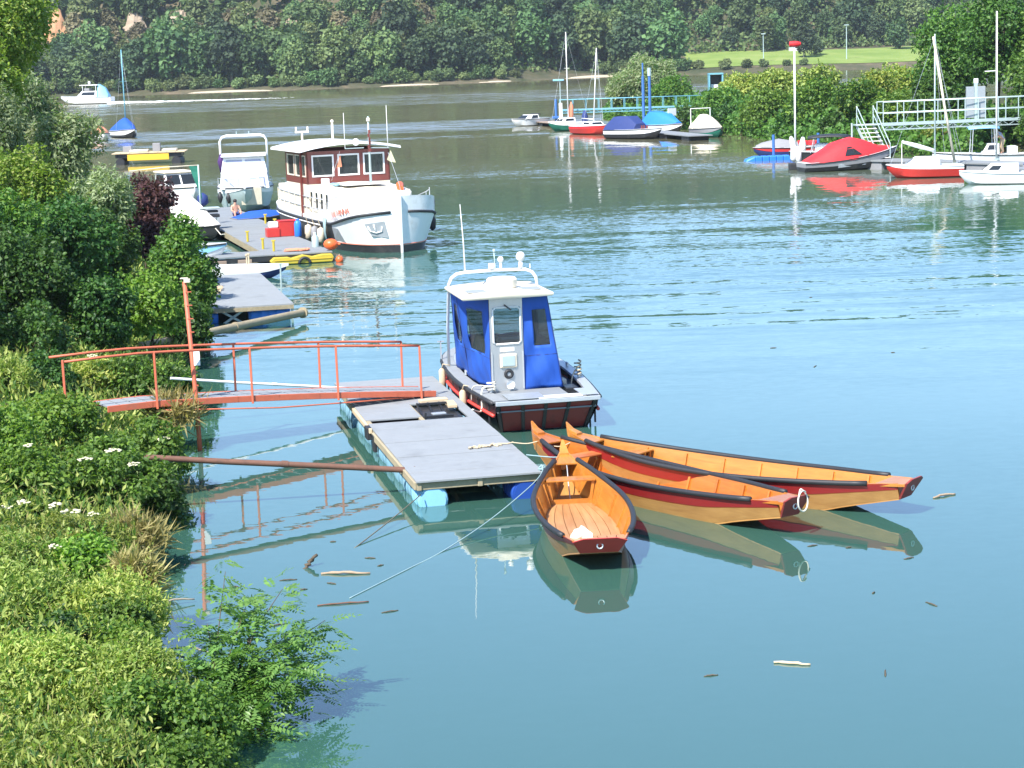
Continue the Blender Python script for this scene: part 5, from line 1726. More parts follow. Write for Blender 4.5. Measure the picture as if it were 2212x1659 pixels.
# coach roof with its side wall and tall windows
q = B()
cy = [-7.05, -6.2, -5.2, -4.4, -3.6, -3.0]
rs = []
for y in cy:
    w = 1.82 if y < -4 else 1.82 - .45 * ((y + 4.2) / 1.4) ** 2
    zc_ = 2.56 - .05 * (y + 7)
    rs.append([(-w, y, .9), (-w, y, zc_ - .14), (-w * .93, y, zc_ - .04), (0, y, zc_ + .06), (w * .93, y, zc_ - .04), (w, y, zc_ - .14), (w, y, .9)])
rs.append([(-1.2, -2.35, 1.6), (-1.2, -2.3, 2.0), (-1.1, -2.35, 2.1), (0, -2.35, 2.16), (1.1, -2.35, 2.1), (1.2, -2.3, 2.0), (1.2, -2.35, 1.6)])
q.rings(rs)
q.build('coach_roof', MATS['cream_paint'], bg_, smooth='auto')
for s_ in (-1, 1):
    for y in (-6.75, -5.95, -5.15, -4.35):
        w_ = B().box((s_ * 1.835, y, 1.92), (.05, .38, .78)).build('window', MATS['white_gel'], bg_, bevel=.01)
        B().box((s_ * 1.862, y, 1.92), (.012, .29, .68)).build('pane', MATS['pane_dark'], w_)
q = B()
q.sheet([(-1.69, y, 2.255) for y in cy[:4]], [(1.69, y, 2.255) for y in cy[:4]])
B().box((0, -5.4, 2.60), (1.9, 1.6, .05)).build('roof_hatch', MATS['white_gel'], bg_, bevel=.02)
# wheelhouse
W0, W1, WW = -7.1, -10.7, 1.92
def panels(par, name, m, o_, u_, v_, Lu, Lv, wins, thick=.06, frame='white_gel', pane='pane_dark', fr=.07):
    """wall of length Lu, height Lv with window openings (u0,u1,v0,v1)"""
    o_, u_, v_ = Vector(o_), Vector(u_).normalized(), Vector(v_).normalized()
    n_ = u_.cross(v_)
    us_ = sorted({0, Lu, *[w for q_ in wins for w in q_[:2]]})
    vs_ = sorted({0, Lv, *[w for q_ in wins for w in q_[2:]]})
    q = B()
    for i in range(len(us_) - 1):
        for j in range(len(vs_) - 1):
            cu, cv_ = (us_[i] + us_[i + 1]) / 2, (vs_[j] + vs_[j + 1]) / 2
            if any(w[0] < cu < w[1] and w[2] < cv_ < w[3] for w in wins):
                continue
            c4 = [o_ + u_ * us_[a] + v_ * vs_[b_] for a, b_ in ((i, j), (i + 1, j), (i + 1, j + 1), (i, j + 1))]
            q.hexa([p - n_ * thick for p in c4], c4)
    q.build(name, MATS[m], par)
    for (a, b_, c_, d_) in wins:
        f = B()
        for (x0, x1, y0, y1) in ((a, b_, c_, c_ + fr), (a, b_, d_ - fr, d_), (a, a + fr, c_ + fr, d_ - fr), (b_ - fr, b_, c_ + fr, d_ - fr)):
            c4 = [o_ + u_ * x + v_ * y for x, y in ((x0, y0), (x1, y0), (x1, y1), (x0, y1))]
            f.hexa([p - n_ * thick * .8 for p in c4], [p + n_ * .025 for p in c4])
        fo = f.build('window', MATS[frame], par)
        g = B()
        c4 = [o_ + u_ * x + v_ * y - n_ * thick * .4 for x, y in ((a + fr, c_ + fr), (b_ - fr, c_ + fr), (b_ - fr, d_ - fr), (a + fr, d_ - fr))]
        g.add(c4, [(0, 1, 2, 3)])
        g.build('pane', MATS[pane], fo)
zw = 2.58
panels(bg_, 'wheelhouse_front', 'brown_paint', (WW, W0, zw), (-1, 0, 0), (0, 0, 1), 2 * WW, 1.42, [(.22, 1.24, .30, 1.26), (1.42, 2.42, .30, 1.26), (2.60, 3.60, .30, 1.26)])
panels(bg_, 'wheelhouse_side', 'brown_paint', (WW, W1, zw), (0, 1, 0), (0, 0, 1), W0 - W1, 1.42, [(.3, 1.5, .30, 1.26), (1.7, 2.5, .30, 1.26), (2.75, 3.4, .30, 1.26)], frame='cream_paint', pane='pane', fr=.05)
panels(bg_, 'wheelhouse_side', 'brown_paint', (-WW, W0, zw), (0, -1, 0), (0, 0, 1), W0 - W1, 1.42, [(.3, 1.5, .30, 1.26), (1.9, 3.2, .30, 1.26)], frame='cream_paint', pane='pane', fr=.05)
panels(bg_, 'wheelhouse_back', 'brown_paint', (-WW, W1, zw), (1, 0, 0), (0, 0, 1), 2 * WW, 1.42, [(.3, 1.3, .30, 1.26), (2.2, 3.3, .30, 1.26)], frame='cream_paint', pane='pane', fr=.05)
B().box((0, (W0 + W1) / 2, 1.74), (2 * WW - .02, W0 - W1 - .02, 1.66)).build('wheelhouse_base', MATS['cream_paint'], bg_)
B().box((.3, -8.6, 3.0), (1.6, .8, .7)).build('helm_console', MATS['pad_grey'], bg_, bevel=.05)
q = B()
def rr_(z, g):
    ov = .42
    out = []
    for j in range(9):
        x = -(WW + ov - g) + 2 * (WW + ov - g) * j / 8
        out.append((x, W0 + .45 - g, z + .28 * (1 - (x / (WW + ov)) ** 2)))
    for j in range(9):
        x = (WW + ov - g) - 2 * (WW + ov - g) * j / 8
        out.append((x, W1 - 1.0 + g, z + .28 * (1 - (x / (WW + ov)) ** 2)))
    return out
a_, b_ = rr_(4.0, .0), rr_(4.10, .02)
k = len(q.v)
for side in (a_, b_):
    q.v += side
q.f += [(i, i + 1, 16 - i, 17 - i) for i in range(8)]
q.f += [(18 + i, 18 + 17 - i, 18 + 16 - i, 18 + i + 1) for i in range(8)]
q.f += [(i, 18 + i, 18 + (i + 1) % 18, (i + 1) % 18) for i in range(18)]
q.build('wheelhouse_roof', MATS['white_gel'], bg_)
# aft deck: rail with panels
for i in range(10):
    y = -13.2 + i * .98
    B().bar((hxy(y, 1) - .04, y, rl(y)), (hxy(y, 1) - .04, y, rl(y) + 1.0), .035).build('rail_post', MATS['cream_paint'], bg_)
for dz in (.55, 1.0):
    B().tube([(hxy(y, 1) - .04, y, rl(y) + dz) for y in (-13.2, -12, -10, -8, -6, -4.4)], .022, 6).build('hand_rail', MATS['aluminium'], bg_, smooth=True)
q = B()
ys_ = [-13.4, -12.5, -11.6, -10.72]
q.sheet([(hxy(y, 1) - .10, y, rl(y) - .1) for y in ys_], [(hxy(y, 1) - .10, y, 2.3) for y in ys_])
q.build('aft_cabin_wall', MATS['cream_paint'], bg_, solid=.04)
q = B()
q.sheet([(-hxy(y, 1) + .10, y, rl(y) - .1) for y in ys_], [(-hxy(y, 1) + .10, y, 2.3) for y in ys_])
q.build('aft_cabin_wall', MATS['cream_paint'], bg_, solid=.04)
q = B()
q.sheet([(-hxy(y, 1) + .1, y, 2.31) for y in ys_], [(hxy(y, 1) - .1, y, 2.31) for y in ys_])
q.build('aft_cabin_roof', MATS['cream_paint'], bg_, solid=.04)
for s_ in (-1, 1):
    B().bar((s_ * (hxy(-8, 1) + .0), -7.9, rl(-7.9)), (s_ * (WW + .06), -7.9, 3.95), .09).build('corner_post', MATS['brown_paint'], bg_)
# foredeck rail, mast, aerials, flags
for s_ in (-1, 1):
    B().tube([(s_ * (hxy(y, 1.2) - .08), y, smoothtab(BUL, y) + .36) for y in (-4, -3.2, -2.4, -1.6, -1.0)], .02, 6).build('bow_rail', MATS['aluminium'], bg_, smooth=True)
    for y in (-4, -3.2, -2.4, -1.6, -1.0):
        B().bar((s_ * (hxy(y, 1.2) - .08), y, smoothtab(BUL, y) - .05), (s_ * (hxy(y, 1.2) - .08), y, smoothtab(BUL, y) + .36), .025).build('rail_post', MATS['aluminium'], bg_)
for y0, dz in ((-3.6, .10), (-3.55, .0)):
    B().tube([(1.35, y0 - .3, 1.82 + dz), (.75, y0 + 1.2, 2.02 + dz), (.2, y0 + 1.9, 2.12 + dz)], .018, 5).build('trim_line', MATS['letter_red'], bg_, smooth=True)
ms = B().tube([(-.35, -5.0, 2.5), (-.35, -5.0, 5.5)], .06, 8, .04).build('mast', MATS['galvanised'], bg_, smooth=True)
B().box((-.35, -5.0, 5.36), (.14, .14, .16)).build('mast_light', MATS['cream_paint'], ms, bevel=.03)
q = B()
for i in range(6):
    q.box((-.35 + .02 * math.sin(i * 2), -4.95, 4.05 + .16 * i), (.10 + .02 * math.cos(i), .05, .15), rz=.3 * math.sin(i))
q.build('furled_flag', MATS['brown_paint'], ms)
B().tube([(-.35, -5.0, 4.15), (-1.25, -5.0, 4.1)], .02, 5).build('yard_arm', MATS['galvanised'], ms)
B().tube([(-.1, -5.0, 4.16), (.75, -5.0, 4.16)], .02, 5).build('yard_arm', MATS['galvanised'], ms)
B().tube([(-1.2, -5.0, 4.1), (-1.2, -5.0, 5.95)], .028, 6, .01).build('aerial', MATS['white_gel'], ms, smooth=True)
B().tube([(.75, -5.0, 4.16), (.75, -5.0, 5.7)], .022, 6, .01).build('aerial', MATS['white_gel'], ms, smooth=True)
B().torus((.25, -5.0, 4.42), .13, .035, 'y', 14, 6).build('loop_aerial', MATS['white_gel'], ms, smooth=True)
q = B()
q.add([(-1.3, -4.95, 4.0), (-1.5, -4.9, 3.45), (-1.25, -4.92, 3.5), (-1.1, -4.9, 3.6)], [(0, 1, 2, 3)])
q.build('pennant', MATS['flower_white'], ms, solid=.01)
q = B()
q.add([(1.0, -4.95, 3.9), (1.2, -4.9, 3.35), (.95, -4.92, 3.4)], [(0, 1, 2)])
q.build('pennant', MATS['canvas_orange'], ms, solid=.01)
B().tube([(-1.2, -5.0, 3.9), (-1.0, -3.0, 2.6), (-.2, -.4, 2.5)], .01, 4).build('stay', MATS['aluminium'], ms)
B().tube([(1.0, -5.0, 4.05), (.95, -6.0, 3.3), (.9, -6.8, 2.7)], .01, 4).build('stay', MATS['aluminium'], ms)
B().tube([(.2, -8.7, 4.3), (.2, -8.7, 5.15)], .055, 8).ball((.2, -8.7, 5.25), .08, 8, 6).build('stove_pipe', MATS['cream_paint'], bg_, smooth=True)
q = B().tube([(1.35, -9.7, 4.2), (1.35, -9.7, 4.75)], .05, 8).box((1.35, -9.7, 4.80), (.62, .16, .08))
q.box((1.08, -9.7, 4.92), (.06, .1, .22)).box((1.62, -9.7, 4.92), (.06, .1, .22))
q.build('radar_bracket', MATS['cream_paint'], bg_, bevel=.01)
B().tube([(-1.35, -4.0, 2.52), (-1.1, -3.2, 2.42)], .17, 10, .14).build('rescue_float', MATS['buoy_orange'], bg_, smooth='auto')
B().box((1.25, -6.6, 2.68), (.32, .32, .3)).build('vent_box', MATS['white_gel'], bg_, bevel=.04)
q = B()
for i in range(9):
    q.ball((1.0 + .1 * math.sin(i * 1.7), -6.2 + .10 * i, 2.6), (.12, .10, .05), 8, 5)
q.build('blue_cloth', MATS['barrel_pale'], bg_, smooth=True)
# blue mooring rope bundle over the side
q = B()
for k in range(5):
    q.tube([on_side(-4.2 + .08 * k, rl(-4.2) + .25, .05), on_side(-4.25 + .10 * k, .7, .10 + .02 * k), on_side(-4.2 + .06 * k, .3 - .05 * k, .12)], .035, 5)
q.build('rope_bundle', MATS['rope_blue'], bg_, smooth=True)
def bw(x, y, z):
    return along(BO, BHd, x, y, z)
t = thing('fender', 'long black fender hanging off the houseboat bow on the open water side', 'fender', bw(-2.42, -3.0, .0))
B().tube([(0, 0, .55), (0, 0, .66), (0, 0, 1.0), (-.08, 0, 1.30), (-.12, 0, 1.36)], [.04, .15, .17, .13, .03], 10).build('body', MATS['black_rubber'], t, smooth=True)
B().tube([(-.12, 0, 1.36), (-.25, 0, 1.65)], .02, 5).build('lanyard', MATS['rope_tan'], t)
for k, y in enumerate((-4.6, -5.6, -6.6)):
    t = thing('fender', 'cream fender squeezed between houseboat and grey jetty', 'fender', bw(2.13, y, 0), 0, 'cream fenders beside the houseboat')
    B().tube([(0, 0, .18), (0, 0, .26), (0, 0, .5), (0, 0, .80), (0, 0, .86)], [.04, .16, .17, .15, .03], 10).build('body', MATS['canvas_beige' if k != 1 else 'pad_grey'], t, smooth=True)
    B().tube([(0, 0, .86), (-.10, 0, 1.2)], .015, 5).build('lanyard', MATS['rope_tan'], t)

# ---------------------------------------------------------------- grey jetty beside the houseboat
JO = (-6.95, 79.7)
JH = (-0.27, 0.963)
jt = thing('jetty', 'grey boarded jetty with yellow float alongside the white houseboat', 'jetty', (*JO, 0), head(*JH))
def slab(x0, x1, y0, y1, z=.42, m='deck_grey_old', name='deck_panel', par=None):
    return B().box(((x0 + x1) / 2, (y0 + y1) / 2, z - .03), (x1 - x0 - .02, y1 - y0 - .02, .06)).build(name, MATS[m], par or jt, bevel=.008)
for i in range(13):
    slab(-2.7, -.1, 1.9 + i * 2.0, 1.9 + (i + 1) * 2.0, .42 + .01 * math.sin(i * 2.1))
for i in range(5):
    slab(-5.9 + i * 1.17, -5.9 + (i + 1) * 1.17, 0, 1.9, .42 + .008 * math.sin(i * 1.3))
B().box((-2.66, 14.5, .27), (.10, 25, .24)).build('side_beam', MATS['weathered_wood'], jt)
B().box((-.14, 14.5, .27), (.10, 25, .24)).build('side_beam', MATS['weathered_wood'], jt)
B().box((-3.0, .07, .25), (5.7, .08, .2)).build('front_beam', MATS['black_paint'], jt)
for x in (-4.6, -3.6, -5.4):
    B().box((x, .0, .20), (.55, .10, .16)).build('hanging_board', MATS['jetty_brown'], jt, bevel=.01)
for i in range(8):
    barrel('drum', jt, (-1.4, 3.2 + i * 3.0, .06), 'x', .28, 2.2, 'barrel_dark')
q = B()
prof = [(-2.55, .02), (-2.62, .17), (-2.45, .31), (-1.9, .30), (-1.75, .25), (-1.3, .36), (-.9, .27), (-.5, .34), (-.12, .33), (-.05, .2), (-.12, .02)]
q.add([(x, -.22, z) for x, z in prof] + [(x, .5, z) for x, z in prof], [tuple(range(11)), tuple(range(11, 22))[::-1]] + [(i, 11 + i, 11 + (i + 1) % 11, (i + 1) % 11) for i in range(11)])
q.build('yellow_float', MATS['float_yellow'], jt, bevel=.03)
B().torus((-1.25, -.25, .02), .22, .06, 'y', 14, 6, 0, math.pi).build('tyre', MATS['black_rubber'], jt, smooth=True)
B().box((-1.3, -.235, .18), (2.3, .02, .03)).build('float_rib', MATS['yellow_paint'], jt)
def jw(x, y, z=.42):
    return along(JO, JH, x, y, z)
for k, (x, y) in enumerate([(-2.2, 1.4), (-2.45, 2.6), (-2.5, 6.5), (-.35, 12.4), (-.3, 15.5)]):
    t = thing('bollard', 'small yellow mooring post on the grey jetty', 'bollard', jw(x, y), 0, 'yellow posts on the jetty')
    B().tube([(0, 0, 0), (0, 0, .42)], .05, 8).build('post', MATS['float_yellow'], t, smooth='auto')
    B().box((0, 0, .43), (.16, .10, .05)).build('cap', MATS['float_yellow'], t)
t = thing('red_chest', 'red storage chest with open box on the jetty by the houseboat', 'chest', jw(-.75, 8.2), head(*JH))
B().box((.25, 0, .33), (.75, .6, .66)).build('tall_box', MATS['bright_red_paint'], t, bevel=.02)
B().box((-.40, -.05, .19), (.56, .6, .38)).build('low_box', MATS['bright_red_paint'], t, bevel=.02)
B().box((-.35, 0, .52), (.42, .4, .28)).build('white_tub', MATS['white_gel'], t, bevel=.05)
B().box((.25, 0, .675), (.79, .64, .03)).build('lid', MATS['canvas_red'], t, bevel=.01)
t = thing('gas_bottle', 'blue gas bottle standing beside the red chest', 'bottle', jw(-.12, 7.6))
B().tube([(0, 0, 0), (0, 0, .03), (0, 0, .55), (0, 0, .66), (0, 0, .72)], [.14, .16, .16, .12, .04], 12).build('body', MATS['float_blue'], t, smooth='auto')
B().torus((0, 0, .75), .08, .018, 'z', 10, 5).build('collar', MATS['float_blue'], t)
t = thing('water_can', 'pale plastic can on the jetty edge under the blue rope', 'can', jw(-.35, 2.2))
B().tube([(0, 0, 0), (0, 0, .4), (0, 0, .48), (0, 0, .56)], [.15, .15, .08, .05], 10).build('body', MATS['galvanised'], t, smooth='auto')
B().tube([(0, 0, .56), (0, 0, .6)], .05, 8).build('cap', MATS['white_gel'], t)
t = thing('mooring_buoy', 'round orange buoy on the near corner of the grey jetty', 'buoy', jw(-.05, .35))
B().ball((0, 0, .24), (.30, .26, .23), 14, 10).build('ball', MATS['buoy_orange'], t, smooth=True)
B().tube([(.28, 0, .24), (.38, 0, .24)], .05, 8).build('eye', MATS['buoy_orange'], t)
t = thing('mooring_buoy', 'small orange buoy floating below the jetty corner', 'buoy', along(JO, JH, .15, -.3, .0))
B().ball((0, 0, .08), (.16, .16, .17), 12, 8).build('ball', MATS['buoy_orange'], t, smooth=True)
B().torus((0, 0, .27), .04, .012, 'x', 8, 4).build('eye', MATS['rope_tan'], t)
q = B()
rg = random.Random(5)
for i in range(16):
    q.tube([(rg.uniform(-.5, .5), rg.uniform(-.25, .25), .02 + .05 * rg.random()) for _ in range(4)], .03, 5)
o = q.build('net_heap', MATS['canvas_orange'])
o.location = jw(-2.05 + .7, .9, .43)
tag(o, 'heap of pale orange net lying on the near end of the jetty', 'net')
# grill and folded stuff on the far left side of the jetty
t = thing('barbecue', 'black kettle grill stand on the jetty beside the white tarp boat', 'grill', jw(-3.1, 14.2, .42), head(*JH))
for x in (-.35, .35):
    for y in (-.25, .25):
        B().bar((x, y, 0), (x, y, .55), .04).build('leg', MATS['galvanised'], t)
B().box((0, 0, .62), (.9, .6, .14)).build('tray', MATS['black_paint'], t, bevel=.03)
B().box((0, .05, .82), (.8, .5, .10)).build('shelf', MATS['black_paint'], t, bevel=.03)
B().box((0, 0, .98), (.95, .6, .06)).build('lid', MATS['galvanised'], t, bevel=.02)
slab(-3.9, -2.7, 13.2, 15.4, .42)
t = thing('flag_pole', 'pale pole with a hanging green flag beside the white cruiser', 'flag', jw(-3.2, 16.5, .30))
B().tube([(0, 0, 0), (0, 0, 3.0)], .05, 8, .035).build('pole', MATS['galvanised'], t, smooth=True)
q = B()
fl = []
for j in range(7):
    z = 2.95 - j * .27
    fl.append([(-.02 - .42 * (1 - j / 8) + .10 * j * .9 * .4, .02 * math.sin(j * 2), z), (-.02 + .02 * j, 0.03 * math.cos(j), z)])
q.sheet([f_[0] for f_ in fl], [f_[1] for f_ in fl])
q.build('flag', MATS['canvas_green'], t, solid=.01)
B().tube([(0, 0, 2.98), (-1.6, .1, 2.93), (-3.3, .2, 2.80)], .025, 6).build('cross_pole', MATS['canvas_beige'], t, smooth=True)

# seated person on the jetty
def person(name, label, loc, rz, joints, edges, radii, parts, group=None):
    t = thing(name, label, 'person', loc, rz, group)
    me = bpy.data.meshes.new('body')
    me.from_pydata(joints, edges, [])
    me.materials.append(MATS['skin'])
    o = bpy.data.objects.new('body', me)
    COL.objects.link(o)
    o.parent = t
    sk = o.modifiers.new('skin', 'SKIN')
    for i, r in enumerate(radii):
        me.skin_vertices[0].data[i].radius = (r, r)
    me.skin_vertices[0].data[0].use_root = True
    o.modifiers.new('sub', 'SUBSURF').render_levels = 2
    for nm, m, bb in parts:
        bb.build(nm, MATS[m], t, smooth=True)
    return t
J = [(0, 0, .12), (0, -.04, .36), (0, -.02, .55), (0, .02, .63), (0, .03, .76),   # pelvis, waist, chest, neck, head
     (.17, -.02, .54), (.22, .12, .34), (.18, .30, .30), (-.17, -.02, .54), (-.22, .12, .34), (-.18, .30, .30),
     (.10, .06, .12), (.16, .42, .30), (.14, .48, -.06), (.14, .60, -.08), (-.10, .06, .12), (-.16, .42, .30), (-.14, .48, -.06), (-.14, .60, -.08)]
E_ = [(0, 1), (1, 2), (2, 3), (3, 4), (2, 5), (5, 6), (6, 7), (2, 8), (8, 9), (9, 10), (0, 11), (11, 12), (12, 13), (13, 14), (0, 15), (15, 16), (16, 17), (17, 18)]
Rr = [.13, .12, .14, .055, .095, .06, .045, .035, .06, .045, .035, .09, .065, .045, .04, .09, .065, .045, .04]
hair = B().ball((0, .005, .80), (.10, .11, .10), 10, 7)
shorts = B().tube([(.02, 0, .11), (.11, .16, .18), (.14, .30, .25)], .115, 8, .095).tube([(-.02, 0, .11), (-.11, .16, .18), (-.14, .30, .25)], .115, 8, .095)
person('person', 'person in dark shorts sitting on the jetty in front of the white cruiser', jw(-1.0, 20.5, .43), head(.4, -.9), J, E_, Rr, [('hair', 'hair_dark', hair), ('shorts', 'canvas_navy', shorts)])
# blue covered dinghy between jetty and houseboat
t = thing('dinghy', 'small dinghy under a bright blue cover beside the seated person', 'boat', jw(.2, 19.6, 0), head(.85, .4))
hull(t, 3.0, 1.3, (.55, .42), .1, 'black_rubber', deckm='pad_grey')
cover(t, 'cover', 'canvas_blue', [(-1.45, .60, .42, .50, .5), (-.7, .66, .42, .74, .4), (.2, .64, .46, .80, .4), (1.0, .42, .54, .68, .4), (1.4, .12, .56, .60, .4)])

# ---------------------------------------------------------------- white cabin cruiser
t = thing('cabin_cruiser', 'white two-storey cabin cruiser with open white tube frame behind the houseboat', 'cruiser', (-14.5, 111.5, 0), head(.12, -.99))
hw, sh, Yv = hull(t, 8.0, 3.1, (1.35, 1.15), .3, 'galvanised', 'white_gel', .80, .92, 2.6)
def house(par, name, m, y0, y1, w0, w1, z0, z1, rake=.25, wins_front=(), wins_side=(), pane='pane_dark'):
    """cabin block: front at y1"""
    q = B()
    q.hexa([(-w0, y0, z0), (w0, y0, z0), (w0, y1, z0), (-w0, y1, z0)], [(-w1, y0, z1), (w1, y0, z1), (w1, y1 - rake, z1), (-w1, y1 - rake, z1)])
    o = q.build(name, MATS[m], par, bevel=.05)
    for (a, b_, c_, d_) in wins_front:
        g = B()
        f = lambda u, v: Vector((u * (w0 + (w1 - w0) * v), y1 - rake * v + .03, z0 + (z1 - z0) * v))
        g.hexa([f(a, c_) - Vector((0, .02, 0)), f(b_, c_) - Vector((0, .02, 0)), f(b_, d_) - Vector((0, .02, 0)), f(a, d_) - Vector((0, .02, 0))], [f(a, c_), f(b_, c_), f(b_, d_), f(a, d_)])
        g.build('window', MATS[pane], o)
    for s_ in (-1, 1):
        for (a, b_, c_, d_) in wins_side:
            g = B()
            f = lambda u, v: Vector((s_ * (w0 + (w1 - w0) * v + .02), y0 + (y1 - y0) * u - rake * v * u, z0 + (z1 - z0) * v))
            dx = Vector((s_ * .015, 0, 0))
            g.hexa([f(a, c_) - dx, f(b_, c_) - dx, f(b_, d_) - dx, f(a, d_) - dx], [f(a, c_), f(b_, c_), f(b_, d_), f(a, d_)])
            g.build('window', MATS[pane], o)
    return o
glassm('pane_pale', (0.75, 0.78, 0.88), alpha=.8)
MATS['pane_pale'].node_tree.nodes['Principled BSDF'].inputs['Base Color'].default_value = (.42, .45, .58, 1)
house(t, 'lower_cabin', 'white_gel', -1.5, 2.6, 1.35, 1.25, 1.2, 1.95, .5, [(-.9, -.62, .2, .8), (-.5, .62, .2, .8), (.7, .92, .2, .8)], [(.1, .4, .3, .8), (.5, .8, .3, .8)], 'pane_pale')
house(t, 'upper_cabin', 'white_gel', -2.2, .9, 1.28, 1.1, 1.95, 2.85, .45, [(-.82, -.06, .2, .82), (.08, .85, .2, .82)], [(.1, .45, .3, .8), (.55, .9, .3, .8)], 'pane_pale')
B().box((0, -.75, 2.90), (2.5, 3.1, .09)).build('cabin_roof', MATS['white_gel'], t, bevel=.04)
for yv, xx in ((-2.3, 1.32), (-3.5, 1.32)):
    B().tube([(-xx, yv, 1.3), (-xx, yv, 3.62), (-xx + .12, yv, 3.82), (-xx + .35, yv, 3.9), (xx - .35, yv, 3.9), (xx - .12, yv, 3.82), (xx, yv, 3.62), (xx, yv, 1.3)], .055, 8).build('tube_frame', MATS['white_gel'], t, smooth=True)
for s_ in (-1, 1):
    B().tube([(s_ * 1.22, -2.3, 3.82), (s_ * 1.22, -3.5, 3.82)], .04, 6).build('frame_tie', MATS['white_gel'], t)
    B().tube([(s_ * .35, -2.3, 3.9), (s_ * .35, -2.3, 4.15)], .03, 6).build('lamp_stub', MATS['galvanised'], t)
B().tube([(1.30, -2.25, 1.9), (1.32, -2.2, 2.5), (1.3, -2.25, 2.9)], [.08, .18, .06], 8).build('rolled_cloth', MATS['plum_cloth'], t, smooth=True)
for s_ in (-1, 1):
    B().tube([(s_ * (hw(u) - .06), Yv(u), sh(u) + .5) for u in (.55, .7, .85, .95)], .02, 6).build('bow_rail', MATS['aluminium'], t, smooth=True)
    for u in (.55, .7, .85, .95):
        B().bar((s_ * (hw(u) - .06), Yv(u), sh(u)), (s_ * (hw(u) - .06), Yv(u), sh(u) + .5), .025).build('rail_post', MATS['aluminium'], t)
for x, z in ((.9, .75), (1.35, .8)):
    B().tube([(x, 3.2 - x * .4, z - .3), (x, 3.2 - x * .4, z), (x, 3.2 - x * .4, z + .3)], [.05, .16, .05], 8).build('bow_fender', MATS['black_rubber'], t, smooth=True)
B().box((-.35, 3.62, .85), (1.1, .06, .95), rx=-.15).build('hanging_sheet', MATS['canvas_beige'], t, bevel=.02)
o = B().tube([(0, 0, .2), (.05, 0, .6), (0, 0, 1.2), (-.05, 0, 1.5)], [.1, .3, .28, .08], 8).build('rolled_sunshade', MATS['blue_steel'], smooth=True)
o.location = bw(1.2, -11.6, 2.32)
tag(o, 'rolled blue cloth standing on the houseboat deck behind its wheelhouse', 'cloth')

# boat under a white tarp
t = thing('tarp_boat', 'motor boat completely wrapped in a white tarp beside the jetty', 'boat', (-14.75, 92.6, 0), head(.62, -.78))
hull(t, 5.2, 2.0, (.75, .55), .15, 'black_paint', deckm='pad_grey')
cover(t, 'tarp', 'canvas_white', [(-2.75, 1.06, .15, 1.55, .75), (-2.2, 1.10, .18, 1.95, .75), (-1.2, 1.12, .35, 2.0, .7), (.0, 1.08, .5, 1.6, .6), (1.3, .82, .62, 1.15, .5), (2.3, .35, .72, .88, .5), (2.62, .10, .74, .80, .5)])
q = B()
for i in range(7):
    q.ball((-.7 + .22 * i, -2.0 + .15 * math.sin(i), 1.95), (.2, .25, .10), 8, 5)
q.build('gathered_folds', MATS['canvas_white'], t, smooth=True)
B().tube([(.1, 2.55, .62), (.15, 3.1, .35), (.35, 3.8, .42)], .02, 5).build('bow_rope', MATS['rope_white'], t)

# white boat with a cream top
t = thing('motor_boat', 'white motor boat with cream hardtop and dark windscreen among the bushes', 'boat', (-19.3, 117.5, 0), head(.45, -.89))
hw, sh, Yv = hull(t, 6.4, 2.4, (1.05, .85), .2, 'white_gel', deckm='cream_paint')
house(t, 'cabin', 'white_gel', -1.2, 1.2, 1.0, .85, .85, 1.75, .6, [(-.92, -.06, .3, .9), (.06, .92, .3, .9)], [(.1, .85, .3, .9)])
B().box((0, -.35, 1.80), (1.9, 2.2, .10)).build('hardtop', MATS['canvas_beige'], t, bevel=.04)
t = thing('outboard_motor', 'navy hooded outboard motor tilted up beside the white tarp boat', 'motor', (-16.0, 105.5, .0), .4)
B().tube([(0, 0, .6), (0, 0, .75), (0, .05, 1.1), (0, .1, 1.25)], [.15, .3, .28, .1], 10).build('cowl', MATS['canvas_navy'], t, smooth=True)
B().bar((0, .1, .7), (0, .45, .1), .14, .2).build('shaft', MATS['black_paint'], t, bevel=.03)
q = B()
q.box((0, -.3, .1), (1.3, 2.4, .3)).build('float_block', MATS['pad_grey'], t, bevel=.05)

# raft with yellow skirt
t = thing('bathing_raft', 'wooden bathing raft with yellow skirt and dark box on deck', 'raft', (-29.4, 166.5, 0), .06)
for i in range(8):
    B().box((-2.6 + i * .75, 0, .93), (.72, 3.0, .07)).build('deck_board', MATS['pale_wood'], t)
B().box((.0, -1.42, .58), (3.4, .10, .5)).build('skirt', MATS['yellow_paint'], t, bevel=.02)
for x in (-2.3, 2.3):
    barrel('drum', t, (x, 0, .15), 'y', .42, 3.0, 'black_rubber')
B().box((0, 0, .70), (5.4, 2.6, .30)).build('frame', MATS['black_paint'], t)
B().box((.55, .3, 1.30), (.62, .6, .68)).build('bin', MATS['pad_grey'], t, bevel=.03)
B().box((1.6, .5, 1.06), (1.2, 1.2, .18)).build('cushion', MATS['canvas_beige'], t, bevel=.05)
B().box((-.9, .4, 1.06), (1.5, 1.1, .18)).build('cushion', MATS['canvas_beige'], t, bevel=.05)
B().box((-1.9, .6, 1.2), (.7, .5, .5)).build('crate', MATS['pad_grey'], t, bevel=.03)
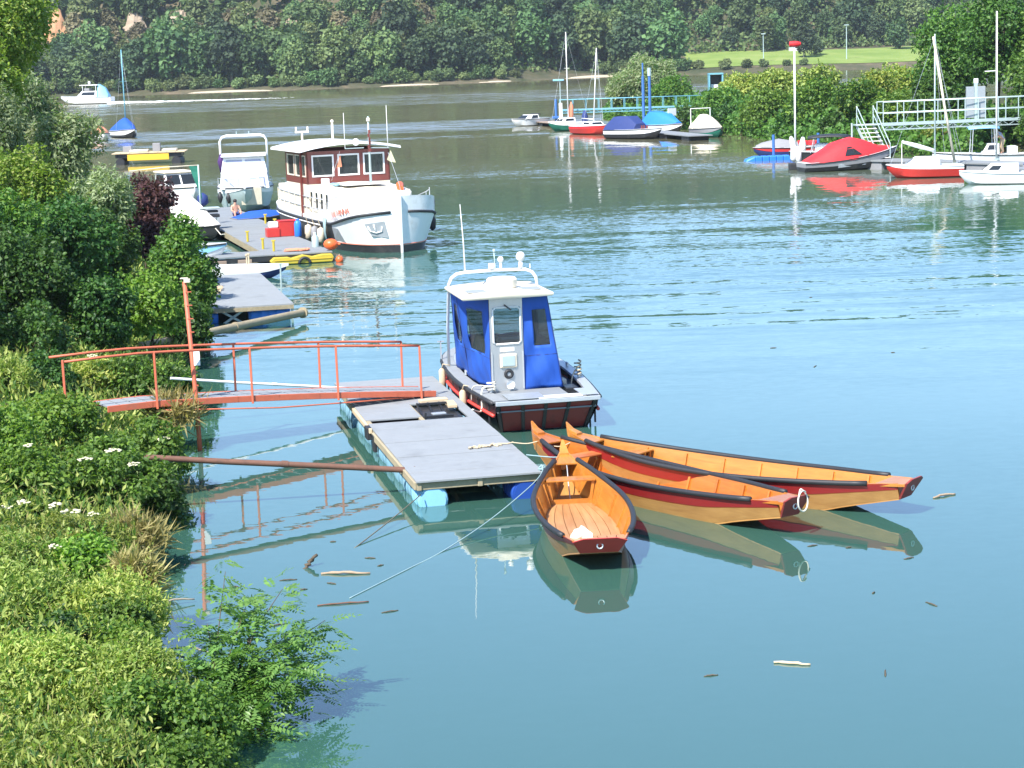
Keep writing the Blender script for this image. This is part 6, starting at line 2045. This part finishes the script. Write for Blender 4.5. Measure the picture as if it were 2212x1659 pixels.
# orange tarp boat, blue sailing boat
t = thing('covered_boat', 'boat under a faded orange cover beside the blue sailing boat', 'boat', (-44.6, 222.0, 0), head(.35, -.93))
hull(t, 5.5, 2.2, (.9, .7), .2, 'white_gel')
cover(t, 'cover', 'canvas_orange', [(-2.6, .95, .6, 1.2, .5), (-1.2, 1.08, .65, 1.6, .5), (.6, 1.0, .75, 1.4, .5), (2.2, .5, .9, 1.1, .5), (2.7, .1, .95, 1.0, .5)])
t = thing('blue_sailboat', 'sailing boat with bright blue cover and tall bare blue mast', 'sailboat', (-43.0, 228.6, 0), head(.5, -.86))
hull(t, 5.6, 2.4, (1.0, .8), .2, 'black_paint', 'white_gel', .5)
cover(t, 'cover', 'canvas_blue', [(-2.6, .95, .8, 1.3, .5), (-1.0, 1.1, .82, 2.0, .25), (.2, 1.05, .88, 2.3, .15), (1.2, .85, .95, 1.7, .3), (2.6, .25, 1.02, 1.15, .5)])
mast_rig(t, .3, 1.0, 9.9, .075, 'teal_steel', spreader=True, stays=[(0, 2.6, 1.1), (1.1, 0, .9), (-1.1, 0, .9)])
# motor yacht under way, with its wake
t = thing('motor_yacht', 'white motor yacht under way with light blue rear cover and flybridge', 'yacht', (-92, 447, 0), head(-1, .12))
hw, sh, Yv = hull(t, 11.5, 3.8, (2.0, 1.5), .3, 'white_gel', None, .5, .9, 2.4)
house(t, 'cabin', 'white_gel', -2.6, 2.2, 1.6, 1.35, 1.5, 2.9, 1.4, [(-.9, .9, .3, .85)], [(.1, .85, .35, .85)])
B().box((0, -.8, 4.2), (2.6, 4.2, .18)).build('flybridge_roof', MATS['white_gel'], t, bevel=.06)
for s_ in (-1, 1):
    for y in (-2.4, .6):
        B().bar((s_ * 1.1, y, 2.9), (s_ * 1.1, y, 4.15), .1).build('roof_strut', MATS['white_gel'], t)
B().box((0, -.3, 3.25), (2.3, 1.2, .55)).build('helm_seat', MATS['pad_grey'], t, bevel=.1)
B().ball((.1, -.6, 4.75), (.3, .3, .35), 10, 7).build('radar_dome', MATS['white_gel'], t, smooth=True)
cover(t, 'rear_cover', 'barrel_pale', [(-5.0, 1.3, 1.5, 2.2, .5), (-4.2, 1.5, 1.5, 3.6, .5), (-2.8, 1.5, 1.5, 4.4, .5)])
q = B()
rgq = np.random.default_rng(4)
for i in range(420):
    u = rgq.random()
    x = -86 + 40 * u ** 1.3
    y = 447 - .5 * u * 10 + rgq.normal() * (.8 + 1.6 * u)
    s_ = rgq.uniform(.2, .9) * (1.2 - 1.0 * u)
    q.ball((x, y, .02), (s_ * 1.6, s_, .55 * s_ * (1.1 - u)), 6, 4)
o = q.build('wake_foam', MATS['foam'], smooth=True)
tag(o, 'white foam of the wake trailing behind the motor yacht', 'wake', kind='stuff')

# ---------------------------------------------------------------- second dock with blue drums and the flat white boat
t = thing('drum_dock', 'grey floating dock on blue drums with plank stack near the bushes', 'dock', (-6.75, 62.0, 0), head(-.225, .974))
for i in range(8):
    B().box((-1.75, .6 + i * 1.2, .48), (3.5, 1.18, .06)).build('deck_panel', MATS['deck_grey'], t, bevel=.01)
B().box((-1.75, .03, .40), (3.5, .08, .12)).build('front_beam', MATS['weathered_wood'], t)
for x in (-.75, -3.0):
    barrel('drum', t, (x, .45, .17), 'x', .29, 1.3, 'float_blue')
    barrel('drum', t, (x, 8.5, .17), 'x', .29, 1.3, 'float_blue')
for a, c in (((-1.5, .2, .4), (-2.3, .2, -.1)), ((-2.3, .2, .4), (-1.5, .2, -.1)), ((-.05, .1, .45), (-.05, .1, -.2))):
    B().bar(a, c, .07).build('strut', MATS['galvanised'], t)
for i in range(5):
    o = B().box((0, 0, .03), (1.6, .22, .05)).build('loose_plank', MATS['pale_wood'])
    p_ = along((-6.75, 62.0), (-.225, .974), -2.75 + .05 * i, 4.0 + .34 * i - (.3 if i > 2 else 0), .51 + (.055 if i > 2 else 0))
    o.location = p_
    o.rotation_euler = (0, 0, .12 + .05 * i)
    tag(o, 'weathered tan plank lying loose on the blue drum dock', 'plank', 'loose planks on the drum dock')
t = thing('mooring_stake', 'thin grey stake standing at the corner of the drum dock', 'stake', along((-6.75, 62.0), (-.225, .974), .15, 4.6, -.3))
B().tube([(0, 0, 0), (0.02, 0, 1.6)], .03, 6).build('stake', MATS['galvanised'], t)
B().box((0.02, 0, 1.6), (.09, .09, .03)).build('cap', MATS['galvanised'], t)
t = thing('flat_boat', 'low white boat with navy stripe between the two docks', 'boat', (-10.6, 74.6, 0), head(.97, -.12))
hull(t, 4.6, 1.5, (.50, .42), .1, 'canvas_navy', 'white_gel', .55, .9, 1.8, rail=None)
q = B()
for x in (.0, .3):
    q.tube([(x, .9, .5), (x, .9, .85)], .03, 6).ball((x, .9, .9), .06, 8, 5)
q.build('cleats', MATS['rope_tan'], t)
t = thing('turquoise_boat', 'white and turquoise boat half hidden by the bank shrubs', 'boat', (-13.6, 80.3, 0), head(.9, -.3))
hull(t, 4.8, 1.9, (.9, .7), .15, 'white_gel', 'barrel_pale', .6)
house(t, 'cabin', 'white_gel', -.6, .9, .75, .6, .75, 1.25, .4, [(-.85, .85, .25, .85)])

# ---------------------------------------------------------------- far pontoon with small boats (harbour mouth)
FA, FBp = (4.6, 222.0), (17.0, 172.5)
dv = Vector((FBp[0] - FA[0], FBp[1] - FA[1], 0))
FH = (dv.x / dv.length, dv.y / dv.length)
t = thing('pontoon', 'brown boarded pontoon with small boats at the harbour mouth', 'pontoon', (*FA, 0), head(*FH))
n_ = 17
for i in range(n_):
    y0 = dv.length * i / n_
    B().box((0, y0 + 1.5, .42), (2.2, dv.length / n_ - .06, .08)).build('deck_board', MATS['jetty_brown' if i < 11 else 'deck_grey_old'], t)
    if i % 2 == 0:
        B().box((0, y0 + 1.5, .15), (1.9, 1.9, .42)).build('float', MATS['black_paint'], t, bevel=.08)
def moored(name, label, pos, h, L, Bm, fb, low, top=None, band=.5, **k):
    t = thing(name, label, 'boat', (*pos, 0), head(*h))
    f = hull(t, L, Bm, fb, .18, low, top, band, **k)
    return t, f
t, _ = moored('speed_boat', 'small white speedboat with black windscreen at the outer end of the pontoon', (2.9, 221.5), (-.75, -.66), 4.8, 1.9, (.9, .75), 'white_gel')
house(t, 'cuddy', 'white_gel', -.9, 1.3, .8, .55, .75, 1.25, .9, [(-.9, .9, .15, .9)], [(.1, .6, .2, .85)])
q = B()
for x in (-.55, 0, .55):
    q.box((x, -1.0, 1.28), (.42, .16, .12))
q.build('seat_backs', MATS['black_rubber'], t, bevel=.03)
t, _ = moored('green_sailboat', 'green-hulled sailing boat with two bare masts lashed upright', (6.9, 204.0), (-.85, -.52), 5.2, 2.1, (1.0, .85), 'canvas_green', 'white_gel', .7, rail=None)
mast_rig(t, .3, .9, 9.9, .06, 'white_gel', stays=[(0, 2.3, 1), (0, -2.2, .9)])
B().tube([(.2, -.2, .9), (.25, -.2, 1.6), (.2, -.25, 2.4), (.15, -.2, 2.9)], [.10, .28, .24, .06], 8).build('sail_bundle', MATS['canvas_orange'], t, smooth=True)
B().tube([(-.2, -1.6, .85), (-.2, -1.6, 1.4), (-.2, -1.6, 2.0)], [.3, .34, .1], 8).build('motor_cover', MATS['canvas_navy'], t, smooth=True)
house(t, 'cabin', 'white_gel', -.2, 1.5, .7, .55, .9, 1.35, .4, [(-.8, .8, .3, .8)], [(.15, .8, .3, .8)])
t, _ = moored('red_sailboat', 'bright red small sailing boat with bare mast at the pontoon', (8.5, 193.8), (.45, -.89), 5.4, 2.3, (.95, .8), 'bright_red_paint', 'canvas_red', .75, rail='white_gel')
house(t, 'cabin', 'white_gel', -.5, 1.4, .75, .6, .85, 1.25, .4, [(-.8, .8, .3, .8)], [(.15, .8, .3, .8)])
mast_rig(t, .5, .9, 8.2, .06, 'white_gel', boom=(0, 2.3), stays=[(0, 2.4, 1), (1, .2, .9), (-1, .2, .9)], lean=-.55)
t, _ = moored('covered_runabout', 'runabout with navy canvas cover over its rear half', (11.9, 180.8), (.68, -.73), 6.2, 2.3, (.95, .8), 'black_paint', 'white_gel', .62)
cover(t, 'cover', 'canvas_navy', [(-3.0, 1.05, .8, 1.3, .6), (-2.0, 1.1, .82, 2.0, .6), (-.3, 1.08, .85, 2.05, .6), (.7, .95, .88, 1.35, .6)])
q = B()
for x in (-.3, .1, .4):
    q.box((x, 1.2, 1.05), (.10, .12, .3))
q.build('deck_gear', MATS['brown_paint'], t)
t, _ = moored('blue_cover_boat', 'motor boat under a sky blue cover behind the navy covered runabout', (15.2, 189.5), (.5, -.86), 5.6, 2.2, (.95, .8), 'black_paint', 'white_gel', .5)
cover(t, 'cover', 'canvas_sky', [(-2.6, .95, .8, 1.4, .6), (-1.4, 1.08, .82, 2.1, .6), (.6, 1.0, .85, 1.9, .5), (2.4, .35, 1.0, 1.15, .5)])
B().box((-.75, .3, 2.0), (1.0, .06, .7), rz=.1).build('number_board', MATS['white_gel'], t)
t, _ = moored('beige_cover_boat', 'boat under a pointed cream cover at the inner end of the pontoon', (18.4, 179.2), (.3, -.95), 5.0, 2.2, (.9, .75), 'canvas_green', 'pad_grey', .6)
cover(t, 'cover', 'canvas_beige', [(-2.4, 1.0, .7, 1.3, .5), (-1.2, 1.12, .72, 2.0, .35), (.2, 1.0, .78, 1.75, .3), (2.1, .35, .92, 1.1, .4)])
B().tube([(-1.0, -2.0, .8), (-1.0, -2.0, 2.5), (.9, -2.0, 2.5), (.9, -2.0, .8)], .05, 6).build('frame_hoop', MATS['white_gel'], t)
# blue dolphins and the teal footbridge on the far pontoon
for k, (x, y, z, lb) in enumerate([(5.6, 210, 3.1, 'short blue steel mooring pile at the outer pontoon end'), (14.3, 199, 6.0, 'tall pair of blue steel mooring piles beside the teal footbridge')]):
    t = thing('mooring_pile', lb, 'pile', (x, y, -1))
    for dx in ((0,) if k == 0 else (-.32, .32)):
        B().tube([(dx, 0, 0), (dx, 0, z + 1 - (.7 if dx < 0 else 0))], .15 if k == 0 else .15, 10).build('pile', MATS['blue_steel'], t, smooth='auto')
    B().box((0, 0, 2.2), (.9, .7, .25)).build('guide_collar', MATS['blue_steel'], t, bevel=.03)
    if k == 1:
        B().tube([(.32, 0, 6.3), (.32, 0, 7.1)], .2, 10).build('pale_cap', MATS['galvanised'], t, smooth='auto')
        B().tube([(-.32, 0, 6.2), (-.32, 0, 7.6)], .08, 8).build('pin', MATS['blue_steel'], t)
def footbridge(name, label, a, b_, w, rail_h, m, npost, mids=1, truss=.25, treads=24):
    a, b_ = Vector(a), Vector(b_)
    t = thing(name, label, 'footbridge', a)
    d = b_ - a
    f = d.normalized()
    s = Vector((-f.y, f.x, 0)).normalized()
    for sd in (-1, 1):
        off = s * sd * w / 2
        B().bar(off, d + off, .08, .14).build('side_beam', MATS[m], t)
        B().bar(off + Vector((0, 0, -truss)), d + off + Vector((0, 0, -truss)), .05, .06).build('bottom_chord', MATS[m], t)
        for k in range(mids + 1):
            z = rail_h * (1 - k / (mids + 1))
            B().tube([off + Vector((0, 0, z)), d + off + Vector((0, 0, z))], .035, 6).build('rail', MATS[m], t, smooth=True)
        for i in range(npost):
            p_ = d * (i / (npost - 1)) + off
            B().bar(p_, p_ + Vector((0, 0, rail_h)), .05).build('rail_post', MATS[m], t)
        q = B()
        nn = npost * 3
        for i in range(nn):
            q.bar(d * (i / nn) + off + Vector((0, 0, -.05 if i % 2 else -truss)), d * ((i + 1) / nn) + off + Vector((0, 0, -truss if i % 2 else -.05)), .03)
        q.build('lattice', MATS[m], t)
    for i in range(treads):
        u0, u1 = (i + .04) / treads, (i + .96) / treads
        q = B()
        c4 = [d * u0 - s * w * .47, d * u1 - s * w * .47, d * u1 + s * w * .47, d * u0 + s * w * .47]
        q.hexa([p_ + Vector((0, 0, .02)) for p_ in c4], [p_ + Vector((0, 0, .06)) for p_ in c4])
        q.build('tread', MATS['galvanised'], t)
    return t
footbridge('teal_footbridge', 'pale teal footbridge with low railing reaching the far pontoon', (5.9, 206, 2.05), (20.5, 206.5, 2.0), 1.2, 1.05, 'teal_steel', 12, 0, .3, 14)
t = thing('teal_boom', 'long thin turquoise boom reaching from the blue piles to the bushes', 'boom', (14.6, 200, 1.55))
B().tube([(0, 0, 0), (5, 2, .12), (11.2, 4, .28)], .09, 8).build('pipe', MATS['teal_steel'], t, smooth=True)
B().box((0, 0, 0), (.4, .4, .4)).build('socket', MATS['blue_steel'], t, bevel=.05)
t = thing('lamp_stand', 'white post with flat lamp beside the masts of the far pontoon', 'lamp', (5.9, 203.5, .44))
B().tube([(0, 0, 0), (0, 0, 4.6)], .05, 6).build('post', MATS['galvanised'], t)
B().box((-.15, 0, 4.7), (1.1, .3, .18)).build('lamp_head', MATS['barrel_pale'], t, bevel=.04)
B().box((.0, 0, 1.2), (.35, .3, 2.4)).build('power_box', MATS['white_paint'], t, bevel=.03)
t = thing('shelter', 'small blue framed shelter with white board in the peninsula bushes', 'shelter', (24.4, 229.5, 2.2))
for x in (-.75, .75):
    B().box((x, 0, 1.3), (.16, 1.2, 2.6)).build('side_wall', MATS['teal_steel'], t)
B().box((0, 0, 2.68), (1.7, 1.3, .16)).build('roof', MATS['teal_steel'], t)
B().box((0, .5, 1.3), (1.34, .1, 2.5)).build('back_wall', MATS['black_paint'], t)
B().box((-.1, .2, .9), (.85, .1, 1.2)).build('notice_board', MATS['white_gel'], t, bevel=.05)

# ---------------------------------------------------------------- right hand pontoon, footbridge and boats
t = thing('pontoon', 'grey pontoon behind the red and white boats', 'pontoon', (22.6, 127.6, 0), head(.62, -.785))
for i in range(6):
    B().box((0, 1.5 + i * 3.0, .55), (2.0, 2.95, .10)).build('deck_board', MATS['deck_grey_old'], t)
    B().box((0, 1.5 + i * 3.0, .22), (1.8, 2.4, .56)).build('float', MATS['pad_grey'], t, bevel=.06)
footbridge('steel_footbridge', 'galvanised footbridge with high double railing above the right pontoon', (24.0, 127.6, 2.70), (40.0, 129.5, 2.75), 1.3, 1.42, 'galvanised', 13, 1, .32, 18)
# stair down to the pontoon
t = thing('steel_stair', 'galvanised steel stair with handrails leading down from the footbridge', 'stair', (22.55, 127.8, .55))
def S(u, x, z):
    return Vector((x + u * .75, -u * 1.7, 2.2 * (1 - u) + z))
for i in range(9):
    u = i / 8.6
    q = B()
    c4 = [S(u, 0, 0), S(u, 1.05, 0), S(u, 1.05, 0) + Vector((.06, -.22, 0)), S(u, 0, 0) + Vector((.06, -.22, 0))]
    q.hexa([p_ - Vector((0, 0, .04)) for p_ in c4], c4)
    q.build('tread', MATS['canvas_white'], t)
for x in (0, 1.05):
    B().bar(S(0, x, -.1), S(1, x, -.1), .05, .2).build('stringer', MATS['galvanised'], t)
    B().tube([S(0, x, 0), S(0, x, 1.15), S(.12, x, 1.15), S(1, x, 1.0), S(1, x, -.1)], .035, 6).build('handrail', MATS['galvanised'], t)
    B().tube([S(.02, x, .62), S(1, x, .5)], .025, 6).build('mid_rail', MATS['galvanised'], t)
B().box((.9, .25, 2.16), (2.0, 1.1, .07)).build('landing', MATS['galvanised'], t)
B().tube([(-.35, -.2, -.5), (-.35, -.2, 2.3)], .06, 8).build('support_post', MATS['galvanised'], t)
t = thing('life_ring', 'white life ring hanging beside the foot of the steel stair', 'life ring', (22.1, 126.9, 1.25))
B().torus((0, 0, 0), .30, .08, 'y', 16, 8).build('ring', MATS['white_gel'], t, smooth=True)
B().bar((0, .1, -.75), (0, .1, .6), .06).build('stand', MATS['galvanised'], t)
t = thing('control_cabinet', 'tall pair of grey panels on a white post behind the footbridge rail', 'cabinet', (30.5, 129.4, 2.7))
for x in (-.36, .36):
    B().box((x, 0, 1.15), (.50, .25, 2.0)).build('grey_panel', MATS['grey_metal'], t, bevel=.02)
B().box((0, -.02, 1.2), (.20, .22, 2.4)).build('post', MATS['galvanised'], t)
B().box((.02, 0, 2.5), (.26, .2, .32), rz=.2).build('lamp', MATS['white_gel'], t, bevel=.03)
# flag pole with red drum top
t = thing('signal_pole', 'tall white pole with a red drum on top beside the blue float', 'pole', (20.25, 139.0, -.6))
B().tube([(0, 0, 0), (0, 0, 8.4)], .075, 8, .06).build('pole', MATS['white_gel'], t, smooth=True)
B().rings([[(x, .18 * math.cos(a) * k, 8.55 + .20 * math.sin(a) * k) for a in [j * math.pi / 5 for j in range(10)]] for x, k in ((-.36, .2), (-.33, .9), (-.05, 1.05), (.2, .95), (.44, .55), (.47, .2))]).build('red_drum', MATS['canvas_red'], t, smooth='auto')
# blue plastic float cubes with grey covered boat and dark boat
t = thing('float_dock', 'bright blue plastic float platform at the end of the right pontoon', 'float', (18.9, 139.4, 0), .1)
for i in range(6):
    for j in range(2):
        B().box((-1.25 + i * .5, -.25 + j * .5, .12), (.48, .48, .42)).build('float_cube', MATS['float_blue'], t, bevel=.06)
q = B().hexa([(-2.2, -.5, -.05), (-1.5, -.5, -.05), (-1.5, .5, -.05), (-2.2, .4, -.05)], [(-2.1, -.4, .15), (-1.5, -.5, .32), (-1.5, .5, .32), (-2.1, .3, .15)])
q.build('ramp_nose', MATS['float_blue'], t, bevel=.04)
for x in (.0, 3.2):
    B().tube([(x, .5, -.6), (x, .5, 1.75)], .10, 8).build('guide_post', MATS['blue_steel'], t, smooth='auto')
t, _ = moored('grey_cover_boat', 'boat under a grey cover with red cushions behind the blue float', (20.3, 142.3), (-.95, -.2), 5.2, 2.0, (.8, .7), 'canvas_navy', 'bright_red_paint', .7)
cover(t, 'cover', 'pad_grey', [(-.4, .95, .7, 1.15, .6), (.8, .9, .74, 1.35, .5), (2.0, .5, .8, 1.15, .5), (2.5, .15, .82, .95, .5)])
q = B()
for x, y in ((.3, -1.1), (-.4, -1.6)):
    q.box((x, y, .98), (.7, .6, .35))
q.build('cushions', MATS['canvas_red'], t, bevel=.1)
t, _ = moored('black_bimini_boat', 'dark open boat with black folded sun canopy behind the red covered boat', (21.8, 134.6), (-.9, .2), 5.0, 2.0, (.8, .7), 'black_paint', None)
B().rings([[(x, y, 1.75 + .14 * math.cos((y + .2) * 1.0) - .12 * (abs(x) / .95) ** 2) for x in (-.95, -.5, 0, .5, .95)] for y in (-1.5, -.8, 0, .8, 1.3)], closed=False, cap=False).build('canopy', MATS['black_rubber'], t, smooth=True, solid=.08)
for y in (-1.3, 1.1):
    B().tube([(-.9, y, .7), (-.9, y * .8, 1.7), (.9, y * .8, 1.7), (.9, y, .7)], .03, 6).build('canopy_frame', MATS['aluminium'], t)
B().box((.0, .4, 1.0), (.9, .9, .6)).build('console', MATS['white_gel'], t, bevel=.08)
B().tube([(.8, 1.7, .7), (.85, 1.75, 1.2), (.75, 1.72, 1.7)], [.16, .25, .1], 8).build('outboard', MATS['white_gel'], t, smooth=True)
# red covered boat
t, f_ = moored('red_cover_boat', 'speedboat under a bright red tent cover with dark triangular window', (21.7, 126.2), (.985, .17), 6.2, 2.2, (1.35, .55), 'black_paint', 'pad_grey', .62, sharp=2.6)
hw, sh, Yv = f_
q = B()
cover(t, 'cover', 'canvas_red', [(-2.75, 1.02, .52, .72, .6), (-2.0, 1.08, .55, 1.15, .5), (-1.0, 1.12, .60, 1.75, .45), (.1, 1.12, .68, 2.05, .4), (1.0, 1.02, .85, 1.85, .4), (1.9, .72, 1.08, 1.5, .4), (2.7, .25, 1.28, 1.42, .5)])
q = B()
q.add([(1.06, -.55, .93), (1.06, .55, 1.02), (.86, -.10, 1.50), (.86, -.35, 1.48)], [(0, 1, 2, 3)])
q.build('cover_window', MATS['pane_dark'], t, solid=.02)
q = B()
q.add([(.95, .8, .35), (1.02, -1.0, .20), (1.06, -1.0, .42), (.80, 1.7, .75)], [(0, 1, 2, 3)])
q.build('grey_flash', MATS['aluminium'], t, solid=.02)
B().torus((.35, 2.55, .95), .13, .04, 'x', 12, 6).build('bow_ring', MATS['aluminium'], t, smooth=True)
for x, y in ((.7, -1.9), (.9, .2)):
    B().tube([(x, y, .55), (x, y, .75)], .05, 6).build('cover_peg', MATS['white_gel'], t)
t = thing('white_fender', 'white inflatable fenders standing at the end of the red covered boat', 'fender', (18.5, 127.9, 0))
B().tube([(0, 0, .5), (0, 0, .7), (.02, 0, 1.4), (-.12, 0, 2.0), (-.15, 0, 2.15)], [.05, .22, .2, .15, .05], 9).build('tall_body', MATS['white_gel'], t, smooth=True)
B().tube([(.32, -.1, .45), (.32, -.1, .6), (.32, -.1, 1.3), (.3, -.1, 1.5)], [.05, .2, .2, .06], 9).build('short_body', MATS['white_gel'], t, smooth=True)
B().box((.1, .1, .2), (.8, .5, .5)).build('base_float', MATS['black_rubber'], t, bevel=.08)
# red and white sailing boat
t, f_ = moored('small_sailboat', 'small sailing boat with red hull, white deck and cabin', (24.6, 116.8), (-.99, .12), 4.3, 1.9, (.80, .68), 'bright_red_paint', 'white_gel', .80, rail='white_gel')
house(t, 'cabin', 'white_gel', -.8, 1.25, .72, .45, .70, 1.22, .7, [(-.8, .8, .2, .8)], [(.15, .45, .25, .75), (.52, .78, .25, .75)], 'pane_pale')
mast_rig(t, -.55, .8, 8.25, .055, 'galvanised', stays=[(0, 2.0, .8), (0, -2.0, .7)])
B().tube([(0, -.5, 1.55), (0, .5, 1.85), (0, 1.35, 2.1)], [.10, .13, .08], 8).build('furled_sail', MATS['white_gel'], t, smooth=True)
B().bar((0, 1.35, .8), (0, 1.35, 2.0), .035).build('boom_crutch', MATS['white_gel'], t)
B().tube([(.95, .5, .1), (.95, .5, .2), (.95, .5, .55), (.95, .5, .62)], [.03, .09, .09, .03], 8).build('side_fender', MATS['white_gel'], t, smooth=True)
t = thing('leaning_mast', 'pale unstepped mast leaning beside the small red sailing boat', 'mast', (26.75, 118.6, .6))
B().tube([(0, 0, 0), (-.62, .1, 3.5), (-1.25, .2, 7.5)], .085, 8, .07).build('spar', MATS['canvas_beige'], t, smooth=True)
B().box((0, 0, .0), (.3, .3, .15)).build('foot', MATS['galvanised'], t)
B().tube([(-1.25, .2, 7.4), (.5, 0, .1)], .01, 4).build('stay', MATS['aluminium'], t)
B().tube([(-1.2, .2, 7.3), (-.55, .1, .2)], .008, 4).build('stay', MATS['aluminium'], t)
# grey motor boat in front
t, f_ = moored('grey_motor_boat', 'pale grey small motor boat with white cuddy nearest the red sailing boat', (27.0, 109.6), (-.95, .28), 3.8, 1.6, (.75, .62), 'white_gel', None, rail='white_gel')
house(t, 'cuddy', 'white_gel', -1.2, .9, .62, .45, .65, 1.12, .6, [(-.8, .8, .25, .85)], [(.55, .85, .3, .8)])
B().tube([(0, -1.95, .2), (0, -2.0, .7), (0, -1.95, 1.1), (0, -1.9, 1.2)], [.08, .2, .2, .08], 8).build('outboard', MATS['black_rubber'], t, smooth=True)
# white boat with blue sun canopy and mast beyond it
t, f_ = moored('canopy_boat', 'white open boat with light blue sun canopy on the right pontoon', (29.9, 124.6), (-.98, .15), 6.0, 2.2, (.95, .75), 'white_gel', None, rail='black_rubber')
B().rings([[(x, y, 2.42 + .10 * math.cos(y * 1.2) - .10 * (abs(x) / .9) ** 2) for x in (-.9, -.45, 0, .45, .9)] for y in (-.9, -.3, .4, 1.0)], closed=False, cap=False).build('canopy', MATS['barrel_pale'], t, smooth=True, solid=.05)
for y in (-.6, .8):
    B().tube([(-.88, y, .8), (-.88, y * .9, 2.35), (.88, y * .9, 2.35), (.88, y, .8)], .028, 6).build('canopy_frame', MATS['aluminium'], t)
house(t, 'console', 'white_gel', -.9, .2, .55, .4, .8, 1.45, .4, [(-.8, .8, .3, .9)], [(.2, .8, .4, .85)])
B().box((0, -1.7, 1.0), (1.2, .6, .5)).build('bench', MATS['white_gel'], t, bevel=.06)
t = thing('bare_mast', 'tall white bare mast standing behind the grey motor boat', 'mast', (30.35, 123.2, .5))
B().tube([(0, 0, 0), (-.03, 0, 9.0)], .07, 8, .05).build('spar', MATS['white_gel'], t, smooth=True)
B().bar((-.75, 0, 5.4), (.0, 0, 5.42), .05).build('spreader', MATS['white_gel'], t)
B().box((0, 0, .02), (.3, .3, .08)).build('foot', MATS['galvanised'], t)
# person bending over in the canopy boat
J = [(0, 0, .90), (0, .10, 1.08), (0, .26, 1.27), (0, .36, 1.36), (0, .45, 1.45),
     (.18, .24, 1.27), (.22, .40, 1.05), (.18, .58, .95), (-.18, .24, 1.27), (-.22, .40, 1.05), (-.18, .58, .95),
     (.10, 0, .88), (.13, .08, .47), (.13, 0, .08), (.13, .14, .04), (-.10, 0, .88), (-.13, .12, .47), (-.13, .04, .08), (-.13, .18, .04)]
Rr = [.14, .13, .15, .06, .10, .065, .05, .04, .065, .05, .04, .10, .075, .05, .045, .10, .075, .05, .045]
shirt = B().rings([[(.0 + rx * math.cos(a), y + ry * math.sin(a) * .8, z + ry * math.sin(a) * .35) for a in [j * math.pi / 6 for j in range(12)]] for y, z, rx, ry in ((-.02, .93, .19, .17), (.08, 1.05, .19, .17), (.2, 1.2, .22, .17), (.28, 1.29, .21, .14), (.34, 1.34, .10, .09))])
for s_ in (-1, 1):
    shirt.tube([(s_ * .16, .24, 1.27), (s_ * .22, .34, 1.13)], .09, 8, .075)
trou = B().tube([(.03, -.01, .92), (.11, .02, .80), (.13, .08, .47), (.13, .01, .14)], .12, 9, .075).tube([(-.03, -.01, .92), (-.11, .02, .80), (-.13, .12, .47), (-.13, .05, .14)], .12, 9, .075)
hair = B().ball((0, .44, 1.49), (.105, .115, .10), 10, 7)
person('person', 'person in grey shirt and tan trousers bending forward in the canopy boat', (31.0, 124.3, .80), head(-.95, -.2), J, E_, Rr, [('shirt', 'shirt_grey', shirt), ('trousers', 'trousers_tan', trou), ('hair', 'hair_dark', hair)])
t = thing('pontoon', 'short grey pontoon end with orange rope at the right hand boats', 'pontoon', (29.6, 113.0, 0), .25)
for i in range(3):
    B().box((i * 1.6, 0, .55), (1.56, 2.4, .10)).build('deck_board', MATS['deck_grey_old'], t)
B().box((1.6, 0, .2), (4.6, 2.1, .58)).build('float', MATS['black_paint'], t, bevel=.08)
B().tube([(-.8, -1.25, .6), (.6, -1.3, .35), (2.0, -1.25, .55)], .03, 6).build('edge_rope', MATS['canvas_orange'], t)
t = thing('jet_ski', 'blue covered water scooter parked on the short pontoon', 'water scooter', (30.6, 113.6, .6), .6)
B().rings([[(w * math.cos(a), y, z0 + h * max(0, math.sin(a))) for a in [j * math.pi / 6 for j in range(12)]] for y, w, z0, h in ((-1.2, .3, .05, .35), (-.6, .45, .02, .55), (.2, .45, .02, .75), (.8, .38, .02, .5), (1.3, .1, .05, .2))]).build('cover', MATS['float_blue'], t, smooth=True)
B().box((0, 0, .03), (.8, 2.2, .06)).build('cradle', MATS['pad_grey'], t)

# ---------------------------------------------------------------- far bank furniture
for k, (x, y, h) in enumerate([(78.2, 600, 8.2), (103.3, 602, 10.0)]):
    t = thing('lamp_post', 'slender street lamp with square head on the far bank meadow', 'lamp post', (x, y, far_z(x, y)), 0, 'street lamps on the far meadow')
    B().tube([(0, 0, 0), (0, 0, h)], .16, 6, .12).build('post', MATS['galvanised'], t)
    B().box((0, 0, h + .15), (1.3, .8, .25)).build('lamp_head', MATS['galvanised'], t, bevel=.05)
t = thing('white_barrier', 'low white roadside wall at the top of the far meadow', 'wall', (92, 640, far_z(92, 640)))
B().box((5, 0, .6), (11, .5, 1.1)).build('wall', MATS['white_paint'], t)
B().box((5, 0, 1.2), (11.2, .6, .15)).build('coping', MATS['galvanised'], t)

# ---------------------------------------------------------------- thin summer haze over the river
hm = bpy.data.materials.new('summer_haze')
hm.use_nodes = True
hn = hm.node_tree.nodes
hn.remove(hn['Principled BSDF'])
pv = hn.new('ShaderNodeVolumePrincipled')
pv.inputs['Color'].default_value = (0.82, 0.9, 1.0, 1)
pv.inputs['Density'].default_value = 0.00012
pv.inputs['Anisotropy'].default_value = 0.2
hm.node_tree.links.new(pv.outputs['Volume'], hn['Material Output'].inputs['Volume'])
MATS['haze'] = hm
o = B().box((0, 1450, 75), (6400, 3500, 155.2)).build('haze', hm)
tag(o, 'thin pale summer haze over the river and hillside', 'haze', kind='stuff')
